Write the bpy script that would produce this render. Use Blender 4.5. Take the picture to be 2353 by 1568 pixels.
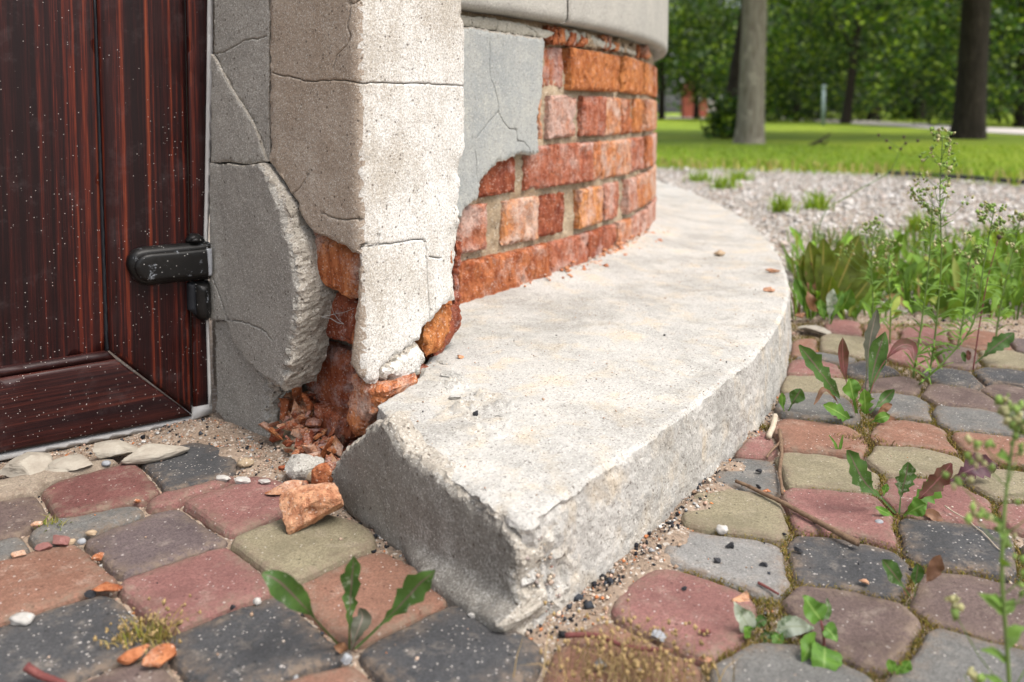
import bpy, math, random
import numpy as np
from mathutils import Vector, Matrix, noise as mnoise
from mathutils.geometry import delaunay_2d_cdt

for o in list(bpy.data.objects):
    bpy.data.objects.remove(o)
SC = bpy.context.scene
COL = SC.collection
RNG = np.random.default_rng(7)
random.seed(7)

# ------------------------------------------------------------------ camera
# 30 mm lens held 35 cm above the paving, tilted 3.5 degrees down, with lens shift
PXW, CX, FPX, HEYE, PITCH = 2353.0, 1176.5, 1960.0, 0.347, math.radians(3.5)
HORIZON = 258.0
YPP = HORIZON + FPX * math.tan(PITCH)
SP, CP = math.sin(PITCH), math.cos(PITCH)
cam_d = bpy.data.cameras.new('camera')
cam = bpy.data.objects.new('camera', cam_d)
COL.objects.link(cam)
cam.location = (0, 0, HEYE)
cam.rotation_euler = (math.radians(90) - PITCH, 0, 0)
cam_d.sensor_width = 36.0
cam_d.lens = FPX / PXW * 36.0
cam_d.shift_y = -(784.0 - YPP) / PXW
cam_d.clip_start = 0.05
cam_d.clip_end = 600
cam_d.dof.use_dof = True
cam_d.dof.focus_distance = 0.82
cam_d.dof.aperture_fstop = 5.8
SC.camera = cam

# ------------------------------------------------------------------ world, sun, exposure
SUN_DIR = Vector((0.78, -0.62, 0.0)).normalized()
SUN_EL = math.radians(60)
w = bpy.data.worlds.new('World')
SC.world = w
w.use_nodes = True
wn = w.node_tree.nodes
bgn = wn['Background']
sky = wn.new('ShaderNodeTexSky')
sky.sky_type = 'NISHITA'
sky.sun_disc = False
sky.sun_elevation = SUN_EL
sky.sun_rotation = math.atan2(SUN_DIR.x, SUN_DIR.y)
sky.air_density = 1.0
sky.dust_density = 4.0
sky.ozone_density = 1.0
hsv = wn.new('ShaderNodeHueSaturation')          # thin cloud: the sky's blue is washed out everywhere
hsv.inputs['Saturation'].default_value = 0.42
w.node_tree.links.new(sky.outputs[0], hsv.inputs['Color'])
w.node_tree.links.new(hsv.outputs[0], bgn.inputs[0])
bgn.inputs[1].default_value = 0.15
sd = bpy.data.lights.new('sun', 'SUN')
sd.energy = 1.35
sd.angle = math.radians(28)
sd.color = (1.0, 0.95, 0.88)
sun = bpy.data.objects.new('sun', sd)
COL.objects.link(sun)
tosun = Vector((SUN_DIR.x * math.cos(SUN_EL), SUN_DIR.y * math.cos(SUN_EL), math.sin(SUN_EL)))
sun.rotation_euler = tosun.to_track_quat('Z', 'Y').to_euler()
sun.location = (2, -2, 4)
SC.view_settings.view_transform = 'Standard'
SC.view_settings.look = 'None'
SC.view_settings.gamma = 1.0
SC.view_settings.use_curve_mapping = False
SC.view_settings.exposure = 0.83
SC.cycles.use_denoising = True
try:
    SC.cycles.denoiser = 'OPENIMAGEDENOISE'
    SC.cycles.denoising_input_passes = 'RGB_ALBEDO_NORMAL'
except Exception:
    pass
SC.cycles.max_bounces = 5
SC.cycles.diffuse_bounces = 1
SC.cycles.transparent_max_bounces = 4

# ------------------------------------------------------------------ measuring helpers
def ray(px, py):
    a = (px - CX) / FPX
    b = (YPP - py) / FPX
    return (a, CP + b * SP, -SP + b * CP)

def G(px, py, z=0.0):
    """point of the level z that the given direction meets"""
    d = ray(px, py)
    t = (z - HEYE) / d[2]
    return np.array((d[0] * t, d[1] * t, z))

def at(px, py, Y):
    """point at distance Y"""
    d = ray(px, py)
    t = Y / d[1]
    return np.array((d[0] * t, Y, HEYE + d[2] * t))

K = 0.36638
def reg(ox, oy, k=K):
    return lambda pts: [(ox / 1.7408 + k * x, oy / 1.7408 + k * y) for x, y in pts]
RA, RB, RC_, RD = reg(0, 0), reg(0, 900), reg(0, 1730), reg(1300, 1730)
RE, RF, RGG, RH = reg(2696, 1730), reg(1300, 900), reg(2696, 800), reg(1700, 0)

def hash3(i, j, k, s):
    h = (i.astype(np.int64) * 374761393 + j.astype(np.int64) * 668265263 + k.astype(np.int64) * 2147483647 + s * 974711) & 0xFFFFFFFF
    h = ((h ^ (h >> 13)) * 1274126177) & 0xFFFFFFFF
    h = (h ^ (h >> 16)) & 0xFFFFFFFF
    h = ((h ^ (h >> 15)) * 2246822519) & 0xFFFFFFFF
    return ((h ^ (h >> 13)) & 0xFFFF) / 32767.5 - 1.0

def vnoise(P, sc, seed=0, octv=3):
    """value noise in [-1,1] for an (n,2) or (n,3) array"""
    P = np.asarray(P, float)
    if P.shape[1] == 2:
        P = np.column_stack([P, np.zeros(len(P))])
    out = np.zeros(len(P)); amp = 1.0; tot = 0
    for o in range(octv):
        q = P * sc + 17.3 * (o + 1) + seed * 3.7
        f = np.floor(q); t = q - f; t = t * t * (3 - 2 * t)
        i, j, k = f[:, 0], f[:, 1], f[:, 2]
        v = 0
        for a in (0, 1):
            for b in (0, 1):
                for c in (0, 1):
                    wgt = (t[:, 0] if a else 1 - t[:, 0]) * (t[:, 1] if b else 1 - t[:, 1]) * (t[:, 2] if c else 1 - t[:, 2])
                    v = v + wgt * hash3(i + a, j + b, k + c, seed + o * 31)
        out += amp * v; tot += amp
        amp *= 0.5; sc *= 2.03
    return out / tot

# ------------------------------------------------------------------ object helpers
WORG = {}
def tag(o, label=None, cat=None, group=None, kind=None):
    if label: o['label'] = label
    if cat: o['category'] = cat
    if group: o['group'] = group
    if kind: o['kind'] = kind
    return o

def empty(name, loc, label, cat, group=None):
    o = bpy.data.objects.new(name, None)
    o.empty_display_size = 0.05
    COL.objects.link(o)
    o.location = tuple(loc)
    WORG[o.name] = np.array(loc, float)
    return tag(o, label, cat, group)

def mk(name, V, Fc, mat, parent=None, smooth=True, own=True, cols=None, uvs=None):
    """one mesh object from world-space vertices"""
    V = np.asarray(V, float)
    if parent is None or own:
        lo, hi = V.min(0), V.max(0)
        org = np.array(((lo[0] + hi[0]) / 2, (lo[1] + hi[1]) / 2, lo[2]))
    else:
        org = WORG[parent.name]
    me = bpy.data.meshes.new(name)
    if isinstance(Fc, np.ndarray):
        Fc = Fc.astype(np.int32)
        nf, k = Fc.shape
        me.vertices.add(len(V))
        me.vertices.foreach_set('co', (V - org).astype(np.float32).ravel())
        me.loops.add(nf * k)
        me.loops.foreach_set('vertex_index', Fc.ravel())
        me.polygons.add(nf)
        me.polygons.foreach_set('loop_start', np.arange(0, nf * k, k, dtype=np.int32))
        me.update(calc_edges=True)
        me.validate()
    else:
        me.from_pydata((V - org).tolist(), [], Fc)
        me.update()
    if smooth:
        me.polygons.foreach_set('use_smooth', np.ones(len(me.polygons), bool))
    if cols is not None:
        a = me.color_attributes.new('Col', 'FLOAT_COLOR', 'POINT')
        c = np.column_stack([cols, np.ones(len(cols))]).astype(np.float32)
        a.data.foreach_set('color', c.ravel())
    if uvs is not None:
        uv = me.uv_layers.new(name='UVMap')
        li = np.zeros(len(me.loops), np.int32)
        me.loops.foreach_get('vertex_index', li)
        uv.data.foreach_set('uv', np.asarray(uvs, np.float32)[li].ravel())
    if mat is not None:
        me.materials.append(mat)
    o = bpy.data.objects.new(name, me)
    COL.objects.link(o)
    WORG[o.name] = org
    if parent is not None:
        o.parent = parent
        o.location = tuple(org - WORG[parent.name])
    else:
        o.location = tuple(org)
    return o

# ------------------------------------------------------------------ material helpers
class MB:
    def __init__(s, name):
        s.m = bpy.data.materials.new(name)
        s.m.use_nodes = True
        s.t = s.m.node_tree
        s.t.nodes.clear()
        s.out = s.t.nodes.new('ShaderNodeOutputMaterial')
        s.co = s.t.nodes.new('ShaderNodeTexCoord')
        s.oi = s.t.nodes.new('ShaderNodeObjectInfo')
        # every object gets its own part of the pattern
        ad = s.n('ShaderNodeVectorMath', operation='ADD')
        s.l(s.co.outputs['Object'], ad.inputs[0])
        cm = s.n('ShaderNodeCombineXYZ')
        mu = s.n('ShaderNodeMath', operation='MULTIPLY'); s.l(s.oi.outputs['Random'], mu.inputs[0]); mu.inputs[1].default_value = 7.0
        for i in range(3): s.l(mu.outputs[0], cm.inputs[i])
        s.l(cm.outputs[0], ad.inputs[1])
        s.vec = ad.outputs[0]
    def n(s, typ, **kw):
        nd = s.t.nodes.new(typ)
        for k, v in kw.items(): setattr(nd, k, v)
        return nd
    def l(s, a, b): s.t.links.new(a, b)
    def set(s, sock, v):
        if hasattr(v, 'is_output'): s.l(v, sock)
        elif isinstance(v, (tuple, list)): sock.default_value = tuple(v) + ((1.0,) if len(v) == 3 and len(sock.default_value) == 4 else ())
        else: sock.default_value = v
    def noise(s, scale, detail=3, rough=0.55, vec=None, dist=0.0):
        nd = s.n('ShaderNodeTexNoise'); s.l(vec or s.vec, nd.inputs['Vector'])
        nd.inputs['Scale'].default_value = scale; nd.inputs['Detail'].default_value = detail
        nd.inputs['Roughness'].default_value = rough; nd.inputs['Distortion'].default_value = dist
        return nd.outputs['Fac']
    def voro(s, scale, feature='F1', vec=None, rand=1.0):
        nd = s.n('ShaderNodeTexVoronoi', feature=feature); s.l(vec or s.vec, nd.inputs['Vector'])
        nd.inputs['Scale'].default_value = scale; nd.inputs['Randomness'].default_value = rand
        return nd
    def map(s, scale=(1, 1, 1), rot=(0, 0, 0), vec=None):
        nd = s.n('ShaderNodeMapping'); s.l(vec or s.vec, nd.inputs['Vector'])
        nd.inputs['Scale'].default_value = scale; nd.inputs['Rotation'].default_value = rot
        return nd.outputs[0]
    def ramp(s, fac, stops, interp='LINEAR'):
        nd = s.n('ShaderNodeValToRGB'); s.l(fac, nd.inputs[0]); cr = nd.color_ramp; cr.interpolation = interp
        while len(cr.elements) > 1: cr.elements.remove(cr.elements[-1])
        for i, (p, c) in enumerate(stops):
            e = cr.elements[0] if i == 0 else cr.elements.new(p)
            e.position = p
            e.color = tuple(c) + (1,) if isinstance(c, (tuple, list)) else (c, c, c, 1)
        return nd.outputs[0]
    def mix(s, fac, a, b, blend='MIX'):
        nd = s.n('ShaderNodeMix', data_type='RGBA', blend_type=blend)
        s.set(nd.inputs[0], fac); s.set(nd.inputs[6], a); s.set(nd.inputs[7], b)
        return nd.outputs[2]
    def math(s, op, a, b=0.0, clamp=False):
        nd = s.n('ShaderNodeMath', operation=op, use_clamp=clamp)
        s.set(nd.inputs[0], a); s.set(nd.inputs[1], b)
        return nd.outputs[0]
    def sep(s, col):
        nd = s.n('ShaderNodeSeparateColor'); s.l(col, nd.inputs[0]); return nd.outputs
    def bump(s, h, strength=0.5, dist=0.002, normal=None):
        nd = s.n('ShaderNodeBump'); nd.inputs['Strength'].default_value = strength; nd.inputs['Distance'].default_value = dist
        s.l(h, nd.inputs['Height'])
        if normal is not None: s.l(normal, nd.inputs['Normal'])
        return nd.outputs[0]
    def bsdf(s, col, rough=0.9, normal=None, spec=0.3, **kw):
        b = s.n('ShaderNodeBsdfPrincipled')
        s.set(b.inputs['Base Color'], col); s.set(b.inputs['Roughness'], rough)
        b.inputs['Specular IOR Level'].default_value = spec
        for k, v in kw.items(): s.set(b.inputs[k], v)
        if normal is not None: s.l(normal, b.inputs['Normal'])
        s.l(b.outputs[0], s.out.inputs[0])
        return s.m

def plaster_mat(name, c1, c2, grain=(0.10, 0.85), dens=(0.10, 0.90), wash=None, wash_amt=0.5, warm=None, gscale=1000, bump=0.6, pits=0.25, darkg=(0.09, 0.07, 0.055), lightg=(0.75, 0.72, 0.66), washz=16.0, stain=None, gmix=0.42, tone=0.24):
    b = MB(name)
    col = b.mix(b.ramp(b.noise(14, 4, 0.6), [(0.35, 0.0), (0.65, 1.0)]), c1, c2)
    if warm is not None:
        col = b.mix(b.ramp(b.noise(23, 4, 0.65, dist=0.3), [(0.5, 0.0), (0.66, 0.85)]), col, warm)
    if wash is not None:
        st = b.noise(1.0, 4, 0.62, vec=b.map((55, 55, washz)))
        big = b.noise(11.0, 3, 0.55)
        f = b.math('ADD', b.math('MULTIPLY', st, 0.42), b.math('MULTIPLY', big, 0.60))
        fine = b.noise(500, 2, 0.75)
        f = b.math('ADD', f, b.math('MULTIPLY', b.math('SUBTRACT', fine, 0.5), 0.9))
        col = b.mix(b.ramp(f, [(0.55 - wash_amt * 0.3, 0.0), (0.80 - wash_amt * 0.3, 1.0)]), col, wash)
    if stain is not None:
        sf = b.math('ADD', b.math('MULTIPLY', b.noise(6.5, 4, 0.6, dist=0.5), 0.75), b.math('MULTIPLY', b.noise(45, 3, 0.7), 0.3))
        col = b.mix(b.ramp(sf, [(0.49, 0.0), (0.64, 0.85)]), col, stain)
    # sand grains
    v = b.voro(gscale)
    r = b.sep(v.outputs['Color'])[0]
    gcol = b.mix(b.ramp(r, [(dens[0] - 0.02, 1.0), (dens[0], 0.0)]), col, darkg)
    gcol = b.mix(b.ramp(r, [(dens[1], 0.0), (dens[1] + 0.02, 1.0)]), gcol, lightg)
    col = b.mix(gmix, col, gcol)
    rr = b.sep(v.outputs['Color'])[1]
    col = b.mix(tone, col, b.mix(1.0, col, b.ramp(rr, [(0, 0.55), (1, 1.5)]), 'MULTIPLY'))
    # coarse grit
    v2 = b.voro(260)
    r2 = b.sep(v2.outputs['Color'])[0]
    m2 = b.math('MULTIPLY', b.ramp(r2, [(0.93, 0.0), (0.94, 1.0)]), b.ramp(v2.outputs['Distance'], [(0.25, 1.0), (0.4, 0.0)]))
    col = b.mix(b.math('MULTIPLY', m2, pits * 3.0, True), col, darkg)
    h = b.noise(110, 5, 0.72)
    nm = b.bump(h, bump, 0.0032)
    return b.bsdf(col, 0.93, nm, 0.15)

def brick_mat(name, stops, pale=0.3, palecol=(0.62, 0.50, 0.47), bump=0.8, dirt=0.2):
    b = MB(name)
    f = b.math('ADD', b.math('MULTIPLY', b.noise(30, 4, 0.6, dist=0.6), 0.7), b.math('MULTIPLY', b.oi.outputs['Random'], 0.45))
    f = b.math('SUBTRACT', f, 0.08)
    col = b.ramp(f, stops)
    str_ = b.noise(1.0, 4, 0.6, vec=b.map((140, 140, 45)))
    col = b.mix(b.ramp(str_, [(0.40, 0.8), (0.58, 0.0)]), col, b.mix(1.0, col, (0.55, 0.40, 0.36), 'MULTIPLY'))
    pf = b.math('ADD', b.noise(26, 4, 0.6, dist=0.4), b.math('MULTIPLY', b.math('SUBTRACT', b.oi.outputs['Random'], 0.5), 0.22))
    pf = b.math('ADD', pf, b.math('MULTIPLY', b.math('SUBTRACT', b.noise(300, 3, 0.75), 0.5), 0.55))
    col = b.mix(b.math('MULTIPLY', b.ramp(pf, [(0.56 - pale * 0.28, 0.0), (0.82 - pale * 0.28, 1.0)]), 0.7), col, palecol)
    v = b.voro(700); r = b.sep(v.outputs['Color'])[0]
    col = b.mix(b.ramp(r, [(0.95, 0.0), (0.96, 0.4)]), col, (0.72, 0.62, 0.52))
    col = b.mix(b.ramp(r, [(0.05, 0.5), (0.06, 0.0)]), col, (0.08, 0.035, 0.025))
    h = b.noise(75, 6, 0.72, dist=0.3)
    return b.bsdf(col, 0.93, b.bump(h, bump, 0.009), 0.15)

def paver_mat(name, c, c2=None, speck=0.06):
    b = MB(name)
    c2 = c2 or tuple(x * 0.72 for x in c)
    c, c2 = tuple(x * 0.80 for x in c), tuple(x * 0.80 for x in c2)
    col = b.mix(b.ramp(b.noise(22, 4, 0.6), [(0.3, 0.0), (0.7, 1.0)]), c, c2)
    sand = tuple(0.5 * x + 0.5 * y for x, y in zip(c, (0.5, 0.42, 0.34)))
    col = b.mix(b.ramp(b.noise(60, 5, 0.7), [(0.54, 0.0), (0.70, 0.55)]), col, sand)
    v0 = b.voro(900); r0 = b.sep(v0.outputs['Color'])[0]
    col = b.mix(0.45, col, b.mix(1.0, col, b.ramp(r0, [(0, 0.45), (1, 1.55)]), 'MULTIPLY'))
    for sc, th, md in ((430, 1 - speck * 0.8, 0.36), (190, 1 - speck * 0.35, 0.26)):
        v = b.voro(sc); r = b.sep(v.outputs['Color'])[0]
        m = b.math('MULTIPLY', b.ramp(r, [(th, 0.0), (th + 0.01, 1.0)]), b.ramp(v.outputs['Distance'], [(md * 0.7, 1.0), (md, 0.0)]))
        col = b.mix(b.math('MULTIPLY', m, 0.75), col, (0.62, 0.57, 0.52))
    v = b.voro(240); r = b.sep(v.outputs['Color'])[1]
    m = b.math('MULTIPLY', b.ramp(r, [(0.95, 0.0), (0.96, 1.0)]), b.ramp(v.outputs['Distance'], [(0.2, 1.0), (0.38, 0.0)]))
    col = b.mix(b.math('MULTIPLY', m, 0.7), col, tuple(x * 0.3 for x in c))
    col = b.mix(b.ramp(b.noise(14, 5, 0.65, dist=0.6), [(0.50, 0.0), (0.66, 0.42)]), col, tuple(x * 0.55 for x in c))
    at_ = b.n('ShaderNodeVertexColor'); at_.layer_name = 'Col'
    dm = b.math('MULTIPLY', b.sep(at_.outputs[0])[0], b.ramp(b.noise(120, 4, 0.7), [(0.38, 0.0), (0.62, 1.0)]))
    col = b.mix(b.math('MULTIPLY', dm, 0.85), col, b.mix(b.noise(40, 2, 0.5), (0.30, 0.225, 0.165), (0.13, 0.095, 0.07)))
    h = b.noise(90, 6, 0.75)
    return b.bsdf(col, 0.88, b.bump(h, 0.85, 0.0038), 0.22)

def simple_mat(name, c, c2=None, scale=80, rough=0.85, bump=0.4, bdist=0.001, spec=0.25):
    b = MB(name)
    c2 = c2 or tuple(x * 0.6 for x in c)
    col = b.mix(b.ramp(b.noise(scale, 5, 0.65), [(0.32, 0.0), (0.68, 1.0)]), c, c2)
    return b.bsdf(col, rough, b.bump(b.noise(scale * 4, 4, 0.65), bump, bdist), spec)

def attr_mat(name, rough=0.9, bump=0.0, trans=0.0, spec=0.2):
    b = MB(name)
    a = b.n('ShaderNodeVertexColor'); a.layer_name = 'Col'
    if trans > 0:
        d = b.n('ShaderNodeBsdfPrincipled'); b.l(a.outputs[0], d.inputs['Base Color']); d.inputs['Roughness'].default_value = rough
        d.inputs['Specular IOR Level'].default_value = spec
        t = b.n('ShaderNodeBsdfTranslucent'); b.l(b.mix(1.0, a.outputs[0], (1.3, 1.25, 0.5), 'MULTIPLY'), t.inputs[0])
        mx = b.n('ShaderNodeMixShader'); mx.inputs[0].default_value = trans
        b.l(d.outputs[0], mx.inputs[1]); b.l(t.outputs[0], mx.inputs[2]); b.l(mx.outputs[0], b.out.inputs[0])
        return b.m
    nm = b.bump(b.noise(900, 2, 0.6), bump, 0.001) if bump else None
    return b.bsdf(a.outputs[0], rough, nm, spec)
# ------------------------------------------------------------------ materials
M = {}
M['reveal'] = plaster_mat('grey_reveal_plaster', (0.285, 0.27, 0.24), (0.345, 0.325, 0.288), dens=(0.13, 0.88))
M['brownface'] = plaster_mat('brown_pilaster_plaster', (0.33, 0.262, 0.20), (0.38, 0.312, 0.248), dens=(0.13, 0.9), wash=(0.45, 0.40, 0.34), wash_amt=0.05)
M['pilaster'] = plaster_mat('whitewashed_pilaster_plaster', (0.42, 0.375, 0.315), (0.47, 0.43, 0.37), dens=(0.12, 0.92), wash=(0.70, 0.685, 0.65), wash_amt=0.5)
M['greypatch'] = plaster_mat('grey_render_patch', (0.36, 0.365, 0.345), (0.29, 0.305, 0.30), dens=(0.07, 0.95), wash=(0.46, 0.45, 0.40), wash_amt=0.18, gscale=900, bump=0.35, pits=0.12)
M['block'] = plaster_mat('cast_stone_block', (0.43, 0.41, 0.365), (0.37, 0.355, 0.32), dens=(0.08, 0.94), gscale=800, bump=0.35, pits=0.1)
M['cream'] = plaster_mat('cream_band_plaster', (0.50, 0.47, 0.39), (0.40, 0.375, 0.31), dens=(0.06, 0.95), gscale=800, bump=0.4, pits=0.12)
M['step'] = plaster_mat('worn_concrete', (0.52, 0.50, 0.46), (0.45, 0.435, 0.405), dens=(0.10, 0.91), warm=(0.56, 0.48, 0.37), gscale=800, bump=0.9, pits=0.2, stain=(0.34, 0.325, 0.295), gmix=0.42, tone=0.2)
M['skim'] = plaster_mat('grey_skim_coat', (0.205, 0.19, 0.166), (0.265, 0.245, 0.213), dens=(0.13, 0.96), wash=(0.44, 0.425, 0.39), wash_amt=0.0, gscale=1000, washz=70.0)
M['mortar'] = plaster_mat('lime_mortar', (0.34, 0.25, 0.16), (0.44, 0.35, 0.245), dens=(0.10, 0.93), gscale=600, bump=1.0, pits=0.3)
M['darkmortar'] = plaster_mat('old_mortar', (0.20, 0.16, 0.12), (0.26, 0.21, 0.16), gscale=420, bump=1.0)
M['fracture'] = plaster_mat('broken_render', (0.44, 0.40, 0.34), (0.36, 0.32, 0.265), dens=(0.14, 0.9), gscale=700, bump=1.0, pits=0.3)
M['lump'] = plaster_mat('grey_mortar_lump', (0.36, 0.34, 0.31), (0.42, 0.40, 0.36), bump=1.0)
M['brick'] = brick_mat('weathered_brick', [(0.15, (0.36, 0.11, 0.05)), (0.42, (0.52, 0.185, 0.075)), (0.62, (0.60, 0.25, 0.10)), (0.85, (0.65, 0.30, 0.135))], pale=0.36, palecol=(0.64, 0.52, 0.45))
M['brickpale'] = brick_mat('pale_faced_brick', [(0.15, (0.40, 0.13, 0.075)), (0.5, (0.50, 0.19, 0.105)), (0.85, (0.56, 0.25, 0.14))], pale=0.6, palecol=(0.60, 0.46, 0.40))
M['brickorange'] = brick_mat('orange_brick', [(0.15, (0.44, 0.15, 0.055)), (0.5, (0.62, 0.25, 0.085)), (0.85, (0.68, 0.32, 0.12))], pale=0.1)
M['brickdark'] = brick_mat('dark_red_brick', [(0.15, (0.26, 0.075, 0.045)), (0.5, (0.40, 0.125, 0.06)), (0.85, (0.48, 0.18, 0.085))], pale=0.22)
M['chip'] = brick_mat('brick_chip', [(0.15, (0.42, 0.15, 0.07)), (0.5, (0.54, 0.22, 0.10)), (0.85, (0.60, 0.30, 0.16))], pale=0.22, palecol=(0.58, 0.44, 0.34), bump=0.7)
M['chippale'] = brick_mat('light_orange_brick_chip', [(0.2, (0.58, 0.26, 0.13)), (0.5, (0.66, 0.35, 0.20)), (0.85, (0.70, 0.43, 0.28))], pale=0.2, palecol=(0.68, 0.50, 0.38), bump=0.8)
PAV = {
 'k': paver_mat('charcoal_paver', (0.078, 0.079, 0.083), (0.108, 0.107, 0.108), 0.14),
 'g': paver_mat('grey_paver', (0.23, 0.225, 0.21), (0.175, 0.17, 0.16), 0.08),
 'l': paver_mat('light_grey_paver', (0.36, 0.35, 0.33), (0.29, 0.28, 0.265), 0.08),
 'm': paver_mat('maroon_paver', (0.185, 0.075, 0.068), (0.26, 0.115, 0.10), 0.06),
 'r': paver_mat('pink_red_paver', (0.355, 0.175, 0.155), (0.285, 0.135, 0.12), 0.07),
 'o': paver_mat('terracotta_paver', (0.35, 0.185, 0.130), (0.28, 0.145, 0.10), 0.06),
 'y': paver_mat('straw_yellow_paver', (0.36, 0.315, 0.205), (0.29, 0.25, 0.165), 0.05),
 'b': paver_mat('brown_paver', (0.155, 0.110, 0.098), (0.20, 0.145, 0.13), 0.07),
 'p': paver_mat('plum_brown_paver', (0.150, 0.115, 0.115), (0.20, 0.155, 0.15), 0.05),
 't': paver_mat('tan_slab', (0.46, 0.38, 0.29), (0.38, 0.31, 0.24), 0.05),
}
M['sand'] = plaster_mat('joint_sand', (0.38, 0.295, 0.225), (0.28, 0.21, 0.155), dens=(0.13, 0.9), gscale=420, bump=1.0, pits=0.35)
M['grit'] = attr_mat('grit_grains', 0.85)
M['limestone'] = simple_mat('limestone', (0.44, 0.40, 0.33), (0.30, 0.26, 0.21), 60, 0.85, 0.5)
M['coal'] = simple_mat('black_clinker', (0.018, 0.019, 0.022), (0.05, 0.05, 0.055), 200, 0.55, 0.9)
M['whitestone'] = simple_mat('white_pebble', (0.56, 0.53, 0.49), (0.38, 0.36, 0.33), 120, 0.7, 0.4)
M['tanpebble'] = simple_mat('tan_pebble', (0.48, 0.36, 0.24), (0.35, 0.25, 0.16), 120, 0.7, 0.4)
M['redpebble'] = simple_mat('dark_red_pebble', (0.22, 0.09, 0.08), (0.30, 0.15, 0.13), 120, 0.7, 0.6)
M['greypebble'] = simple_mat('blue_grey_pebble', (0.24, 0.25, 0.27), (0.36, 0.37, 0.38), 200, 0.6, 0.4)
M['twig'] = simple_mat('twig_bark', (0.12, 0.070, 0.045), (0.24, 0.16, 0.10), 160, 0.8, 0.6)
M['redtwig'] = simple_mat('red_twig_bark', (0.13, 0.035, 0.035), (0.20, 0.07, 0.06), 160, 0.7, 0.5)
M['palestick'] = simple_mat('bleached_wood', (0.55, 0.47, 0.36), (0.42, 0.35, 0.26), 160, 0.8, 0.5)

def wood_mat(name, rotz, horizontal=False):
    b = MB(name)
    m0 = b.map((1, 1, 1), (0, 0, -rotz), vec=b.co.outputs['Object'])
    sc = (20, 20, 0.5) if not horizontal else (0.8, 26, 60)
    v = b.map(sc, vec=m0)
    wide = b.noise(1.0, 2, 0.5, vec=v)
    v2 = b.map((165, 165, 0.9) if not horizontal else (3.0, 130, 260), vec=m0)
    fine = b.noise(1.0, 3, 0.6, vec=v2)
    v3 = b.map((800, 800, 26) if not horizontal else (30, 800, 900), vec=m0)
    hair = b.noise(1.0, 2, 0.6, vec=v3)
    f = b.math('ADD', b.math('MULTIPLY', wide, 0.26), b.math('MULTIPLY', fine, 0.80))
    f = b.math('ADD', f, b.math('MULTIPLY', b.math('SUBTRACT', hair, 0.5), 0.22))
    col = b.ramp(f, [(0.44, (0.010, 0.0028, 0.0030)), (0.55, (0.028, 0.0058, 0.0050)), (0.62, (0.090, 0.014, 0.0070)), (0.72, (0.20, 0.042, 0.015))])
    if horizontal:
        col = b.ramp(f, [(0.42, (0.014, 0.0045, 0.005)), (0.56, (0.032, 0.0085, 0.0075)), (0.72, (0.085, 0.021, 0.014))])
    # dust, splashes of whitewash
    dust = b.noise(30, 5, 0.7)
    col = b.mix(b.ramp(dust, [(0.55, 0.0), (0.8, 0.07)]), col, (0.42, 0.34, 0.34))
    for sc, th, md in ((75, 0.985, 0.08), (260, 0.985, 0.14), (30, 0.985, 0.05), (600, 0.975, 0.28)):
        vv = b.voro(sc); r = b.sep(vv.outputs['Color'])[0]
        sz_ = b.n('ShaderNodeSeparateXYZ'); b.l(b.co.outputs['Object'], sz_.inputs[0])
        r = b.math('ADD', r, b.math('MULTIPLY', b.math('SUBTRACT', 0.22, sz_.outputs[2]), 0.10))
        th_ = b.math('SUBTRACT', r, b.math('MULTIPLY', b.math('SUBTRACT', b.noise(9, 3, 0.6), 0.5), -0.22))
        mm = b.math('MULTIPLY', b.ramp(th_, [(th, 0.0), (th + 0.01, 1.0)]), b.ramp(b.math('ADD', vv.outputs['Distance'], b.math('MULTIPLY', b.noise(900, 2, 0.6), 0.07)), [(md * 0.8, 1.0), (md * 1.25, 0.0)]))
        col = b.mix(b.math('MULTIPLY', mm, 0.8), col, (0.66, 0.60, 0.55))
    nm = b.bump(hair, 0.15, 0.0006)
    return b.bsdf(col, b.ramp(dust, [(0.3, 0.36), (0.7, 0.55)]), nm, 0.25)

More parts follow.
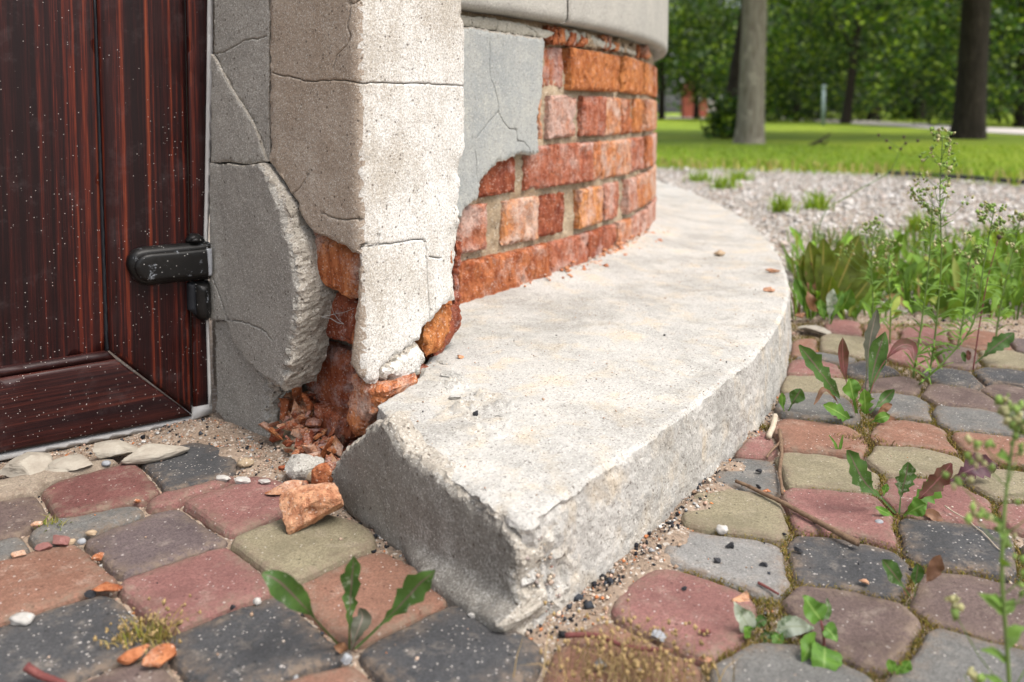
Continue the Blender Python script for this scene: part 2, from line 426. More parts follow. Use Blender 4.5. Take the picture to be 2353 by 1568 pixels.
# ------------------------------------------------------------------ upright surfaces along a plan line
class Path:
    """a vertical surface over a plan curve; its outward side is on the right of the direction of travel"""
    def __init__(s, pts):
        s.p = np.asarray(pts, float)
        if len(s.p) == 2: s.p = np.array([s.p[0], s.p.mean(0), s.p[1]])
        d = np.diff(s.p, axis=0)
        L = np.hypot(d[:, 0], d[:, 1])
        s.cum = np.concatenate([[0], np.cumsum(L)])
        t = d / L[:, None]
        tv = np.vstack([t[:1], (t[1:] + t[:-1]) / 2, t[-1:]])
        tv /= np.hypot(tv[:, 0], tv[:, 1])[:, None]
        s.t = tv
        s.n = np.column_stack([tv[:, 1], -tv[:, 0]])
    def ev(s, q):
        q = np.asarray(q, float)
        x = np.interp(q, s.cum, s.p[:, 0]); y = np.interp(q, s.cum, s.p[:, 1])
        nx = np.interp(q, s.cum, s.n[:, 0]); ny = np.interp(q, s.cum, s.n[:, 1])
        l = np.hypot(nx, ny); nx, ny = nx / l, ny / l
        lo = np.minimum(q, 0); hi = np.maximum(q - s.cum[-1], 0)
        x = x + lo * s.t[0, 0] + hi * s.t[-1, 0]; y = y + lo * s.t[0, 1] + hi * s.t[-1, 1]
        return x, y, nx, ny
    def M(s, q, z, d):
        x, y, nx, ny = s.ev(q)
        return np.column_stack([x + nx * d, y + ny * d, np.broadcast_to(z, x.shape)])
    def off(s, d):
        return Path(s.p + s.n * d)
    def hit(s, px, py):
        d = ray(px, py)
        p = s.p.copy()
        p[0] -= s.t[0] * 3.0
        p[-1] += s.t[-1] * 3.0
        best = None
        for i in range(len(p) - 1):
            a, e = p[i], p[i + 1] - p[i]
            den = d[0] * e[1] - d[1] * e[0]
            if abs(den) < 1e-12: continue
            t = (a[0] * e[1] - a[1] * e[0]) / den
            u = (a[0] * d[1] - a[1] * d[0]) / den
            if t > 0 and -1e-6 <= u <= 1 + 1e-6 and (best is None or t < best[0]):
                q = s.cum[i] + u * (s.cum[i + 1] - s.cum[i]) if 0 < i < len(p) - 2 else None
                if i == 0: q = s.cum[1] - (1 - u) * np.hypot(*e)
                elif i == len(p) - 2: q = s.cum[-2] + u * np.hypot(*e)
                best = (t, q, HEYE + t * d[2])
        if best is None:
            return s.hit(px - 1.0, py) if px > 0 else None
        return best[1], best[2]

def fillet(pts, r, n=7):
    out = [pts[0]]
    for i in range(1, len(pts) - 1):
        a, b, c = (np.array(q, float) for q in pts[i - 1:i + 2])
        u = (a - b) / np.linalg.norm(a - b); v = (c - b) / np.linalg.norm(c - b)
        for k in range(n):
            t = k / (n - 1)
            p0, p1 = b + u * r, b + v * r
            out.append(tuple((1 - t) ** 2 * p0 + 2 * t * (1 - t) * b + t * t * p1))
    out.append(pts[-1])
    return out

def resample(P, seg, closed=True):
    P = np.asarray(P, float)
    if closed: P = np.vstack([P, P[:1]])
    out = []
    for a, b in zip(P[:-1], P[1:]):
        n = max(1, int(round(np.linalg.norm(b - a) / seg)))
        for k in range(n): out.append(a + (b - a) * k / n)
    if not closed: out.append(P[-1])
    return np.array(out)

def chaikin(P, it=1):
    P = np.asarray(P, float)
    for _ in range(it):
        Q = np.roll(P, -1, axis=0)
        P = np.stack([0.75 * P + 0.25 * Q, 0.25 * P + 0.75 * Q], 1).reshape(-1, P.shape[1])
    return P

def area2(P):
    x, y = P[:, 0], P[:, 1]
    return np.sum(x * np.roll(y, -1) - np.roll(x, -1) * y)

def inside(Q, P):
    Q = np.asarray(Q)
    bb = (Q[:, 0] >= P[:, 0].min()) & (Q[:, 0] <= P[:, 0].max()) & (Q[:, 1] >= P[:, 1].min()) & (Q[:, 1] <= P[:, 1].max())
    if not bb.all():
        out = np.zeros(len(Q), bool)
        if bb.any(): out[bb] = inside(Q[bb], P)
        return out
    x, y = Q[:, 0], Q[:, 1]
    res = np.zeros(len(Q), bool)
    a, b = P, np.roll(P, -1, axis=0)
    for (x0, y0), (x1, y1) in zip(a, b):
        if y0 == y1: continue
        c = ((y0 > y) != (y1 > y)) & (x < (x1 - x0) * (y - y0) / (y1 - y0) + x0)
        res ^= c
    return res

def dist_line(Q, P, closed=True):
    Q = np.asarray(Q, float)
    a = P if closed else P[:-1]
    e = (np.roll(P, -1, axis=0) if closed else P[1:]) - a
    L = np.maximum(np.sum(e * e, axis=1), 1e-18)
    out = np.empty(len(Q))
    ch = max(1, int(400000 / len(a)))
    for i in range(0, len(Q), ch):
        dx = Q[i:i + ch, 0:1] - a[:, 0]; dy = Q[i:i + ch, 1:2] - a[:, 1]
        t = np.clip((dx * e[:, 0] + dy * e[:, 1]) / L, 0, 1)
        dx -= t * e[:, 0]; dy -= t * e[:, 1]
        out[i:i + ch] = np.sqrt((dx * dx + dy * dy).min(1))
    return out

def onormals(P):
    t = np.roll(P, -1, axis=0) - np.roll(P, 1, axis=0)
    t /= np.maximum(np.hypot(t[:, 0], t[:, 1]), 1e-9)[:, None]
    return np.column_stack([t[:, 1], -t[:, 0]])

def cdt(pts, edges):
    r = delaunay_2d_cdt([Vector((float(a), float(b))) for a, b in pts], edges, [], 1, 1e-7)
    V = np.array([(v.x, v.y) for v in r[0]])
    mp = {}
    for i, lst in enumerate(r[3]):
        for k in lst: mp[k] = i
    return V, [tuple(f) for f in r[2]], mp

def slab(name, path, poly, thick, mat, parent, step=0.006, jag=0.0008, bevel=0.002, bw=0.004, amp=0.0006, freq=60, cracks=(), dfn=None, seed=0,
         gap=0.0003, seg=0.0025, frac=None, bfn=None, raw=False, zmax=None, own=True, crackd=0.005, crackw=0.0007, mats=None, smoothit=0):
    """a plate of plaster, brick or board with a broken or clean outline, standing on an upright surface"""
    P = np.array(poly if raw else [path.hit(*p) for p in poly], float)
    if zmax is not None: P[:, 1] = np.minimum(P[:, 1], zmax)
    if smoothit: P = chaikin(P, smoothit)
    if area2(P) < 0: P = P[::-1].copy()
    P = resample(P, seg)
    nr = onormals(P)
    j = jag * (1.7 * vnoise(P, 90, seed, 2) + 1.2 * vnoise(P, 380, seed + 5, 2))
    P0 = P - nr * gap
    P = P + nr * (j - gap)[:, None]
    nr0 = nr
    nr = onormals(P)
    pts = [P]
    if bw < 0.0045 or jag == 0:
        for f in (0.3, 0.65, 1.0):
            R = P - nr * bw * f
            ok = inside(R, P)
            R = R[ok]
            if len(R): R = R[dist_line(R, P) > bw * f * 0.75]
            if len(R): pts.append(R)
    else:
        # a wide broken rim: loose points, so that its facets run in no particular direction
        lo, hi = P.min(0), P.max(0)
        st = max(bw * 0.22, 0.0018)
        gx, gy = np.meshgrid(np.arange(lo[0], hi[0], st), np.arange(lo[1], hi[1], st))
        R = np.column_stack([gx.ravel(), gy.ravel()])
        R = R + np.random.default_rng(seed + 13).uniform(-0.4, 0.4, R.shape) * st
        R = R[inside(R, P)]
        if len(R):
            dd0 = dist_line(R, P)
            R = R[(dd0 > 0.0008) & (dd0 < bw * 1.2)]
        if len(R): pts.append(R)
    lo, hi = P.min(0), P.max(0)
    gx, gy = np.meshgrid(np.arange(lo[0] + step / 2, hi[0], step), np.arange(lo[1] + step / 2, hi[1], step))
    g = np.column_stack([gx.ravel(), gy.ravel()])
    if len(g):
        rg = np.random.default_rng(seed + 11)
        g = g + rg.uniform(-0.3, 0.3, g.shape) * step
        ok = inside(g, P)
        g = g[ok]
        if len(g): g = g[dist_line(g, P) > bw * 1.25]
    CR = []
    for c in cracks:
        C = np.array([path.hit(*p) for p in c] if not raw else c, float)
        C = resample(C, 0.004, False)
        C = C + np.column_stack([vnoise(C, 130, seed + 3, 2), vnoise(C, 130, seed + 4, 2)]) * 0.0016
        CR.append(C)
        t = np.gradient(C, axis=0); t /= np.maximum(np.hypot(t[:, 0], t[:, 1]), 1e-9)[:, None]
        nn = np.column_stack([-t[:, 1], t[:, 0]])
        for q in (0, crackw, -crackw, crackw * 3.5, -crackw * 3.5):
            R = C + nn * q
            R = R[inside(R, P)]
            if len(R): R = R[dist_line(R, P) > 0.0012]
            if len(R): pts.append(R)
        if len(g): g = g[dist_line(g, C, False) > crackw * 5]
    if len(g): pts.append(g)
    A = np.vstack(pts)
    n0 = len(P)
    V2, Fc, mp = cdt(A, [(i, (i + 1) % n0) for i in range(n0)])
    dl = dist_line(V2, P)
    d = amp * vnoise(V2, freq, seed + 21, 4)
    if dfn is not None: d = d + dfn(V2)
    wt = 1.0 if bfn is None else np.clip(bfn(V2), 0.06, 1)
    k = np.clip(1 - dl / (bw * wt), 0, 1)
    kb = k ** 1.25 if jag > 0 else k * k
    d = d - bevel * wt * kb * ((0.75 + 0.5 * vnoise(V2, 90, seed + 9, 2)) if jag > 0 else 1.0) + (bevel * 0.9 * wt * np.minimum(k * 2.5, 1) * vnoise(V2, 150, seed + 10, 3) if jag > 0 else 0)
    for C in CR:
        dc = dist_line(V2, C, False)
        d = d - crackd * np.clip(1 - dc / (crackw * 0.95), 0, 1)
    V = [path.M(V2[:, 0], V2[:, 1], d)]
    ring = [mp.get(i) for i in range(n0)]
    idx = len(V2)
    base_d = d[ring]
    K_ = max(2, min(7, int(thick / 0.0045)))
    prev = ring
    for kk in range(1, K_ + 1):
        f = kk / K_
        lat = jag * 2.2 * vnoise(np.column_stack([P0, np.full(n0, f * 0.09)]), 160, seed + kk * 7, 3) + j * max(0.0, 1 - f * 3.0) if jag > 0 else np.zeros(n0)
        Q = P0 + nr0 * lat[:, None]
        V.append(path.M(Q[:, 0], Q[:, 1], base_d * (1 - f) - thick * f))
        cur = list(range(idx, idx + n0)); idx += n0
        for i in range(n0):
            a, b_ = i, (i + 1) % n0
            if prev[a] is None or prev[b_] is None: continue
            Fc.append((prev[a], cur[a], cur[b_], prev[b_]))
        prev = cur
    # orientation: the front faces outward
    V = np.vstack(V)
    o = mk(name, V, Fc, mat, parent, own=own)
    if jag > 0:
        # broken rims keep hard facets; the paler raw inside also paints the light they catch
        rim = np.concatenate([k > 0.12, np.ones(len(V) - len(V2), bool)])
        core_ = np.concatenate([k > 0.45, np.ones(len(V) - len(V2), bool)])
        me = o.data
        sm = [not any(rim[i] for i in p.vertices) for p in me.polygons]
        me.polygons.foreach_set('use_smooth', sm)
        if frac is not None:
            me.materials.append(frac)
            me.polygons.foreach_set('material_index', [1 if all(core_[i] for i in p.vertices) else 0 for p in me.polygons])
    return o

def grid_surface(name, path, q0, q1, z0, z1, stp, mat, parent, dfn, own=True, z_up=True):
    qs = np.arange(q0, q1 + stp, stp); zs = np.arange(z0, z1 + stp, stp)
    Q, Z = np.meshgrid(qs, zs)
    q, z = Q.ravel(), Z.ravel()
    V = path.M(q, z, dfn(np.column_stack([q, z])))
    nq, nz = len(qs), len(zs)
    i = np.arange(nq * nz).reshape(nz, nq)
    Fc = np.stack([i[:-1, :-1], i[:-1, 1:], i[1:, 1:], i[1:, :-1]], -1).reshape(-1, 4)
    return mk(name, V, Fc, mat, parent, own=own)
# ------------------------------------------------------------------ plan of the place
ZS = 0.081                                     # level of the concrete step
ZJ = [0.455, 0.378, 0.301, 0.224, 0.1475, 0.074]   # bed joints of the brickwork
def project(p):
    x, y, z = p[..., 0], p[..., 1], p[..., 2] - HEYE
    dep = y * CP - z * SP
    up = y * SP + z * CP
    return CX + FPX * x / dep, YPP - FPX * up / dep

_p1 = G(1066, 594, ZJ[4])[:2]
_tg = G(1507, 449, ZJ[4])[:2]
_rd = _tg / np.linalg.norm(_tg)
_nn = np.array((-_rd[1], _rd[0]))
_d = _p1 - _tg
RAD = (_d @ _d) / (2 * (_d @ _nn))
CEN = _tg + RAD * _nn
def arc(r, a0, a1, n=160):
    a = np.linspace(a0, a1, n)
    return np.column_stack([CEN[0] + r * np.cos(a), CEN[1] + r * np.sin(a)])
_a1 = math.atan2(*( _p1 - CEN)[::-1])
A0, A1 = _a1 - 0.10, _a1 + 1.6
P_ARC = Path(arc(RAD, A0, A1))
P_COR = Path(arc(RAD + 0.024, A0, A1))

E_ = G(489, 951)[:2]
# pilaster corner and far edge
C_ = np.array((-0.143, 0.805))
_u = np.array((math.cos(math.radians(50)), math.sin(math.radians(50))))
_sl = ray(1067, 400)[0] / ray(1067, 400)[1]
_t = (_sl * C_[1] - C_[0]) / (_u[0] - _sl * _u[1])
R_ = C_ + _u * _t
BACK = R_ + np.array((-0.05, 0.24))
_dd = (C_ - E_) / np.linalg.norm(C_ - E_)
E2_ = E_ - _dd * 0.05
P_PIL = Path(np.array(fillet([tuple(E2_), tuple(C_), tuple(R_), tuple(BACK)], 0.010)))
P_LEFT = Path(np.array([E2_, C_ + _dd * 0.15]))
P_RIGHT = Path(np.array([C_ - _u * 0.1, R_ + _u * 0.06]))
SQ_C = np.linalg.norm(C_ - E2_)                  # arc length at the pilaster corner
SQ_R = SQ_C + np.linalg.norm(R_ - C_)

D0_ = G(0, 1056)[:2]
_dv = (E_ - D0_) / np.linalg.norm(E_ - D0_)
P_DOOR = Path(np.array([E_ - _dv * 1.2, E_ + _dv * 0.1]))
DOOR_ANG = math.atan2(_dv[1], _dv[0])
L0_, L1_ = G(765, 1130)[:2], G(1238, 1464)[:2]
P_STEP = Path(np.array([L0_ - (L1_ - L0_) * 0.6, L1_ + (L1_ - L0_) * 0.1]))

def arc_q(px, z, path=None):
    path = path or P_ARC
    q = np.linspace(0, path.cum[-1], 1500)
    X, _ = project(path.M(q, np.full(len(q), z), 0.0))
    m = int(np.argmax(X))
    return float(np.interp(px, X[:m + 1], q[:m + 1]))

# ------------------------------------------------------------------ ground
def sheet(name, xs, ys, zfn, mat, kind='structure', parent=None):
    X, Y = np.meshgrid(xs, ys)
    V = np.column_stack([X.ravel(), Y.ravel(), np.zeros(X.size)])
    V[:, 2] = zfn(V[:, :2])
    i = np.arange(X.size).reshape(X.shape)
    Fc = np.stack([i[:-1, :-1], i[:-1, 1:], i[1:, 1:], i[1:, :-1]], -1).reshape(-1, 4)
    o = mk(name, V, Fc, mat, parent)
    if parent is None: tag(o, kind=kind)
    return o

# the step's outline in plan, clockwise from the broken front end
_top = [(868, 926), (880, 940), (903, 968), (925, 995), (940, 1022), (962, 1040), (990, 1056), (1030, 1080), (1048, 1100), (1075, 1116), (1105, 1142), (1140, 1158), (1172, 1172), (1200, 1186),
        (1222, 1184), (1262, 1160), (1320, 1120), (1400, 1068), (1500, 1000), (1580, 940), (1640, 892), (1695, 848), (1742, 806), (1762, 780), (1788, 745), (1806, 708), (1815, 668), (1808, 628), (1792, 590), (1762, 547), (1712, 502), (1650, 468), (1585, 440), (1520, 418), (1470, 404)]
def step_z(Y): return ZS - 0.008 * np.clip((0.98 - Y) / 0.41, 0, 1)
STEP_PL = [tuple(G(x, y, ZS - 0.008 * min(max((y - 800) / 390, 0), 1))[:2]) for x, y in _top] + [(0.30, 3.9), (-0.4, 3.2), (-0.5, 2.0), (-0.25, 1.25), (-0.085, 1.02), (-0.095, 0.86)]
STEP_PL = np.array(STEP_PL)

def sand_z(P):
    z = -0.0070 + 0.0022 * vnoise(P, 55, 3, 3) + 0.0012 * vnoise(P, 240, 4, 2)
    # drifts of sand against the door jamb and along the foot of the step
    def bump(px, py, r, h):
        c = G(px, py)[:2]
        d = np.hypot(P[:, 0] - c[0], P[:, 1] - c[1])
        return h * np.exp(-(d / r) ** 2)
    for a in ((485, 990, 0.026, 0.009), (535, 1035, 0.020, 0.011), (575, 1062, 0.018, 0.009), (620, 1085, 0.018, 0.008), (430, 985, 0.03, 0.010), (690, 1130, 0.030, 0.006), (1545, 1230, 0.022, 0.011), (1600, 1165, 0.022, 0.011), (1640, 1120, 0.022, 0.010),
              (1680, 1070, 0.02, 0.009), (1500, 1290, 0.02, 0.009), (1420, 1350, 0.015, 0.008), (1730, 1000, 0.02, 0.008)):
        z = z + bump(*a)
    return z
pavement = sheet('pavement', np.concatenate([np.arange(-1.9, -0.75, 0.05), np.arange(-0.75, 0.95, 0.005), np.arange(0.95, 2.2, 0.05)]),
                 np.concatenate([np.arange(-0.6, 0.36, 0.05), np.arange(0.36, 1.25, 0.005), np.arange(1.25, 1.5, 0.02)]), sand_z, M['sand'])
WORG[pavement.name] = np.array(pavement.location)

# ------------------------------------------------------------------ the round building
BLD = empty('round_building', (C_[0], C_[1], 0), 'weathered round brick building with cracked grey plaster and a broken corner pilaster', 'building')
HTOP = 1.05
# mortar bed and bricks of the curved wall
def mort(V):
    return -0.0115 + 0.0065 * vnoise(V, 35, 1, 4) + 0.0045 * vnoise(V, 170, 2, 3)
grid_surface('mortar_bed', P_ARC, 0.0, 1.75, 0.03, 0.49, 0.0045, M['mortar'], BLD, mort)
rows = {
 0: [],
 1: [(640, 742, 'b'), (752, 886, 'e'), (905, 1218, 'o'), (1236, 1376, 'o'), (1386, 1442, 'o')],
 2: [(560, 700, 'p'), (712, 744, 'b'), (786, 957, 'p'), (996, 1130, 'p'), (1141, 1246, 'b'), (1252, 1310, 'b'), (1326, 1376, 'o'), (1386, 1424, 'b')],
 3: [(350, 578, 'd'), (652, 1056, 'p'), (1066, 1116, 'b'), (1122, 1292, 'b'), (1297, 1376, 'p'), (1388, 1428, 'b')],
 4: [(228, 396, 'p'), (506, 726, 'b'), (732, 902, 'e'), (970, 1122, 'o'), (1146, 1226, 'p'), (1272, 1332, 'p'), (1342, 1420, 'b')],
 5: [(205, 786, 'b'), (795, 1024, 'p'), (1028, 1124, 'd'), (1128, 1206, 'p'), (1214, 1300, 'b'), (1310, 1400, 'p')],
}
MT = {'b': 'brick', 'p': 'brickpale', 'o': 'brickorange', 'd': 'brickdark', 'e': 'brickdark'}
bs = 100
for r, items in rows.items():
    if r == 0: continue
    z1, z0 = ZJ[r - 1] - 0.0042, ZJ[r] + 0.0042
    qmax = 0
    for (xa, xb, kd) in items:
        bs += 1
        zc = (z0 + z1) / 2
        qa = arc_q(976.6 + K * xa, zc) - 0.001; qb = arc_q(976.6 + K * xb, zc) + 0.001
        qmax = max(qmax, qb)
        rg = np.random.default_rng(bs)
        er = 1.0 if kd == 'e' else 0.0
        c4 = [(qa + rg.uniform(0, .002), z0 + rg.uniform(0, .003)), ((qa + qb) / 2, z0 + rg.uniform(0, .002)), (qb - rg.uniform(0, .002), z0 + rg.uniform(0, .003)),
              (qb - rg.uniform(0, .003), (z0 + z1) / 2), (qb - rg.uniform(0, .002), z1 - rg.uniform(0, .003)), ((qa + qb) / 2, z1 - rg.uniform(0, .002)), (qa + rg.uniform(0, .003), z1 - rg.uniform(0, .003)), (qa + rg.uniform(0, .002), zc)]
        ph = rg.uniform(0, 50); deep = rg.uniform(-0.004, 0.004) - er * 0.010
        tilt = rg.uniform(-0.06, 0.06)
        def dfn(V, ph=ph, deep=deep, er=er, tilt=tilt, qc=(qa + qb) / 2):
            s_ = np.column_stack([V[:, 0] * 2.2 + ph, V[:, 1] * 0.45])
            return deep + tilt * (V[:, 0] - qc) + (0.0040 + er * 0.004) * vnoise(s_, 55, 8, 4) + (0.006 + er * 0.003) * np.minimum(0, vnoise(V + ph, 38, 6, 3) + 0.15) - 0.016 * np.clip(vnoise(V * np.array((1.4, 0.8)) + ph * 2, 33, 16, 3) - 0.16, 0, 1)
        slab('brick', P_ARC, c4, 0.028, M[MT[kd]], BLD, step=0.0035, jag=0.0011, bevel=0.004, bw=0.004, amp=0.002, freq=150, dfn=dfn, seed=bs, raw=True, gap=0)
    # round the back of the wall, as far as a step to the side could show
    q = qmax + 0.012
    while q < 1.65:
        bs += 1
        rg = np.random.default_rng(bs)
        L = 0.118 if rg.random() < 0.5 else 0.245
        c4 = [(q, z0), (q + L, z0), (q + L, z1), (q, z1)]
        slab('brick', P_ARC, c4, 0.028, M['brick' if rg.random() < .6 else 'brickpale'], BLD, step=0.02, jag=0.001, bevel=0.004, bw=0.006, amp=0.003, freq=40, seed=bs, raw=True, gap=0, seg=0.012)
        q += L + 0.012
# crumbled top course under the overhang: each stub is a piece of its own
for k in range(22):
    bs += 1; rg = np.random.default_rng(bs)
    xa = 1000 + k * 24 + rg.uniform(-4, 4) + (0 if k > 2 else 8)
    px = 976.6 + K * (765 + k * 32)
    if px > 1500: break
    qa = arc_q(px, 0.46); L = rg.uniform(0.010, 0.028)
    z0 = 0.452 + rg.uniform(0, 0.006); z1 = 0.466 + rg.uniform(0, 0.014)
    slab('brick_stub', P_ARC, [(qa, z0), (qa + L, z0 + .002), (qa + L * .9, z1), (qa + L * .3, z1 + .004)], 0.02, M['brick' if rg.random() < .55 else 'mortar'], BLD, step=0.004, jag=0.003, bevel=0.004, bw=0.004, amp=0.004, freq=80, seed=bs, raw=True, gap=0, dfn=lambda V, o=rg.uniform(-.002, .007): np.full(len(V), o))

# grey render patch with its cracks, the cream band above it
slab('render_patch', P_ARC.off(0.010), RH([(150, 155), (255, 170), (420, 190), (600, 222), (748, 240), (756, 262), (753, 330), (745, 560), (738, 620), (722, 690), (714, 760), (718, 860), (720, 955), (705, 975), (650, 972), (600, 968), (560, 985), (515, 1003), (455, 1020), (425, 1050), (385, 1100), (352, 1150), (345, 1240), (300, 1276), (255, 1305), (232, 1362), (150, 1380)]), 0.016, M['greypatch'], BLD, frac=M['fracture'],
     step=0.006, jag=0.0016, bevel=0.003, bw=0.005, amp=0.0012, freq=25, seed=3,
     cracks=[RH([(412, 490), (440, 560), (460, 650), (462, 700), (490, 765), (530, 805), (575, 815), (580, 885), (620, 890), (650, 925), (665, 970)]), RH([(462, 700), (400, 770), (330, 860)]), RH([(318, 960), (322, 1010), (325, 1100)]), RH([(405, 250), (405, 400), (412, 490)])])
slab('cream_band', P_ARC.off(0.004), RH([(150, 70), (255, 100), (420, 110), (560, 140), (760, 190), (830, 205), (800, 225), (755, 238), (600, 218), (420, 186), (255, 166), (150, 150)]), 0.016, M['cream'], BLD, step=0.006, jag=0.0014, bevel=0.002, bw=0.004, amp=0.002, freq=30, seed=5,
     cracks=[RH([(295, 120), (300, 160)]), RH([(460, 150), (450, 180)]), RH([(520, 150), (510, 180)]), RH([(640, 165), (700, 205)])])
slab('cream_band', P_ARC.off(0.003), RH([(850, 205), (880, 185), (1000, 215), (1160, 270), (1330, 325), (1330, 345), (1150, 300), (1000, 262), (900, 240), (850, 225)]), 0.016, M['cream'], BLD, step=0.005, jag=0.003, bevel=0.003, bw=0.004, amp=0.003, freq=60, seed=6)

# cast blocks of the overhang: a rounded lip at the foot, an open joint between each two
qj = arc_q(976.6 + K * 906, 0.5, P_COR)
ZB = 0.487
def block(q0, q1, sd):
    prof = [(-0.075, ZB - 0.002), (-0.03, ZB - 0.003), (-0.010, ZB - 0.003), (-0.004, ZB - 0.0015), (-0.0006, ZB + 0.004), (0.0, ZB + 0.012), (0.0, ZB + 0.05), (0.0, ZB + 0.10), (0.0, ZB + 0.2), (0.0, HTOP), (-0.075, HTOP)]
    qs = np.concatenate([[q0, q0 + 0.0015, q0 + 0.004], np.arange(q0 + 0.012, q1 - 0.008, 0.012), [q1 - 0.004, q1 - 0.0015, q1]])
    V = []
    for i, q in enumerate(qs):
        e = min(q - q0, q1 - q)
        ins = 0.004 * max(0, 1 - e / 0.004) ** 2
        for d, z in prof:
            V.append(P_COR.M(np.array([q]), np.array([z]), np.array([d - ins]))[0])
    V = np.array(V); n = len(prof)
    V += 0.0012 * np.column_stack([vnoise(V, 30, sd, 3), vnoise(V, 30, sd + 1, 3), vnoise(V, 30, sd + 2, 3)])
    i = np.arange(len(V)).reshape(len(qs), n)
    Fc = [tuple(f) for f in np.stack([i[:-1, :-1], i[1:, :-1], i[1:, 1:], i[:-1, 1:]], -1).reshape(-1, 4)]
    Fc.append(tuple(i[0, ::-1])); Fc.append(tuple(i[-1]))
    mk('cast_block', V, Fc, M['block'], BLD)
block(-0.05, qj - 0.004, 1)
block(qj + 0.004, qj + 0.62, 2)
block(qj + 0.628, qj + 1.25, 3)
grid_surface('upper_core', P_COR.off(-0.018), -0.05, 1.7, ZB, HTOP, 0.05, M['darkmortar'], BLD, lambda V: 0 * V[:, 0])

# core behind the broken plaster of the pilaster
grid_surface('core', P_LEFT, -0.06, SQ_C - 0.064, -0.03, HTOP, 0.012, M['darkmortar'], BLD, lambda V: -0.070 + 0.006 * vnoise(V, 40, 5, 3))
grid_surface('core', P_RIGHT, 0.166, 0.1 + SQ_R - SQ_C + 0.02, -0.03, HTOP, 0.012, M['darkmortar'], BLD, lambda V: -0.070 + 0.006 * vnoise(V, 40, 6, 3))
# plaster on the reveal, in the pieces the cracks have made of it
TY = -1100
rv_c1 = [(494, 128), (503, 145), (520, 175), (538, 208), (556, 236), (573, 262), (588, 288), (597, 312), (606, 338), (612, 358), (617, 371)]
REV = P_PIL
slab('plaster_piece', REV, [(489, TY), (617, TY), (617.5, 0), (617.5, 372)] + rv_c1[::-1][1:] + [(491, 122)], 0.03, M['reveal'], BLD, frac=M['fracture'], jag=0.0006, bevel=0.0012, bw=0.002, amp=0.0012, freq=25, seed=31, zmax=HTOP,
     cracks=[[(493, 128), (530, 112), (560, 95), (600, 88), (612, 82)]])
slab('plaster_piece', REV, [(489.5, 124)] + rv_c1 + [(600, 374), (575, 379), (555, 376), (530, 373), (505, 374), (488, 372)], 0.03, M['reveal'], BLD, frac=M['fracture'], jag=0.0006, bevel=0.0012, bw=0.002, amp=0.0012, freq=25, seed=32, dfn=lambda V: np.full(len(V), 0.003))
QA, QB, QC = REV.hit(600, 500)[0], REV.hit(668, 500)[0], REV.hit(550, 900)[0]
def bulge(V):
    return 0.003 + 0.014 * np.clip((V[:, 0] - 0.08) / 0.12, 0, 1.2)
slab('plaster_piece', REV, [(486, 375), (505, 377), (530, 376), (555, 379), (575, 382), (600, 377), (614, 373), (628, 386), (648, 414), (664, 440), (676, 458), (686, 478), (689, 500), (692, 520), (703, 537), (709, 556), (714, 580), (717, 610), (722, 640), (723, 668), (723, 690), (719, 712), (716, 735), (711, 755), (704, 785), (700, 810), (693, 838), (684, 865), (673, 894), (655, 882), (636, 866), (615, 852), (596, 838), (578, 822), (562, 802), (548, 790), (540, 778), (533, 752), (527, 736), (510, 734), (486, 737)], 0.032, M['reveal'], BLD, frac=M['fracture'],
     jag=0.0012, bevel=0.008, bw=0.009, amp=0.0014, freq=25, seed=33, dfn=bulge, bfn=lambda V: np.clip((V[:, 0] - QA) / (QB - QA), 0, 1),
     cracks=[[(494, 640), (505, 665), (513, 690), (522, 715), (528, 735)], [(530, 733), (575, 737), (610, 745), (635, 757), (650, 775)]])
slab('plaster_piece', REV, [(487, 741), (508, 738), (527, 740), (531, 756), (538, 780), (546, 793), (561, 806), (576, 826), (590, 838), (603, 850), (611, 870), (614, 905), (612, 950), (612, 995), (607, 1046), (592, 1045), (572, 1040), (558, 1022), (540, 1003), (515, 985), (503, 962), (489, 952)], 0.034, M['reveal'], BLD, frac=M['fracture'],
     jag=0.0016, bevel=0.009, bw=0.011, amp=0.0016, freq=25, seed=34, gap=0.0012, dfn=lambda V: -0.004 + 0 * V[:, 0], bfn=lambda V: np.clip((V[:, 0] - QC) / 0.03, 0, 1))
# stump of mortar beside the foot piece
slab('mortar_stump', REV.off(-0.022), [(616, 915), (640, 925), (655, 960), (660, 1000), (655, 1040), (660, 1075), (630, 1070), (620, 1030), (612, 980)], 0.04, M['mortar'], BLD, jag=0.002, bevel=0.008, bw=0.008, amp=0.004, freq=60, seed=35)

# pilaster: its left face and its right face with the worn whitewash, split by the level crack
lv = [(617, 165), (640, 172), (665, 176), (700, 187), (730, 186), (765, 184), (800, 186), (835, 192), (880, 190), (930, 191), (985, 193), (1030, 196), (1072, 198)]
def pil_right_d(V):
    # the far edge is battered: hollows in the last two centimetres
    e = np.clip((V[:, 0] - (SQ_R - 0.03)) / 0.03, 0, 1)
    n = vnoise(V, 55, 77, 3)
    low = np.clip((0.33 - V[:, 1]) / 0.1, 0.15, 1)
    return -0.013 * e * np.clip(n + 0.35, 0, 1) * low
qsplit = P_PIL.hit(838, 300)[0]
def two_tone(obj):
    """left face brown, right face whitewashed: two material slots, the seam on the corner"""
    me = obj.data
    me.materials.append(M['pilaster'])
    org = WORG[obj.name]
    for p in me.polygons:
        c = p.center
        v = np.array((c.x + org[0], c.y + org[1])) - C_
        # which side of the corner's bisector
        if p.material_index == 0 and v @ (_u + _dd) + 0.0035 * math.sin(c.z * 190 + 3 * math.sin(c.z * 61)) + 0.0012 * math.sin(c.z * 700) > 0.001: p.material_index = 1
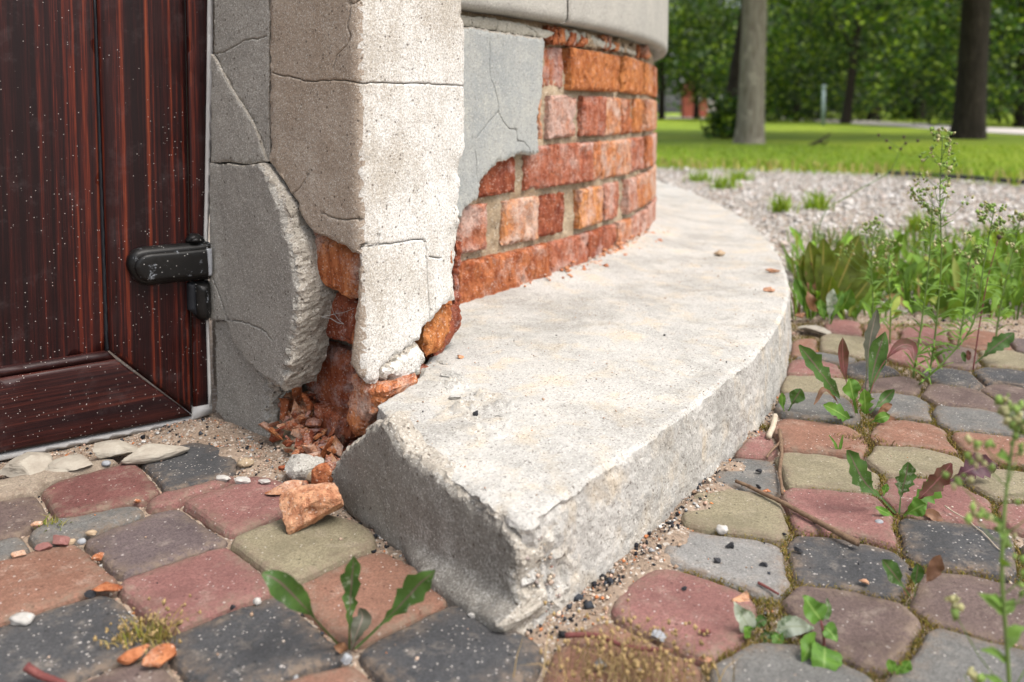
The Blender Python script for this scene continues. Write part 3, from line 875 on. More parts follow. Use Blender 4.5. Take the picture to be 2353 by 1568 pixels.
mid = [(617.5, TY), (1072, TY), (1067, -40), (1066, 20), (1062, 38), (1068, 60), (1071, 120), (1070, 200), (1070, 250), (1069, 330), (1064, 362), (1061, 400), (1060, 450), (1058, 500), (1055, 560), (1052, 610), (1049, 650), (1046, 690), (1034, 692), (1018, 702), (1004, 722), (993, 740), (984, 742), (974, 757), (968, 778), (950, 793), (932, 806), (910, 818), (892, 832), (880, 846), (874, 862), (870, 880), (856, 886), (842, 884), (828, 870), (812, 852), (802, 835), (806, 800), (812, 760), (818, 710), (821, 660), (824, 610), (826, 585), (822, 582), (805, 578), (795, 569), (770, 558), (745, 547), (722, 534), (708, 520), (698, 512), (690, 492), (680, 468), (664, 442), (648, 412), (632, 388), (618, 370)]
two_tone(slab('plaster_piece', P_PIL.off(0.0035), mid, 0.034, M['brownface'], BLD, step=0.005, jag=0.0011, bevel=0.0025, bw=0.004, amp=0.0012, freq=30, seed=42, dfn=pil_right_d, zmax=HTOP, frac=None, crackw=0.0007, crackd=0.007,
     cracks=[lv, [(820, 578), (828, 570), (838, 563), (850, 566), (868, 562), (895, 561), (920, 557), (950, 550), (976, 550), (980, 575), (982, 620), (984, 690), (988, 738)], [(868, 564), (872, 548)], [(979, 590), (1010, 594)], [(672, 446), (690, 430), (705, 405)], [(742, 490), (775, 505), (820, 503)], [(800, -10), (803, 20), (797, 60), (806, 85), (796, 105), (775, 125), (765, 150)], [(803, 12), (830, 0)]]))
sml = [(878, 850), (892, 835), (912, 821), (934, 808), (952, 796), (968, 783), (976, 800), (984, 832), (966, 862), (948, 876), (928, 889), (912, 882), (895, 878), (880, 872)]
slab('plaster_piece', P_PIL.off(0.008), sml, 0.03, M['pilaster'], BLD, frac=M['fracture'], step=0.005, jag=0.0012, bevel=0.008, bw=0.009, amp=0.0014, freq=30, seed=44)
# brick showing through at the far edge, and the broken orange brick below it
slab('brick', P_RIGHT.off(-0.004), [(1012, 560), (1030, 553), (1037, 565), (1036, 600), (1028, 620), (1012, 628), (1006, 615), (1008, 585)], 0.03, M['brickorange'], BLD, step=0.004, jag=0.002, bevel=0.004, bw=0.006, amp=0.003, freq=90, seed=45, dfn=lambda V: np.full(len(V), 0.0065))
slab('brick', P_RIGHT.off(-0.006), [(1016, 706), (1046, 692), (1043, 735), (1036, 770), (1026, 800), (1005, 815), (987, 823), (978, 800), (974, 780), (982, 752), (996, 728)], 0.05, M['brickorange'], BLD, step=0.004, jag=0.0012, bevel=0.006, bw=0.007, amp=0.003, freq=60, seed=46, dfn=None)
slab('brick', P_RIGHT.off(-0.03), [(985, 740), (1046, 700), (1050, 560), (1064, 560), (1062, 760), (1000, 830)], 0.03, M['brickdark'], BLD, step=0.005, jag=0.002, bevel=0.004, bw=0.006, amp=0.004, freq=60, seed=47)
# bricks bared in the broken corner
cav = [
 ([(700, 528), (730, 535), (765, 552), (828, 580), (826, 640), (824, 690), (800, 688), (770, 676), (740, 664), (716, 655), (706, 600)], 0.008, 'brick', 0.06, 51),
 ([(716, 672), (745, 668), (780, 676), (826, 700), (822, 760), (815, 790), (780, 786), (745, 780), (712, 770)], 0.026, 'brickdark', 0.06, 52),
 ([(690, 800), (730, 790), (775, 800), (810, 810), (806, 870), (800, 930), (780, 945), (755, 940), (720, 925), (700, 890)], 0.046, 'brickdark', 0.05, 53),  # dark brick colour paints the shade deep in the gap
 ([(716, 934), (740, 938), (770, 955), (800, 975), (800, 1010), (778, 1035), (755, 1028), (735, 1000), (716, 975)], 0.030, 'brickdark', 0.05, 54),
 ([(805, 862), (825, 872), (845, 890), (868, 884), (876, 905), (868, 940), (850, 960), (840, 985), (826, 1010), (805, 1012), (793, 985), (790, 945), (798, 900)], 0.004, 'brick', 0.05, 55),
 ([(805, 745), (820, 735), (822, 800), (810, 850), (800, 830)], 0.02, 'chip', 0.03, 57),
]
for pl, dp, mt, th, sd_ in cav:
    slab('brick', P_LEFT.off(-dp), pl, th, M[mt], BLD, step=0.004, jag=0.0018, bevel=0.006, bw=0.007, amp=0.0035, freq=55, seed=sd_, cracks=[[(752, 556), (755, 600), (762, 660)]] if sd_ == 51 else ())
slab('mortar_bed', P_LEFT.off(-0.064), [(690, 640), (840, 670), (840, 1020), (690, 1020)], 0.02, M['darkmortar'], BLD, step=0.006, jag=0.001, amp=0.006, freq=60, seed=58)
slab('mortar_stump', P_RIGHT.off(-0.010), [(868, 905), (885, 900), (880, 925), (890, 950), (868, 965), (852, 958), (866, 935)], 0.03, M['lump'], BLD, step=0.004, jag=0.002, bevel=0.005, bw=0.005, amp=0.004, freq=80, seed=59)
slab('brick', P_RIGHT.off(-0.004), [(885, 886), (930, 892), (965, 868), (990, 842), (996, 858), (960, 890), (920, 908), (890, 905)], 0.03, M['brickdark'], BLD, step=0.004, jag=0.002, bevel=0.005, bw=0.005, amp=0.003, freq=80, seed=60)

# ------------------------------------------------------------------ concrete step
def build_step():
    P = resample(STEP_PL, 0.004)
    far = P[:, 1] > 1.6
    P = P[~far | (np.arange(len(P)) % 4 == 0)]
    if area2(P) < 0: P = P[::-1].copy()
    nr = onormals(P)
    jg = 0.0018 * vnoise(P, 60, 1, 3) + 0.0012 * vnoise(P, 230, 2, 2)
    # the front end is broken off, so its arris is ragged
    tl = (L1_ - L0_) / np.linalg.norm(L1_ - L0_); rel = P - L0_
    along = rel @ tl; across = np.abs(rel @ np.array((tl[1], -tl[0])))
    fr = ((across < 0.03) & (along > -0.15) & (along < np.linalg.norm(L1_ - L0_) - 0.022)).astype(float)
    P = P + nr * (jg * (1 + 1.5 * fr))[:, None]
    nr = onormals(P)
    pts = [P]
    for f in (0.002, 0.005, 0.009):
        R = P - nr * f
        R = R[inside(R, P)]; R = R[dist_line(R, P) > f * 0.7]
        pts.append(R)
    rg = np.random.default_rng(5)
    lo, hi = P.min(0), P.max(0)
    def gridpts(x0, x1, y0, y1, st):
        gx, gy = np.meshgrid(np.arange(x0, x1, st), np.arange(y0, y1, st))
        g = np.column_stack([gx.ravel(), gy.ravel()])
        return g + rg.uniform(-.3, .3, g.shape) * st
    g1 = gridpts(-0.2, 0.6, 0.5, 1.3, 0.0075)
    g2 = gridpts(lo[0], hi[0], 1.3, hi[1], 0.04)
    g3 = gridpts(-0.14, 0.0, 0.64, 0.86, 0.0032)
    for g in (g1, g2, g3):
        g = g[inside(g, P)]
        g = g[dist_line(g, P) > 0.011]
        pts.append(g)
    A = np.vstack(pts); n0 = len(P)
    V2, Fc, mp = cdt(A, [(i, (i + 1) % n0) for i in range(n0)])
    dl = dist_line(V2, P)
    z = step_z(V2[:, 1]) + 0.0022 * vnoise(V2, 18, 4, 3) + 0.0007 * vnoise(V2, 120, 5, 2)
    # gentle rise toward the wall
    rr = np.hypot(V2[:, 0] - CEN[0], V2[:, 1] - CEN[1])
    z += 0.012 * np.clip(1 - (rr - RAD) / 0.16, 0, 1) ** 2 * np.clip((V2[:, 1] - 1.0) / 0.5, 0, 1) * 1.6
    # spilled lumps of mortar by the pilaster
    for (px, py, r, h) in ((1045, 880, 0.016, 0.008), (1075, 935, 0.018, 0.007), (1055, 930, 0.012, 0.006), (1030, 850, 0.010, 0.006), (1110, 900, 0.014, 0.004), (1180, 925, 0.02, 0.004), (1095, 980, 0.016, 0.004), (1240, 1005, 0.02, 0.004)):
        c = G(px, py, ZS)[:2]
        d = np.hypot(V2[:, 0] - c[0], V2[:, 1] - c[1])
        z += h * 1.5 * np.exp(-(d / r) ** 2) * np.clip(0.25 + 2.0 * vnoise(V2, 120, 9, 3), 0, 2)
    # chips knocked out near the outer edge
    for (px, py, r, h) in ((1600, 845, 0.020, 0.004), (1435, 1030, 0.012, 0.004), (1250, 1150, 0.012, 0.004), (1780, 770, 0.02, 0.005), (1128, 1058, 0.007, 0.004), (1590, 850, 0.01, 0.005)):
        c = G(px, py, ZS)[:2]
        d = np.hypot(V2[:, 0] - c[0], V2[:, 1] - c[1])
        z -= h * np.exp(-(d / r) ** 2) * np.clip(0.6 + 1.2 * vnoise(V2, 90, 19, 3), 0, 2)
    k = np.clip(1 - dl / 0.009, 0, 1)
    z -= 0.0034 * np.clip(1 - dl / 0.005, 0, 1) ** 1.3 * (0.9 + 0.9 * vnoise(V2, 70, 8, 2)) + 0.006 * np.clip(1 - dl / 0.012, 0, 1) * np.clip(vnoise(V2, 38, 18, 3) - 0.18, 0, 1)
    V = [np.column_stack([V2, z])]
    ring = [mp.get(i) for i in range(n0)]
    zt = z[ring]
    prev = ring; idx = len(V2)
    levels = (0.95, 0.88, 0.8, 0.72, 0.64, 0.56, 0.48, 0.4, 0.32, 0.24, 0.16, 0.08, 0.02, -0.05, -0.4)
    for q, f in enumerate(levels):
        zz = zt * f if f > 0 else np.full(n0, f * 0.06)
        P3 = np.column_stack([P, zz])
        lat = 0.0022 * vnoise(P3, 45, 33, 3) + 0.0014 * vnoise(P3, 190, 34, 2) + 0.003 * (1 - f)
        cf = np.exp(-(np.hypot(P[:, 0] - L1_[0], P[:, 1] - L1_[1]) / 0.06) ** 2)
        lat = lat + cf * (0.010 * vnoise(P3, 48, 36, 3) + 0.007 * vnoise(P3, 140, 37, 3))
        lat = lat - 0.010 * fr * np.clip((1 - f) * 5, 0, 1)
        Q = P + nr * lat[:, None]
        V.append(np.column_stack([Q, zz]))
        cur = list(range(idx, idx + n0)); idx += n0
        for i in range(n0):
            a, b_ = i, (i + 1) % n0
            if prev[a] is None or prev[b_] is None: continue
            Fc.append((prev[a], cur[a], cur[b_], prev[b_]))
        prev = cur
    body = mk('concrete_step', np.vstack(V), Fc, M['step'], None)
    nearrim = np.concatenate([dl < 0.0055, np.ones(sum(len(q) for q in V[1:]), bool)])
    body.data.polygons.foreach_set('use_smooth', [not any(nearrim[i] for i in p.vertices) for p in body.data.polygons])
    return tag(body, 'low pale concrete step curving round the foot of the brick wall', 'step')
STEP = build_step()
WORG[STEP.name] = np.array(STEP.location)
def skim_d(V):
    # a swelling near the foot with a crease above it
    q = np.array(P_STEP.hit(960, 1243)); q2 = np.array(P_STEP.hit(1205, 1392))
    t = np.clip((V[:, 0] - q[0] + 0.02) / 0.06, 0, 1)
    zc = q[1] + (q2[1] - q[1]) * np.clip((V[:, 0] - q[0]) / (q2[0] - q[0]), -0.3, 1.2)
    return 0.004 + 0.017 * t * np.clip((zc + 0.0025 * vnoise(V, 40, 2, 2) - V[:, 1]) / 0.006, 0, 1) - 0.003 * np.clip((V[:, 1] - 0.05) / 0.03, 0, 1)
slab('skim_coat', P_STEP, [(880, 956), (902, 985), (917, 1008), (935, 1035), (960, 1052), (990, 1072), (1018, 1092), (1035, 1108), (1062, 1128), (1090, 1150), (1118, 1163), (1140, 1180), (1168, 1204), (1186, 1232), (1197, 1268), (1200, 1300), (1194, 1330), (1196, 1352), (1206, 1385), (1212, 1410), (1200, 1440), (1205, 1470), (1180, 1462), (1140, 1440), (1100, 1420), (1040, 1372), (980, 1326), (920, 1282), (860, 1232), (810, 1192), (775, 1150), (762, 1118), (768, 1085), (782, 1050), (800, 1025), (822, 1005), (835, 985), (848, 970), (866, 966)],
     0.02, M['skim'], STEP, frac=M['fracture'], step=0.005, jag=0.0014, bevel=0.006, bw=0.007, amp=0.0022, freq=30, seed=71, dfn=skim_d)

# coarse stones laid bare in the broken corner of the step
def bare_stones():
    rg = np.random.default_rng(17)
    n = 520
    P = resample(STEP_PL, 0.002)
    if area2(P) < 0: P = P[::-1].copy()
    nr = onormals(P)
    d = np.hypot(P[:, 0] - L1_[0], P[:, 1] - L1_[1])
    w_ = np.exp(-(d / 0.09) ** 2) * (P[:, 1] < 0.8); w_ /= w_.sum()
    i = rg.choice(len(P), n, p=w_)
    z = rg.uniform(0.0, ZS - 0.004, n) * rg.random(n) ** 0.3
    C = np.column_stack([P[i] + nr[i] * (0.0005 + 0.003 * (1 - z / ZS))[:, None], z])
    return C, rg
# ------------------------------------------------------------------ door
M['wood'] = wood_mat('mahogany_foil', DOOR_ANG)
M['woodh'] = wood_mat('mahogany_foil_rail', DOOR_ANG, True)
M['gasket'] = simple_mat('black_gasket', (0.012, 0.013, 0.016), (0.02, 0.022, 0.026), 60, 0.6, 0.2)
M['white_pvc'] = simple_mat('white_pvc', (0.66, 0.64, 0.61), (0.55, 0.53, 0.50), 40, 0.45, 0.1)
M['grey_strip'] = simple_mat('grey_door_strip', (0.42, 0.41, 0.40), (0.34, 0.33, 0.32), 60, 0.5, 0.2)
def hinge_mat():
    b = MB('black_hinge_plastic')
    col = b.mix(b.ramp(b.noise(40, 4, 0.6), [(0.4, 0.0), (0.7, 1.0)]), (0.006, 0.0058, 0.0055), (0.013, 0.012, 0.011))
    sc = b.math('MULTIPLY', b.ramp(b.noise(55, 5, 0.75, dist=0.4), [(0.60, 0.0), (0.66, 1.0)]), b.ramp(b.noise(500, 3, 0.7), [(0.40, 0.0), (0.58, 1.0)]))
    col = b.mix(b.math('MULTIPLY', sc, 0.75), col, (0.40, 0.43, 0.47))
    for s_, th, md in ((220, 0.9, 0.2), (420, 0.93, 0.3)):
        vv = b.voro(s_); r = b.sep(vv.outputs['Color'])[0]
        mm = b.math('MULTIPLY', b.ramp(r, [(th, 0.0), (th + 0.01, 1.0)]), b.ramp(vv.outputs['Distance'], [(md * 0.6, 1.0), (md, 0.0)]))
        col = b.mix(b.math('MULTIPLY', mm, 0.7), col, (0.6, 0.58, 0.55))
    return b.bsdf(col, 0.42, b.bump(b.noise(600, 3, 0.6), 0.12, 0.0005), 0.3)
M['hinge'] = hinge_mat()
DOOR = empty('door', (float(P_DOOR.hit(250, 900)[0] * 0 + E_[0] - _dv[0] * 0.2), float(E_[1] - _dv[1] * 0.2), 0.0), 'dark mahogany door with white specks, its lower hinge corner showing', 'door')
DOOR['kind'] = 'thing'
kw = dict(jag=0, amp=0.0, gap=0, step=0.03, seg=0.02, zmax=HTOP, own=False)
PN = slab('panel', P_DOOR.off(-0.012), [(-700, -1000), (186, -1000), (193, -700), (217, 0), (246, 806), (-700, 975)], 0.01, M['wood'], DOOR, bevel=0.0, bw=0.002, **kw)
slab('gasket', P_DOOR.off(-0.007), [(184, -1000), (195, -1000), (222, 0), (236, 400), (252, 800), (249, 808), (243, 806), (216, 0)], 0.006, M['gasket'], DOOR, bevel=0.0005, bw=0.001, **kw)
slab('stile', P_DOOR, [(199, -1000), (410, -1000), (415, -700), (427.5, 0), (436, 480), (444, 955), (254, 809), (240, 400), (226, 0)], 0.02, M['wood'], DOOR, bevel=0.0045, bw=0.007, **kw)
slab('glazing_bead', P_DOOR.off(-0.003), [(-700, 977), (0, 848), (249, 809), (267, 826), (0, 870), (-700, 1005)], 0.012, M['woodh'], DOOR, bevel=0.003, bw=0.005, **kw)
slab('rail', P_DOOR.off(0.0002), [(-700, 1007), (0, 872), (267, 828), (443, 956.5), (0, 1043), (-700, 1183)], 0.02, M['woodh'], DOOR, bevel=0.002, bw=0.004, **kw)
FRM = slab('frame', P_DOOR.off(-0.006), [(405, -1000), (475, -1000), (478, 0), (476, 200), (472, 450), (469, 560), (471, 650), (475, 745), (480, 934), (446, 940), (438, 480), (429, 0)], 0.03, M['wood'], DOOR, bevel=0.001, bw=0.003, **kw)
slab('frame_edge', P_DOOR.off(-0.003), [(474, -1000), (485, -1000), (491, 0), (490, 200), (485, 400), (479, 555), (480, 650), (481, 744), (488, 938), (481, 936), (476, 745), (472, 650), (470, 560), (473, 450), (477, 200), (479, 0)], 0.03, M['white_pvc'], DOOR, bevel=0.0012, bw=0.002, **kw)
slab('threshold_strip', P_DOOR.off(-0.003), [(-700, 1186), (0, 1046), (442, 959), (447, 938), (488, 930), (489, 950), (432, 974), (200, 1021), (0, 1061), (-700, 1204)], 0.03, M['grey_strip'], DOOR, bevel=0.0012, bw=0.002, **kw)
# the far stile of the door and the wall beyond it, outside the frame
slab('stile', P_DOOR.off(0.0004), [(-1100, -1000), (-706, -1000), (-706, 1180), (-1100, 1262)], 0.02, M['wood'], DOOR, bevel=0.0045, bw=0.007, **kw)
slab('plaster_piece', Path(np.array([P_DOOR.M(np.array([P_DOOR.hit(-1105, 600)[0]]), np.array([0.0]), np.array([0.02]))[0][:2] - _dv * 1.3, P_DOOR.M(np.array([P_DOOR.hit(-1105, 600)[0]]), np.array([0.0]), np.array([0.02]))[0][:2]])), [(0.0, -0.03), (1.3, -0.03), (1.3, HTOP), (0.0, HTOP)], 0.06, M['reveal'], BLD, raw=True, step=0.04, seg=0.02, jag=0.0006, amp=0.002, freq=12, seed=91)
# hinge on the stile
kh = dict(jag=0, amp=0.0, gap=0, step=0.005, seg=0.002, own=False)
HG = slab('hinge', P_DOOR.off(0.012), RB([(806, 250), (812, 212), (828, 184), (852, 164), (885, 152), (930, 143), (1100, 128), (1290, 111), (1322, 112), (1334, 125), (1338, 200), (1340, 300), (1336, 338), (1322, 346), (1100, 366), (960, 384), (925, 384), (890, 374), (855, 352), (830, 320), (812, 285)]), 0.014, M['hinge'], DOOR, bevel=0.006, bw=0.006, **kh)
slab('cover_plate', P_DOOR.off(0.0165), RB([(850, 270), (858, 235), (880, 207), (915, 188), (955, 180), (1150, 164), (1310, 148), (1330, 150), (1334, 200), (1334, 318), (1322, 324), (1150, 340), (950, 360), (915, 354), (885, 338), (862, 310)]), 0.006, M['hinge'], HG, bevel=0.003, bw=0.004, **kh)
slab('knuckle', P_DOOR.off(0.010), RB([(1178, 100), (1192, 74), (1220, 60), (1255, 60), (1285, 80), (1300, 112), (1240, 120), (1180, 118)]), 0.012, M['hinge'], HG, bevel=0.006, bw=0.006, **kh)
slab('knuckle_cap', P_DOOR.off(0.014), RB([(1200, 112), (1210, 90), (1235, 80), (1262, 86), (1280, 110), (1240, 116)]), 0.006, M['hinge'], HG, bevel=0.003, bw=0.003, **kh)
slab('pin', P_DOOR.off(0.016), RB([(1232, 372), (1330, 362), (1340, 400), (1346, 560), (1338, 592), (1318, 612), (1290, 616), (1262, 604), (1244, 580), (1236, 540)]), 0.018, M['hinge'], HG, bevel=0.010, bw=0.009, **kh)
slab('pin_collar', P_DOOR.off(0.010), RB([(1188, 372), (1240, 368), (1250, 590), (1225, 560), (1190, 540)]), 0.012, M['gasket'], HG, bevel=0.004, bw=0.005, **kh)
slab('leaf_bracket', P_DOOR.off(0.0178), RB([(1300, 152), (1330, 150), (1334, 200), (1334, 318), (1312, 322), (1308, 250)]), 0.004, M['greypebble'], HG, bevel=0.001, bw=0.002, **kh)

# ------------------------------------------------------------------ pavers
def D2(f, pts): return f(pts)
pv = []
def add(kind, f, pts): pv.append((kind, f(pts)))
add('b', RC_, [(-420, 545), (-200, 490), (20, 430), (215, 402), (258, 436), (276, 520), (235, 590), (80, 655), (-200, 730), (-420, 790)])
add('m', RC_, [(265, 370), (330, 320), (560, 262), (800, 208), (868, 225), (935, 300), (985, 390), (950, 425), (700, 480), (450, 532), (385, 522), (310, 445)])
add('g', RC_, [(182, 645), (235, 592), (500, 520), (800, 448), (888, 488), (882, 525), (640, 612), (390, 700), (245, 716), (200, 690)])
add('g', RC_, [(-380, 800), (-150, 720), (60, 656), (135, 660), (188, 725), (180, 772), (0, 842), (-150, 895), (-380, 960)])
add('k', RC_, [(905, 202), (960, 165), (1100, 120), (1240, 85), (1400, 165), (1440, 215), (1400, 262), (1230, 325), (1068, 372), (1010, 300)])
add('r', RC_, [(915, 445), (960, 410), (1080, 380), (1390, 305), (1470, 300), (1410, 335), (1200, 402), (975, 482), (932, 470)])
add('r', RC_, [(1163, 440), (1200, 405), (1400, 345), (1600, 298), (1720, 345), (1862, 440), (1845, 475), (1660, 560), (1480, 632), (1405, 622), (1290, 542)])
add('p', RC_, [(540, 692), (600, 640), (830, 555), (1060, 488), (1140, 485), (1230, 540), (1388, 655), (1375, 698), (1150, 790), (900, 882), (745, 888), (655, 800)])
add('y', RC_, [(1478, 682), (1540, 628), (1680, 575), (1850, 530), (2050, 555), (2215, 610), (2285, 685), (2265, 715), (2090, 820), (1900, 928), (1815, 932), (1650, 842), (1555, 762)])
add('o', RC_, [(-420, 930), (-150, 835), (250, 740), (440, 715), (530, 750), (625, 850), (716, 930), (702, 962), (430, 1065), (0, 1215), (-220, 1290), (-420, 1330)])
add('r', RC_, [(750, 972), (810, 920), (1050, 825), (1290, 742), (1400, 735), (1500, 790), (1685, 935), (1665, 1005), (1400, 1120), (1110, 1240), (1045, 1232), (900, 1130)])
add('o', RC_, [(1858, 955), (1920, 925), (2060, 865), (2260, 785), (2370, 788), (2480, 850), (2620, 925), (2752, 1010), (2742, 1055), (2540, 1150), (2345, 1230), (2170, 1318), (2090, 1282), (1960, 1122)])
add('k', RC_, [(-400, 1390), (-100, 1260), (200, 1140), (560, 1032), (680, 1025), (760, 1080), (905, 1228), (895, 1280), (860, 1350), (600, 1460), (330, 1580), (100, 1680), (-400, 1800)])
add('k', RC_, [(1090, 1315), (1150, 1255), (1350, 1165), (1560, 1090), (1690, 1065), (1800, 1100), (1960, 1210), (2135, 1330), (2150, 1370), (2080, 1440), (1850, 1520), (1600, 1610), (1450, 1660), (1330, 1640), (1130, 1470)])
add('b', RC_, [(480, 1600), (560, 1545), (720, 1475), (880, 1430), (960, 1440), (1060, 1510), (1200, 1640), (1240, 1720), (1000, 1830), (700, 1900), (560, 1760)])
add('k', RD, [(262, 1432), (340, 1362), (540, 1250), (730, 1150), (800, 1128), (890, 1150), (1080, 1265), (1255, 1365), (1322, 1450), (1275, 1530), (1150, 1600), (850, 1720), (600, 1780), (430, 1640)])
add('o', RD, [(-480, 1640), (-300, 1560), (-60, 1490), (130, 1482), (250, 1510), (380, 1640), (480, 1760), (300, 1850), (-100, 1960), (-300, 1850)])
add('o', RD, [(1385, 1540), (1440, 1460), (1600, 1340), (1750, 1240), (1840, 1224), (2010, 1300), (2200, 1385), (2330, 1490), (2290, 1600), (2100, 1720), (1800, 1820), (1500, 1700)])
add('y', RD, [(1000, 1790), (1100, 1690), (1280, 1600), (1370, 1620), (1480, 1740), (1560, 1850), (1300, 1960), (1100, 1930)])
add('t', RC_, [(-420, 470), (0, 345), (350, 262), (690, 196), (715, 212), (560, 250), (330, 308), (255, 365), (0, 420), (-420, 540)])
# right-hand side
add('l', RE, [(8, 800), (30, 710), (90, 645), (250, 645), (440, 660), (600, 690), (690, 760), (702, 850), (706, 950), (660, 1012), (500, 972), (300, 925), (130, 880), (30, 835)])
add('y', RE, [(118, 545), (200, 400), (320, 366), (450, 380), (570, 402), (685, 465), (704, 560), (700, 655), (650, 690), (480, 668), (300, 640), (150, 605)])
add('g', RE, [(300, 290), (345, 225), (410, 165), (560, 180), (635, 228), (655, 300), (650, 365), (580, 382), (430, 362), (320, 340)])
add('r', RE, [(395, 112), (480, 30), (560, 8), (610, 60), (595, 125), (545, 152), (430, 150)])
add('r', RE, [(-305, 1105), (-240, 1020), (-130, 930), (-50, 890), (60, 880), (250, 948), (420, 1050), (410, 1140), (335, 1280), (235, 1388), (120, 1402), (-60, 1330), (-240, 1215)])
add('k', RE, [(728, 668), (775, 635), (950, 650), (1160, 680), (1350, 758), (1405, 850), (1425, 930), (1400, 1000), (1290, 1010), (1050, 965), (850, 962), (742, 905), (722, 800)])
add('r', RE, [(703, 392), (755, 350), (950, 358), (1150, 385), (1230, 425), (1330, 560), (1400, 675), (1360, 715), (1230, 680), (1050, 640), (800, 628), (720, 570)])
add('y', RE, [(683, 165), (725, 124), (900, 128), (1100, 170), (1170, 210), (1250, 300), (1230, 370), (1130, 388), (950, 370), (745, 350), (692, 300)])
add('b', RE, [(735, 1045), (795, 985), (950, 982), (1150, 1035), (1330, 1090), (1430, 1160), (1500, 1265), (1460, 1370), (1395, 1448), (1250, 1450), (1090, 1410), (950, 1290), (810, 1130)])
add('g', RE, [(240, 1560), (330, 1480), (420, 1420), (560, 1382), (750, 1395), (950, 1430), (1120, 1520), (1210, 1640), (1180, 1760), (900, 1860), (500, 1800), (280, 1680)])
add('b', RE, [(1545, 1060), (1555, 975), (1640, 905), (1800, 910), (2000, 945), (2200, 1005), (2420, 1085), (2470, 1200), (2420, 1340), (2200, 1320), (1950, 1260), (1760, 1190), (1600, 1125)])
add('g', RE, [(1435, 1560), (1478, 1430), (1590, 1290), (1750, 1300), (1980, 1360), (2250, 1430), (2460, 1510), (2540, 1650), (2440, 1800), (2000, 1840), (1600, 1760), (1450, 1680)])
add('k', RE, [(1408, 610), (1470, 562), (1700, 570), (1900, 600), (2010, 640), (2110, 740), (2160, 830), (2100, 880), (1900, 850), (1700, 822), (1560, 800), (1470, 730)])
add('k', RE, [(2180, 780), (2240, 720), (2420, 740), (2600, 800), (2660, 900), (2620, 1010), (2450, 990), (2250, 920), (2190, 860)])
add('r', RE, [(1338, 385), (1365, 312), (1500, 288), (1650, 300), (1800, 330), (1880, 372), (1955, 465), (1990, 550), (1930, 590), (1760, 560), (1580, 535), (1440, 500)])
add('y', RE, [(1235, 165), (1290, 95), (1450, 88), (1620, 112), (1710, 145), (1775, 205), (1775, 250), (1650, 272), (1480, 268), (1340, 250), (1270, 215)])
add('r', RE, [(2060, 500), (2100, 450), (2220, 438), (2420, 470), (2560, 540), (2600, 640), (2400, 640), (2180, 590), (2090, 560)])
add('y', RE, [(1830, 300), (1900, 265), (2050, 262), (2220, 290), (2420, 340), (2500, 420), (2350, 450), (2120, 425), (1950, 390), (1870, 350)])
add('o', RE, [(1760, 40), (1830, 15), (1950, 18), (2180, 45), (2420, 95), (2480, 170), (2400, 235), (2150, 185), (1950, 145), (1820, 100)])
add('o', RGG, [(665, 1470), (690, 1405), (755, 1374), (880, 1385), (1010, 1405), (1120, 1470), (1185, 1560), (1165, 1605), (1000, 1595), (850, 1582), (700, 1565), (672, 1520)])
add('o', RGG, [(1275, 1525), (1310, 1440), (1370, 1380), (1440, 1370), (1590, 1400), (1680, 1475), (1740, 1560), (1700, 1582), (1500, 1548), (1340, 1545)])
add('g', RGG, [(688, 1325), (738, 1242), (800, 1225), (900, 1228), (1010, 1245), (1100, 1330), (1105, 1385), (1000, 1402), (880, 1385), (750, 1362)])
add('g', RGG, [(1255, 1300), (1270, 1232), (1320, 1212), (1480, 1222), (1570, 1280), (1622, 1375), (1600, 1398), (1480, 1378), (1340, 1358)])
add('g', RGG, [(1612, 1335), (1660, 1302), (1800, 1298), (1950, 1318), (2050, 1342), (2120, 1405), (2185, 1485), (2130, 1488), (1900, 1458), (1720, 1425), (1650, 1385)])
add('y', RGG, [(678, 1165), (735, 1112), (860, 1100), (1030, 1124), (1085, 1180), (1070, 1232), (930, 1220), (730, 1204)])
add('b', RGG, [(1230, 1170), (1280, 1118), (1400, 1108), (1500, 1140), (1525, 1200), (1480, 1220), (1340, 1205), (1250, 1205)])
add('b', RGG, [(1580, 1215), (1635, 1174), (1780, 1180), (1960, 1228), (2065, 1318), (2010, 1338), (1850, 1318), (1690, 1288), (1610, 1255)])
add('b', RGG, [(1950, 1190), (2050, 1158), (2190, 1185), (2350, 1240), (2400, 1330), (2280, 1340), (2120, 1295), (2010, 1240)])
add('k', RGG, [(1600, 1075), (1690, 1056), (1850, 1078), (1910, 1125), (1895, 1165), (1780, 1182), (1680, 1142), (1620, 1110)])
add('k', RGG, [(1895, 1082), (1955, 1050), (2120, 1060), (2330, 1105), (2420, 1180), (2280, 1192), (2080, 1155), (1945, 1140)])
add('g', RGG, [(2080, 1310), (2160, 1312), (2330, 1360), (2450, 1440), (2400, 1500), (2240, 1480), (2150, 1400)])
add('r', RGG, [(718, 1085), (758, 1030), (880, 1008), (1010, 1040), (1042, 1088), (960, 1112), (800, 1102)])
add('o', RGG, [(745, 925), (800, 890), (880, 880), (900, 930), (850, 965), (770, 985)])
add('g', RGG, [(760, 990), (900, 955), (1090, 985), (1120, 1020), (1040, 1035), (900, 1000)])
add('y', RGG, [(905, 915), (990, 862), (1180, 868), (1265, 918), (1250, 968), (1110, 985), (930, 958)])
add('r', RGG, [(1290, 935), (1360, 880), (1520, 905), (1600, 960), (1640, 1020), (1540, 1040), (1390, 1000)])
add('k', RGG, [(1060, 1060), (1150, 1020), (1280, 1040), (1380, 1085), (1270, 1110), (1120, 1100)])
add('r', RGG, [(978, 792), (1010, 758), (1120, 768), (1185, 830), (1150, 862), (1010, 842)])
add('o', RGG, [(1190, 800), (1290, 778), (1380, 800), (1400, 850), (1300, 880), (1210, 868)])
add('r', RGG, [(1420, 830), (1540, 812), (1680, 830), (1720, 880), (1600, 910), (1460, 880)])
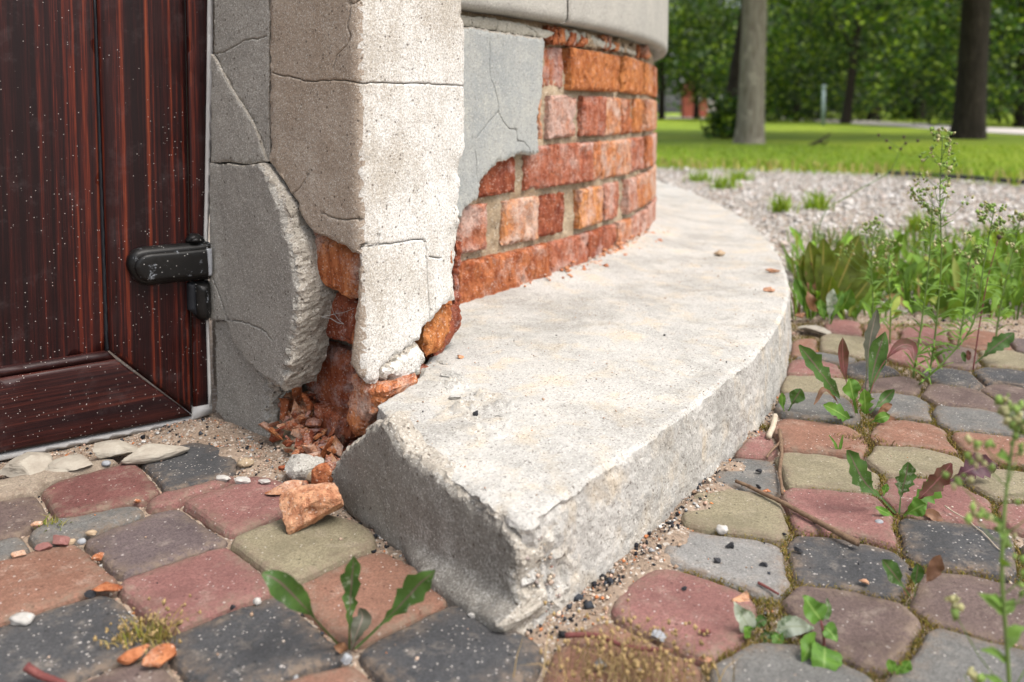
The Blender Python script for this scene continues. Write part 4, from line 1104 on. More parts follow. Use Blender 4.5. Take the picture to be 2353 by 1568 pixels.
add('o', RGG, [(1720, 850), (1760, 826), (1990, 832), (2120, 918), (2085, 948), (1900, 930), (1770, 905)])
add('y', RGG, [(1925, 1000), (1985, 932), (2110, 945), (2300, 1000), (2330, 1070), (2150, 1062), (1980, 1042)])
add('p', RGG, [(2110, 890), (2200, 880), (2400, 930), (2440, 1010), (2280, 990), (2160, 945)])
add('b', RGG, [(1660, 960), (1760, 930), (1880, 960), (1900, 1020), (1850, 1060), (1720, 1040)])
PAVPOLY = []
def paver(kind, poly2, sd_, top=0.0, grow=0):
    P = np.array(poly2)
    if area2(P) < 0: P = P[::-1].copy()
    Q = np.roll(P, -1, axis=0)
    P = np.stack([0.9 * P + 0.1 * Q, 0.1 * P + 0.9 * Q], 1).reshape(-1, 2)
    P = resample(P, 0.0045)
    if grow: P = GROWN[grow - 1]
    P = P + onormals(P) * (0.0006 * vnoise(P, 90, sd_, 2) + 0.0007 * vnoise(P, 330, sd_ + 1, 2))[:, None]
    nr = onormals(P); n = len(P)
    c = P.mean(0)
    rg = np.random.default_rng(900 + sd_)
    tx, ty, dz = rg.normal(0, 0.008), rg.normal(0, 0.008), rg.normal(0, 0.0011)
    pts = [P]
    for f in (0.0012, 0.003, 0.006, 0.011):
        R = P - nr * f
        R = R[inside(R, P)]
        if len(R): R = R[dist_line(R, P) > f * 0.8]
        if len(R): pts.append(R if f < 0.01 else R[::2])
    lo, hi = P.min(0), P.max(0)
    gx, gy = np.meshgrid(np.arange(lo[0], hi[0], 0.009), np.arange(lo[1], hi[1], 0.009))
    g = np.column_stack([gx.ravel(), gy.ravel()]) + rg.uniform(-.002, .002, (gx.size, 2))
    g = g[inside(g, P)]
    if len(g): g = g[dist_line(g, P) > 0.014]
    if len(g): pts.append(g)
    V2, Fc, mp = cdt(np.vstack(pts), [(i, (i + 1) % n) for i in range(n)])
    dl = dist_line(V2, P)
    z = np.interp(dl, [0, 0.0012, 0.003, 0.006, 0.011, 0.03], [-0.0062, -0.0026, -0.0006, 0.0, 0.0001, 0.0001])
    z = z + np.clip(dl / 0.003, 0, 1) * (0.0009 * vnoise(V2, 30, sd_ + 3, 3) + 0.0005 * vnoise(V2, 160, sd_ + 4, 2))
    # worn, chipped arrises
    z = z - 0.0022 * np.clip(1 - dl / 0.007, 0, 1) * np.clip(vnoise(V2, 55, sd_ + 6, 3) - 0.1, 0, 1) * 2
    V = [np.column_stack([V2, z])]
    ring = [mp[i] for i in range(n)]; prev = ring; idx = len(V2)
    for o_, zz in ((0.0008, -0.016), (0.002, -0.05)):
        V.append(np.column_stack([P + nr * o_, np.full(n, zz)]))
        cur = list(range(idx, idx + n)); idx += n
        Fc += [(prev[i], cur[i], cur[(i + 1) % n], prev[(i + 1) % n]) for i in range(n)]
        prev = cur
    V = np.vstack(V)
    V[:, 2] += (V[:, 0] - c[0]) * tx + (V[:, 1] - c[1]) * ty + dz + top
    dirt = np.concatenate([np.clip(1.15 - dl / (0.007 + 0.006 * (1 + vnoise(V2, 35, sd_ + 9, 2))), 0, 1), np.ones(2 * n)])
    po = mk('paver', V, Fc, PAV[kind], pavement, cols=np.column_stack([dirt, dirt, dirt]))
    rim = np.concatenate([dl < 0.002, np.ones(2 * n, bool)])
    po.data.polygons.foreach_set('use_smooth', [not any(rim[i] for i in p.vertices) for p in po.data.polygons])
    PAVPOLY.append(P)
# the stones are laid close: let every outline out until only a narrow joint is left
RAW = []
for kd, px in pv:
    P = np.array([G(x, y, -0.002)[:2] for x, y in px])
    if area2(P) < 0: P = P[::-1].copy()
    RAW.append(resample(P, 0.0045))
GROWN = RAW
for it in range(4):
    nxt = []
    for i, P in enumerate(GROWN):
        d = np.full(len(P), 0.05)
        lo, hi = P.min(0) - 0.03, P.max(0) + 0.03
        for j, Q in enumerate(GROWN + [STEP_PL]):
            if j == i or (Q.max(0) < lo).any() or (Q.min(0) > hi).any(): continue
            d = np.minimum(d, dist_line(P, Q))
            d = np.where(inside(P, Q), 0.0, d)
        push = np.clip((d - 0.0030) / 2, -0.0006, 0.0030)
        tot = np.linalg.norm(P - RAW[i], axis=1)
        push = np.where(tot > 0.0105, np.minimum(push, 0), push)
        P2 = P + onormals(P) * push[:, None]
        P2 = 0.6 * P2 + 0.2 * np.roll(P2, 1, axis=0) + 0.2 * np.roll(P2, -1, axis=0)
        nxt.append(P2)
    GROWN = nxt
for k_, (kd, px) in enumerate(pv):
    paver(kd, RAW[k_], k_ * 7 + 1, grow=k_ + 1)
# the same paving carried on outside the photograph's frame
def free(P):
    for Q in PAVPOLY + [STEP_PL]:
        if inside(P, Q).any() or inside(Q, P).any(): return False
    return True
def extend():
    rg = np.random.default_rng(3)
    kinds = 'kgomrybklo'
    e1 = _dv; e2 = np.array((e1[1], -e1[0]))
    org = G(0, 1250)[:2]
    k_ = 0
    for r in range(-1, 9):
        off = rg.uniform(0, 0.1)
        for c in range(-11, 14):
            c0 = org + e1 * (c * 0.118 + off) + e2 * (r * 0.098 + 0.0)
            if c0[1] < 0.12 or c0[1] > 1.5 or abs(c0[0]) > 1.5: continue
            P = np.array([c0 + e1 * a + e2 * b_ for a, b_ in ((0.012, 0.004), (0.098, 0.003), (0.108, 0.012), (0.110, 0.080), (0.100, 0.089), (0.012, 0.090), (0.004, 0.080), (0.003, 0.014))])
            X, Y = project(np.column_stack([P, np.zeros(len(P))]))
            if ((X > 5) & (X < 2348) & (Y > 0) & (Y < 1563)).any(): continue
            if ((P - E_) @ np.array((_dv[1], -_dv[0]))).min() < 0.045 and c0[0] < 0: continue
            if not free(P): continue
            k_ += 1
            paver(kinds[rg.integers(len(kinds))], P, 3000 + k_ * 7)
extend()
# ------------------------------------------------------------------ loose things on the ground
import bmesh
def rotm(rx, ry, rz):
    return np.array(Matrix.Rotation(rz, 3, 'Z') @ Matrix.Rotation(ry, 3, 'Y') @ Matrix.Rotation(rx, 3, 'X'))

ICO = {}
def ico(sub):
    if sub not in ICO:
        bm = bmesh.new(); bmesh.ops.create_icosphere(bm, subdivisions=sub, radius=1.0)
        bm.verts.index_update()
        ICO[sub] = (np.array([v.co[:] for v in bm.verts]), [tuple(v.index for v in f.verts) for f in bm.faces]); bm.free()
    return ICO[sub]
def rock_geo(dims, seed, angular=True, npts=14, sub=1, rough=0.06):
    """a broken stone: a ball cut by random planes, then roughened; or a water-worn pebble"""
    rg = np.random.default_rng(seed)
    V, Fc = ico(2 + min(sub, 2) if angular else 3)
    V = V.copy()
    if angular:
        for k in range(npts):
            nrm = rg.normal(size=3); nrm /= np.linalg.norm(nrm)
            d = rg.uniform(0.28, 0.66)
            ex = np.maximum(V @ nrm - d, 0)
            V -= ex[:, None] * nrm
        V = V / np.abs(V).max(0)
        V = V + V * (0.03 * vnoise(V, 3.0, seed + 2, 3) + 0.03 * vnoise(V, 9.0, seed + 3, 2))[:, None]
    nrm = V / np.maximum(np.linalg.norm(V, axis=1), 1e-6)[:, None]
    V = V + nrm * (rough * 2 * vnoise(V, 1.6, seed, 3))[:, None]
    V = V / np.abs(V).max(0) * (np.array(dims) / 2)
    return V, Fc

def rock(name, px, py, dims, mat, seed, label=None, cat=None, group=None, z=0.0, rz=0.0, tilt=(0, 0), angular=True, parent=None, npts=14, sub=1, rough=0.06, smooth=False, sink=0.12):
    """a stone whose lowest visible edge stands at the given spot"""
    V, Fc = rock_geo(dims, seed, angular, npts, sub, rough)
    V = V @ rotm(tilt[0], tilt[1], rz).T
    c = G(px, py, z)
    c = c + np.array((0, abs(V[:, 1].min()) * 0.55, 0))
    V = V + np.array((c[0], c[1], z - V[:, 2].min() - dims[2] * sink))
    o = mk(name, V, Fc, M[mat], parent, smooth=smooth)
    if parent is None: tag(o, label, cat, group)
    return o

pz = lambda px, Yy: px * Yy / FPX
# big light orange brick fragment: a broken block with two hollows
def big_fragment():
    bm = bmesh.new(); bmesh.ops.create_cube(bm, size=2.0)
    bmesh.ops.subdivide_edges(bm, edges=bm.edges[:], cuts=13, use_grid_fill=True)
    bm.verts.index_update()
    V = np.array([v.co[:] for v in bm.verts]); Fc = [tuple(v.index for v in f.verts) for f in bm.faces]; bm.free()
    V = V / (np.sum(np.abs(V) ** 7, axis=1) ** (1 / 7))[:, None]
    for nrm, d in (((0.8, -0.2, 0.7), 0.95), ((-0.75, -0.3, 0.55), 0.85), ((-0.9, 0.3, -0.3), 0.9), ((0.5, 0.5, 0.75), 1.0), ((0.2, -0.8, -0.6), 1.02), ((-0.3, -0.5, 0.85), 1.05)):
        nrm = np.array(nrm) / np.linalg.norm(nrm)
        V -= np.maximum(V @ nrm - d, 0)[:, None] * nrm
    V = V * np.array((0.0245, 0.0150, 0.0135))
    V[:, 2] += 0.10 * V[:, 0]
    nr_ = V / np.linalg.norm(V, axis=1)[:, None]
    V = V + nr_ * (0.0030 * vnoise(V, 60, 3, 3) + 0.0012 * vnoise(V, 260, 4, 3))[:, None]
    for h, r in (((-0.017, -0.0165, 0.003), 0.005), ((-0.002, -0.0175, 0.002), 0.0048)):
        d = np.linalg.norm(V - np.array(h), axis=1)
        V = V - nr_ * (0.006 * np.exp(-(d / r) ** 2))[:, None]
    V = V @ rotm(0.12, -0.16, 0.40).T
    c = G(706, 1222)
    V = V + np.array((c[0], c[1] + 0.012, -V[:, 2].min() - 0.001))
    tag(mk('brick_fragment', V, Fc, M['chippale'], None, smooth=False), 'large pale orange brick fragment lying on the yellow paver by the step', 'brick fragment')
big_fragment()
DEB = [
 # name, px, py, dims, mat, seed, label, category, kw
 ('brick_fragment', 650, 1139, (0.034, 0.022, 0.016), 'chip', 21, 'rust red brick lump at the far edge of the pink paver', 'brick fragment', {}),
 ('brick_fragment', 742, 1128, (0.026, 0.016, 0.030), 'chip', 22, 'reddish brick wedge propped against the grey end of the step', 'brick fragment', dict(tilt=(0.2, 0.5))),
 ('brick_fragment', 716, 1150, (0.018, 0.014, 0.010), 'chip', 23, 'small brick piece just behind the large pale orange fragment', 'brick fragment', {}),
 ('mortar_chunk', 690, 1108, (0.040, 0.034, 0.034), 'lump', 24, 'rounded grey mortar chunk under the heap of brick rubble', 'mortar chunk', dict(npts=10, sub=2, rough=0.16)),
 ('mortar_chunk', 725, 1112, (0.022, 0.018, 0.014), 'mortar', 25, 'sandy tan mortar crumb right of the grey mortar chunk', 'mortar chunk', dict(angular=False, smooth=True, rough=0.2)),
 ('mortar_chunk', 560, 1075, (0.018, 0.014, 0.010), 'mortar', 26, 'sandy tan mortar crumb left of the grey mortar chunk', 'mortar chunk', dict(angular=False, smooth=True, rough=0.2)),
 ('plaster_chip', 512, 1108, (0.020, 0.012, 0.008), 'whitestone', 27, 'white plaster chip at the edge of the charcoal paver by the door', 'plaster chip', {}),
 ('plaster_chip', 548, 1112, (0.028, 0.014, 0.010), 'whitestone', 28, 'longest white plaster chip, above the pink paver', 'plaster chip', {}),
 ('plaster_chip', 606, 1114, (0.016, 0.011, 0.007), 'whitestone', 29, 'white plaster chip beside the rust red brick lump', 'plaster chip', {}),
 ('brick_chip', 236, 1366, (0.022, 0.012, 0.007), 'chip', 30, 'flat orange brick chip beside a black clinker bit on the left pavers', 'brick chip', dict(rz=0.5)),
 ('brick_chip', 312, 1158, (0.009, 0.007, 0.005), 'chip', 31, 'tiny orange brick chip on the corner of the maroon paver', 'brick chip', {}),
 ('brick_chip', 372, 1532, (0.026, 0.016, 0.012), 'chip', 32, 'larger of two orange brick chips in the joint at the bottom left', 'brick chip', dict(rz=0.9)),
 ('brick_chip', 304, 1522, (0.020, 0.012, 0.009), 'chip', 33, 'smaller of two orange brick chips in the joint at the bottom left', 'brick chip', {}),
 ('brick_chip', 225, 1288, (0.011, 0.008, 0.006), 'chip', 34, 'orange brick chip in the joint beside the terracotta paver at left', 'brick chip', {}),
 ('brick_chip', 78, 1212, (0.012, 0.007, 0.005), 'chip', 35, 'orange brick chip at the corner of the dark brown left edge paver', 'brick chip', {}),
 ('brick_chip', 35, 1284, (0.014, 0.008, 0.006), 'chip', 36, 'orange brick chip between the grey and terracotta pavers at the left edge', 'brick chip', {}),
 ('brick_chip', 1712, 1380, (0.021, 0.014, 0.007), 'chippale', 37, 'bright orange flat brick chip at the corner of the light grey paver', 'brick chip', dict(rz=0.2)),
 ('brick_chip', 1990, 1344, (0.010, 0.007, 0.004), 'chippale', 38, 'small orange brick chip on the charcoal paver at right', 'brick chip', {}),
 ('brick_chip', 1620, 1528, (0.009, 0.008, 0.005), 'chip', 39, 'orange brick chip beside the seedling at the bottom', 'brick chip', {}),
 ('brick_chip', 1762, 1134, (0.010, 0.008, 0.004), 'chip', 40, 'flat orange brick chip beside the long brown twig', 'brick chip', {}),
 ('white_pebble', 45, 1438, (0.022, 0.014, 0.010), 'whitestone', 41, 'smooth white pebble between terracotta and charcoal pavers at far left', 'pebble', dict(angular=False, smooth=True)),
 ('red_pebble', 133, 1258, (0.017, 0.013, 0.013), 'redpebble', 42, 'taller dark red stone in the joint below the grey paver', 'pebble', {}),
 ('red_pebble', 90, 1268, (0.018, 0.010, 0.008), 'redpebble', 43, 'flatter dark red stone in the joint below the grey paver', 'pebble', {}),
 ('tan_pebble', 160, 1252, (0.009, 0.008, 0.006), 'tanpebble', 44, 'round tan pebble next to the dark red stones', 'pebble', dict(angular=False, smooth=True)),
 ('tan_pebble', 208, 1232, (0.012, 0.008, 0.006), 'tanpebble', 45, 'amber tan pebble at the edge of the patched grey paver', 'pebble', dict(angular=False, smooth=True)),
 ('grey_pebble', 186, 1252, (0.007, 0.006, 0.005), 'greypebble', 46, 'small grey pebble above the terracotta paver', 'pebble', dict(angular=False, smooth=True)),
 ('grey_pebble', 242, 1072, (0.009, 0.007, 0.006), 'greypebble', 47, 'dark grey pebble between two limestone pieces at the door', 'pebble', dict(angular=False, smooth=True)),
 ('clinker_bit', 205, 1372, (0.012, 0.010, 0.009), 'coal', 48, 'black clinker bit beside the flat orange chip at left', 'clinker', {}),
 ('clinker_bit', 1682, 1262, (0.014, 0.011, 0.008), 'coal', 49, 'black clinker bit at the corner between light grey and charcoal pavers', 'clinker', {}),
 ('clinker_bit', 1836, 1268, (0.010, 0.008, 0.007), 'coal', 50, 'black clinker bit on top of the charcoal paver at right', 'clinker', {}),
 ('clinker_bit', 1756, 1302, (0.012, 0.008, 0.006), 'coal', 51, 'larger black crumb on the light grey paver', 'clinker', {}),
 ('clinker_bit', 1648, 1294, (0.009, 0.007, 0.006), 'coal', 52, 'smaller black crumb on the light grey paver', 'clinker', {}),
 ('clinker_bit', 1572, 1358, (0.006, 0.006, 0.005), 'coal', 53, 'black crumb on the pink paver by the step corner', 'clinker', {}),
 ('clinker_bit', 1876, 1208, (0.008, 0.006, 0.006), 'coal', 54, 'dark crumb on the red paver beside the long twig', 'clinker', {}),
 ('clinker_bit', 536, 1402, (0.008, 0.007, 0.006), 'coal', 55, 'black crumb at the lower edge of the big pink paver', 'clinker', {}),
 ('clinker_bit', 1745, 1088, (0.010, 0.009, 0.007), 'coal', 56, 'black crumb on the small grey paver beside the step', 'clinker', {}),
 ('clinker_bit', 1742, 1122, (0.009, 0.008, 0.006), 'coal', 57, 'black crumb at the front edge of the small grey paver', 'clinker', {}),
 ('white_pebble', 1660, 1228, (0.013, 0.010, 0.010), 'whitestone', 58, 'pale pebble between the yellow paver and the light grey paver', 'pebble', dict(angular=False, smooth=True)),
 ('white_pebble', 590, 1392, (0.008, 0.007, 0.007), 'whitestone', 59, 'white pebble between the big pink and charcoal pavers', 'pebble', dict(angular=False, smooth=True)),
 ('grey_pebble', 2022, 1206, (0.007, 0.006, 0.004), 'greypebble', 60, 'grey pebble on the red paver left of the dandelion', 'pebble', dict(angular=False, smooth=True)),
 ('grey_pebble', 1378, 1540, (0.009, 0.008, 0.007), 'greypebble', 61, 'blue grey pebble at the foot of the step corner', 'pebble', {}),
 ('grey_pebble', 1512, 1474, (0.012, 0.008, 0.006), 'greypebble', 62, 'blue grey flat pebble under the pink paver', 'pebble', {}),
 ('white_pebble', 1085, 1421, (0.009, 0.006, 0.005), 'whitestone', 63, 'white pebble on the joint above the dark front paver', 'pebble', {}),
 ('grey_pebble', 795, 1526, (0.008, 0.007, 0.006), 'greypebble', 64, 'blue grey pebble at the root of the front dandelion', 'pebble', {}),
 ('limestone_piece', 40, 1092, (0.055, 0.036, 0.019), 'limestone', 65, 'limestone piece at the left edge below the door', 'limestone piece', dict(rz=0.5, npts=5, sink=0.15, sub=2)),
 ('limestone_piece', 160, 1083, (0.058, 0.036, 0.019), 'limestone', 66, 'thick limestone piece second from left below the door', 'limestone piece', dict(rz=0.25, npts=5, sink=0.15, sub=2)),
 ('limestone_piece', 262, 1053, (0.050, 0.032, 0.018), 'limestone', 67, 'limestone piece tucked under the door strip in the middle', 'limestone piece', dict(rz=0.2, npts=5, sink=0.15, sub=2)),
 ('limestone_piece', 348, 1064, (0.072, 0.032, 0.018), 'limestone', 68, 'long limestone piece nearest the jamb, rightmost below the door', 'limestone piece', dict(rz=0.62, npts=5, sink=0.15, sub=2)),
 ('limestone_piece', 1880, 768, (0.048, 0.055, 0.014), 'limestone', 69, 'rust stained limestone piece beside the far curve of the step', 'limestone piece', dict(npts=12)),
 ('brick_chip', 1845, 730, (0.022, 0.016, 0.010), 'chip', 70, 'orange brick chip behind the rust stained limestone piece', 'brick chip', {}),
]
for nm, px, py, dm, mt, sd_, lb, ct, kwv in DEB:
    if mt == 'coal': dm = tuple(q * 0.68 for q in dm)
    if mt in ('whitestone', 'tanpebble'): dm = tuple(q * 0.8 for q in dm); kwv = dict(kwv, rough=0.16)
    rock(nm, px, py, dm, mt, sd_, lb, ct, 'loose bits on the paving', **kwv)
# on the step
for px, py, dm, mt, sd_, lb in ((1654, 588, (0.024, 0.016, 0.014), 'tanpebble', 80, 'brown stone chip standing on the far part of the step'), (1777, 626, (0.027, 0.014, 0.008), 'chippale', 81, 'upper of two orange brick chips at the outer edge of the step'), (1771, 670, (0.019, 0.013, 0.010), 'chippale', 82, 'lower of two orange brick chips at the outer edge of the step'),
                                (1057, 823, (0.009, 0.007, 0.004), 'chip', 83, 'small orange brick chip on the step right of the pilaster'), (1091, 958, (0.006, 0.006, 0.006), 'coal', 84, 'black crumb among the mortar lumps on the step'), (1334, 612, (0.016, 0.012, 0.012), 'chip', 85, 'left of two brick chips lying at the foot of the brick wall'), (1356, 600, (0.016, 0.012, 0.012), 'chippale', 86, 'right of two brick chips lying at the foot of the brick wall'), (1187, 648, (0.012, 0.008, 0.008), 'chip', 87, 'orange chip in the mortar crumbs below the lowest bricks')):
    rock('brick_chip' if mt.startswith('chip') else ('clinker_bit' if mt == 'coal' else 'stone_chip'), px, py, dm, mt, sd_, lb, 'brick chip' if mt.startswith('chip') else ('clinker' if mt == 'coal' else 'stone chip'), 'loose bits on the step', z=float(step_z(G(px, py, ZS)[1])) + 0.001)

def octas(C, size, cols, seed, flat=0.75):
    """many small irregular eight-sided grains in one mesh"""
    rg = np.random.default_rng(seed)
    n = len(C)
    base = np.array([(1, 0, 0), (-1, 0, 0), (0, 1, 0), (0, -1, 0), (0, 0, 1), (0, 0, -1)], float)
    B = base[None] * (rg.uniform(0.6, 1.25, (n, 6, 1)))
    B = B + rg.normal(0, 0.18, B.shape)
    q = rg.normal(size=(n, 4)); q /= np.linalg.norm(q, axis=1)[:, None]
    w_, x, y, z = q.T
    R = np.stack([np.stack([1 - 2 * (y * y + z * z), 2 * (x * y - z * w_), 2 * (x * z + y * w_)], -1), np.stack([2 * (x * y + z * w_), 1 - 2 * (x * x + z * z), 2 * (y * z - x * w_)], -1), np.stack([2 * (x * z - y * w_), 2 * (y * z + x * w_), 1 - 2 * (x * x + y * y)], -1)], -2)
    B = np.einsum('nij,nkj->nki', R, B) * (np.asarray(size)[:, None, None] / 2)
    B[:, :, 2] *= flat
    V = (B + C[:, None, :]).reshape(-1, 3)
    f = np.array([(0, 2, 4), (2, 1, 4), (1, 3, 4), (3, 0, 4), (2, 0, 5), (1, 2, 5), (3, 1, 5), (0, 3, 5)])
    Fc = (f[None] + 6 * np.arange(n)[:, None, None]).reshape(-1, 3)
    return V, Fc, np.repeat(cols, 6, axis=0)

PAL = np.array([(0.52, 0.39, 0.30), (0.60, 0.50, 0.41), (0.42, 0.29, 0.20), (0.50, 0.33, 0.25), (0.30, 0.20, 0.14), (0.020, 0.020, 0.024), (0.05, 0.055, 0.065), (0.66, 0.64, 0.60), (0.58, 0.22, 0.09), (0.30, 0.30, 0.30)])
PRB = np.array([0.24, 0.15, 0.13, 0.13, 0.09, 0.075, 0.04, 0.06, 0.045, 0.04])
def in_any(Q, polys):
    r = np.zeros(len(Q), bool)
    for P in polys: r |= inside(Q, P)
    return r
BLDPOLY = np.array([tuple(E2_ - _dv * 1.2), tuple(E2_), tuple(C_ - _u * 0.0), tuple(R_), tuple(BACK), (-0.3, 2.2), (-1.4, 2.2), (-1.5, 0.3)])
def grit():
    rg = np.random.default_rng(42)
    n = 150000
    Q = np.column_stack([rg.uniform(-0.68, 0.95, n), rg.uniform(0.37, 1.5, n)])
    inp = in_any(Q, PAVPOLY)
    keep = (~inp) | (rg.random(n) < 0.006)
    keep &= ~inside(Q, STEP_PL) & ~inside(Q, BLDPOLY)
    keep &= rg.random(n) < np.where(Q[:, 1] > 1.0, 0.45, 1.0)
    Q, inp = Q[keep], inp[keep]
    sz = 0.0011 * np.exp(rg.normal(0, 0.48, len(Q))) * 1.45
    sz = np.clip(sz, 0.0007, 0.0068)
    z = np.where(inp, 0.0003, sand_z(Q) + 0.0003)
    ci = rg.choice(len(PAL), len(Q), p=PRB / PRB.sum())
    sz = np.where((ci >= 5) & (ci <= 6), sz * 1.45, sz)
    cols = PAL[ci] * rg.uniform(0.75, 1.2, (len(Q), 1))
    C = np.column_stack([Q, z + sz * 0.15])
    V, Fc, cc = octas(C, sz, cols, 5)
    # rubble crumbs at the foot of the wall, on the step
    m = 1500
    q = rg.uniform(0.0, 0.9, m)
    d = np.abs(rg.normal(0, 0.010, m)) + 0.001
    p = P_ARC.M(q, np.full(m, ZS), d)
    s2 = np.clip(0.0022 * np.exp(rg.normal(0, 0.5, m)), 0.0008, 0.008)
    p[:, 2] += s2 * 0.3 + 0.006 * np.clip((q - 0.3) / 0.4, 0, 1)
    c2 = np.where(rg.random((m, 1)) < 0.5, np.array([(0.55, 0.22, 0.11)]), PAL[rg.choice(4, m)]) * rg.uniform(0.7, 1.2, (m, 1))
    V2, F2, k2 = octas(p, s2, c2, 6)
    m = 420
    q = np.abs(rg.normal(0.66, 0.13, m)); d = np.abs(rg.normal(0, 0.016, m)) + 0.002
    p5 = P_ARC.M(q, np.full(m, ZS), d); s5 = np.clip(0.006 * np.exp(rg.normal(0, 0.4, m)), 0.002, 0.016)
    p5[:, 2] += 0.010 + 0.018 * np.exp(-(d / 0.012) ** 2) * rg.random(m)
    c5 = np.array([(0.60, 0.27, 0.14), (0.52, 0.20, 0.10), (0.62, 0.42, 0.32)])[rg.choice(3, m)] * rg.uniform(0.75, 1.15, (m, 1))
    v5, f5, k5 = octas(p5, s5, c5, 16)
    F2 = np.vstack([F2, f5 + len(V2)]); V2 = np.vstack([V2, v5]); k2 = np.vstack([k2, k5])
    # crumbs sprinkled over the step top
    m = 900
    Q = np.column_stack([rg.uniform(-0.1, 0.5, m), rg.uniform(0.55, 1.6, m)])
    ok = inside(Q, STEP_PL) & (np.hypot(Q[:, 0] - CEN[0], Q[:, 1] - CEN[1]) > RAD + 0.005)
    Q = Q[ok]; m = len(Q)
    s3 = np.clip(0.0014 * np.exp(rg.normal(0, 0.4, m)), 0.0006, 0.004)
    c3 = PAL[rg.choice(len(PAL), m, p=PRB / PRB.sum())] * rg.uniform(0.8, 1.2, (m, 1))
    V3, F3, k3 = octas(np.column_stack([Q, step_z(Q[:, 1]) + 0.0012]), s3, c3, 7)
    # dark crumbs and bits of bark gathered along the foot of the step
    m = 1900
    P = resample(STEP_PL, 0.002)
    if area2(P) < 0: P = P[::-1].copy()
    nr = onormals(P)
    j = rg.choice(np.where((P[:, 1] < 1.35) & (P[:, 0] > -0.16))[0], m)
    Q = P[j] + nr[j] * (0.004 + np.abs(rg.normal(0, 0.011, m)))[:, None]
    s4 = np.clip(0.0019 * np.exp(rg.normal(0, 0.5, m)), 0.0008, 0.0075)
    c4 = np.where(rg.random((m, 1)) < 0.3, np.array([(0.03, 0.03, 0.033)]), PAL[rg.choice(len(PAL), m)]) * rg.uniform(0.7, 1.3, (m, 1))
    V4, F4, k4 = octas(np.column_stack([Q, sand_z(Q) + s4 * 0.3]), s4, c4, 8)
    C5, _ = bare_stones()
    ok5 = ((C5[:, :2] - L1_) @ ((L1_ - L0_) / np.linalg.norm(L1_ - L0_)) > -0.02) & (C5[:, 2] > 0)
    C5 = C5[ok5]
    s5 = np.clip(0.0022 * np.exp(rg.normal(0, 0.45, len(C5))), 0.001, 0.008)
    c5 = np.array([(0.55, 0.45, 0.34), (0.62, 0.56, 0.48), (0.48, 0.36, 0.28), (0.36, 0.30, 0.27), (0.40, 0.18, 0.13), (0.66, 0.64, 0.6)])[rg.choice(6, len(C5))] * rg.uniform(0.75, 1.1, (len(C5), 1))
    V5, F5, k5 = octas(C5, s5, c5, 9)
    tag(mk('bared_aggregate', V5, F5, M['grit'], STEP, smooth=False, cols=k5), kind='stuff')
    tag(mk('dark_crumbs', V4, F4, M['grit'], None, smooth=False, cols=k4), 'dark crumbs gathered along the foot of the step', 'grit', kind='stuff')
    for nm, (a, b_, c_), lb in (('joint_grit', (V, Fc, cc), 'loose sand, grit and black crumbs filling the joints'), ('brick_crumbs', (V2, F2, k2), 'fine brick crumbs along the foot of the curved wall'), ('step_grit', (V3, F3, k3), 'fine grit sprinkled on the step')):
        tag(mk(nm, a, b_, M['grit'], None, smooth=False, cols=c_), lb, 'grit', kind='stuff')
grit()

def shard_geo(dims, seed):
    rg = np.random.default_rng(seed)
    p = rg.normal(size=(11, 3)); p /= np.linalg.norm(p, axis=1)[:, None]
    bm = bmesh.new()
    for v in p: bm.verts.new(v)
    bmesh.ops.convex_hull(bm, input=bm.verts[:])
    for v in [v for v in bm.verts if not v.link_faces]: bm.verts.remove(v)
    bmesh.ops.triangulate(bm, faces=bm.faces[:])
    bm.verts.index_update()
    V = np.array([v.co[:] for v in bm.verts]); Fc = [tuple(v.index for v in f.verts) for f in bm.faces]; bm.free()
    return V / np.abs(V).max(0) * np.array(dims) / 2, Fc
# heap of brick rubble spilling from the broken corner
def heap():
    rg = np.random.default_rng(77)
    line = [at(688, 915, 0.925), at(700, 965, 0.90), at(712, 1005, 0.872), at(728, 1045, 0.838), at(748, 1092, 0.795)]
    k = 0
    for i in range(150):
        t = rg.random() * (len(line) - 1.001); a = int(t)
        p = line[a] * (1 - (t - a)) + line[a + 1] * (t - a)
        sp = 0.009 + 0.009 * (t / 4)
        p = p + np.array((rg.normal(0, sp * 1.1), rg.normal(0, sp * 0.7), rg.normal(0, 0.003)))
        s = rg.uniform(0.005, 0.016)
        V, Fc = shard_geo((s * rg.uniform(1.2, 2.4), s * rg.uniform(0.7, 1.1), s * rg.uniform(0.35, 0.7)), 300 + i)
        V = V @ rotm(rg.uniform(-1, 1), rg.uniform(-1, 1), rg.uniform(0, 6)).T + p
        mk('brick_shard', V, Fc, M['brickdark' if rg.random() < 0.5 else ('chip' if rg.random() < .25 else 'brick')], HEAP, smooth=False)
    # sand and dust under the shards
    V, Fc = [], []
    n, m = 26, 14
    for i in range(n):
        t = i / (n - 1) * (len(line) - 1); a = min(int(t), len(line) - 2)
        p = line[a] * (1 - (t - a)) + line[a + 1] * (t - a)
        for j in range(m):
            u = (j / (m - 1) - 0.5) * 2
            V.append(p + np.array((u * (0.03 + 0.01 * t / 4), 0.0, -0.008 - 0.012 * u * u)))
    V = np.array(V); V += 0.0025 * np.column_stack([vnoise(V, 90, s_, 3) for s_ in (1, 2, 3)])
    i = np.arange(n * m).reshape(n, m)
    mk('dust_bed', V, np.stack([i[:-1, :-1], i[:-1, 1:], i[1:, 1:], i[1:, :-1]], -1).reshape(-1, 4), M['mortar'], HEAP)
HEAP = empty('rubble_heap', tuple(G(715, 1090)), 'heap of broken red brick shards spilling from the cracked corner', 'rubble')
heap()
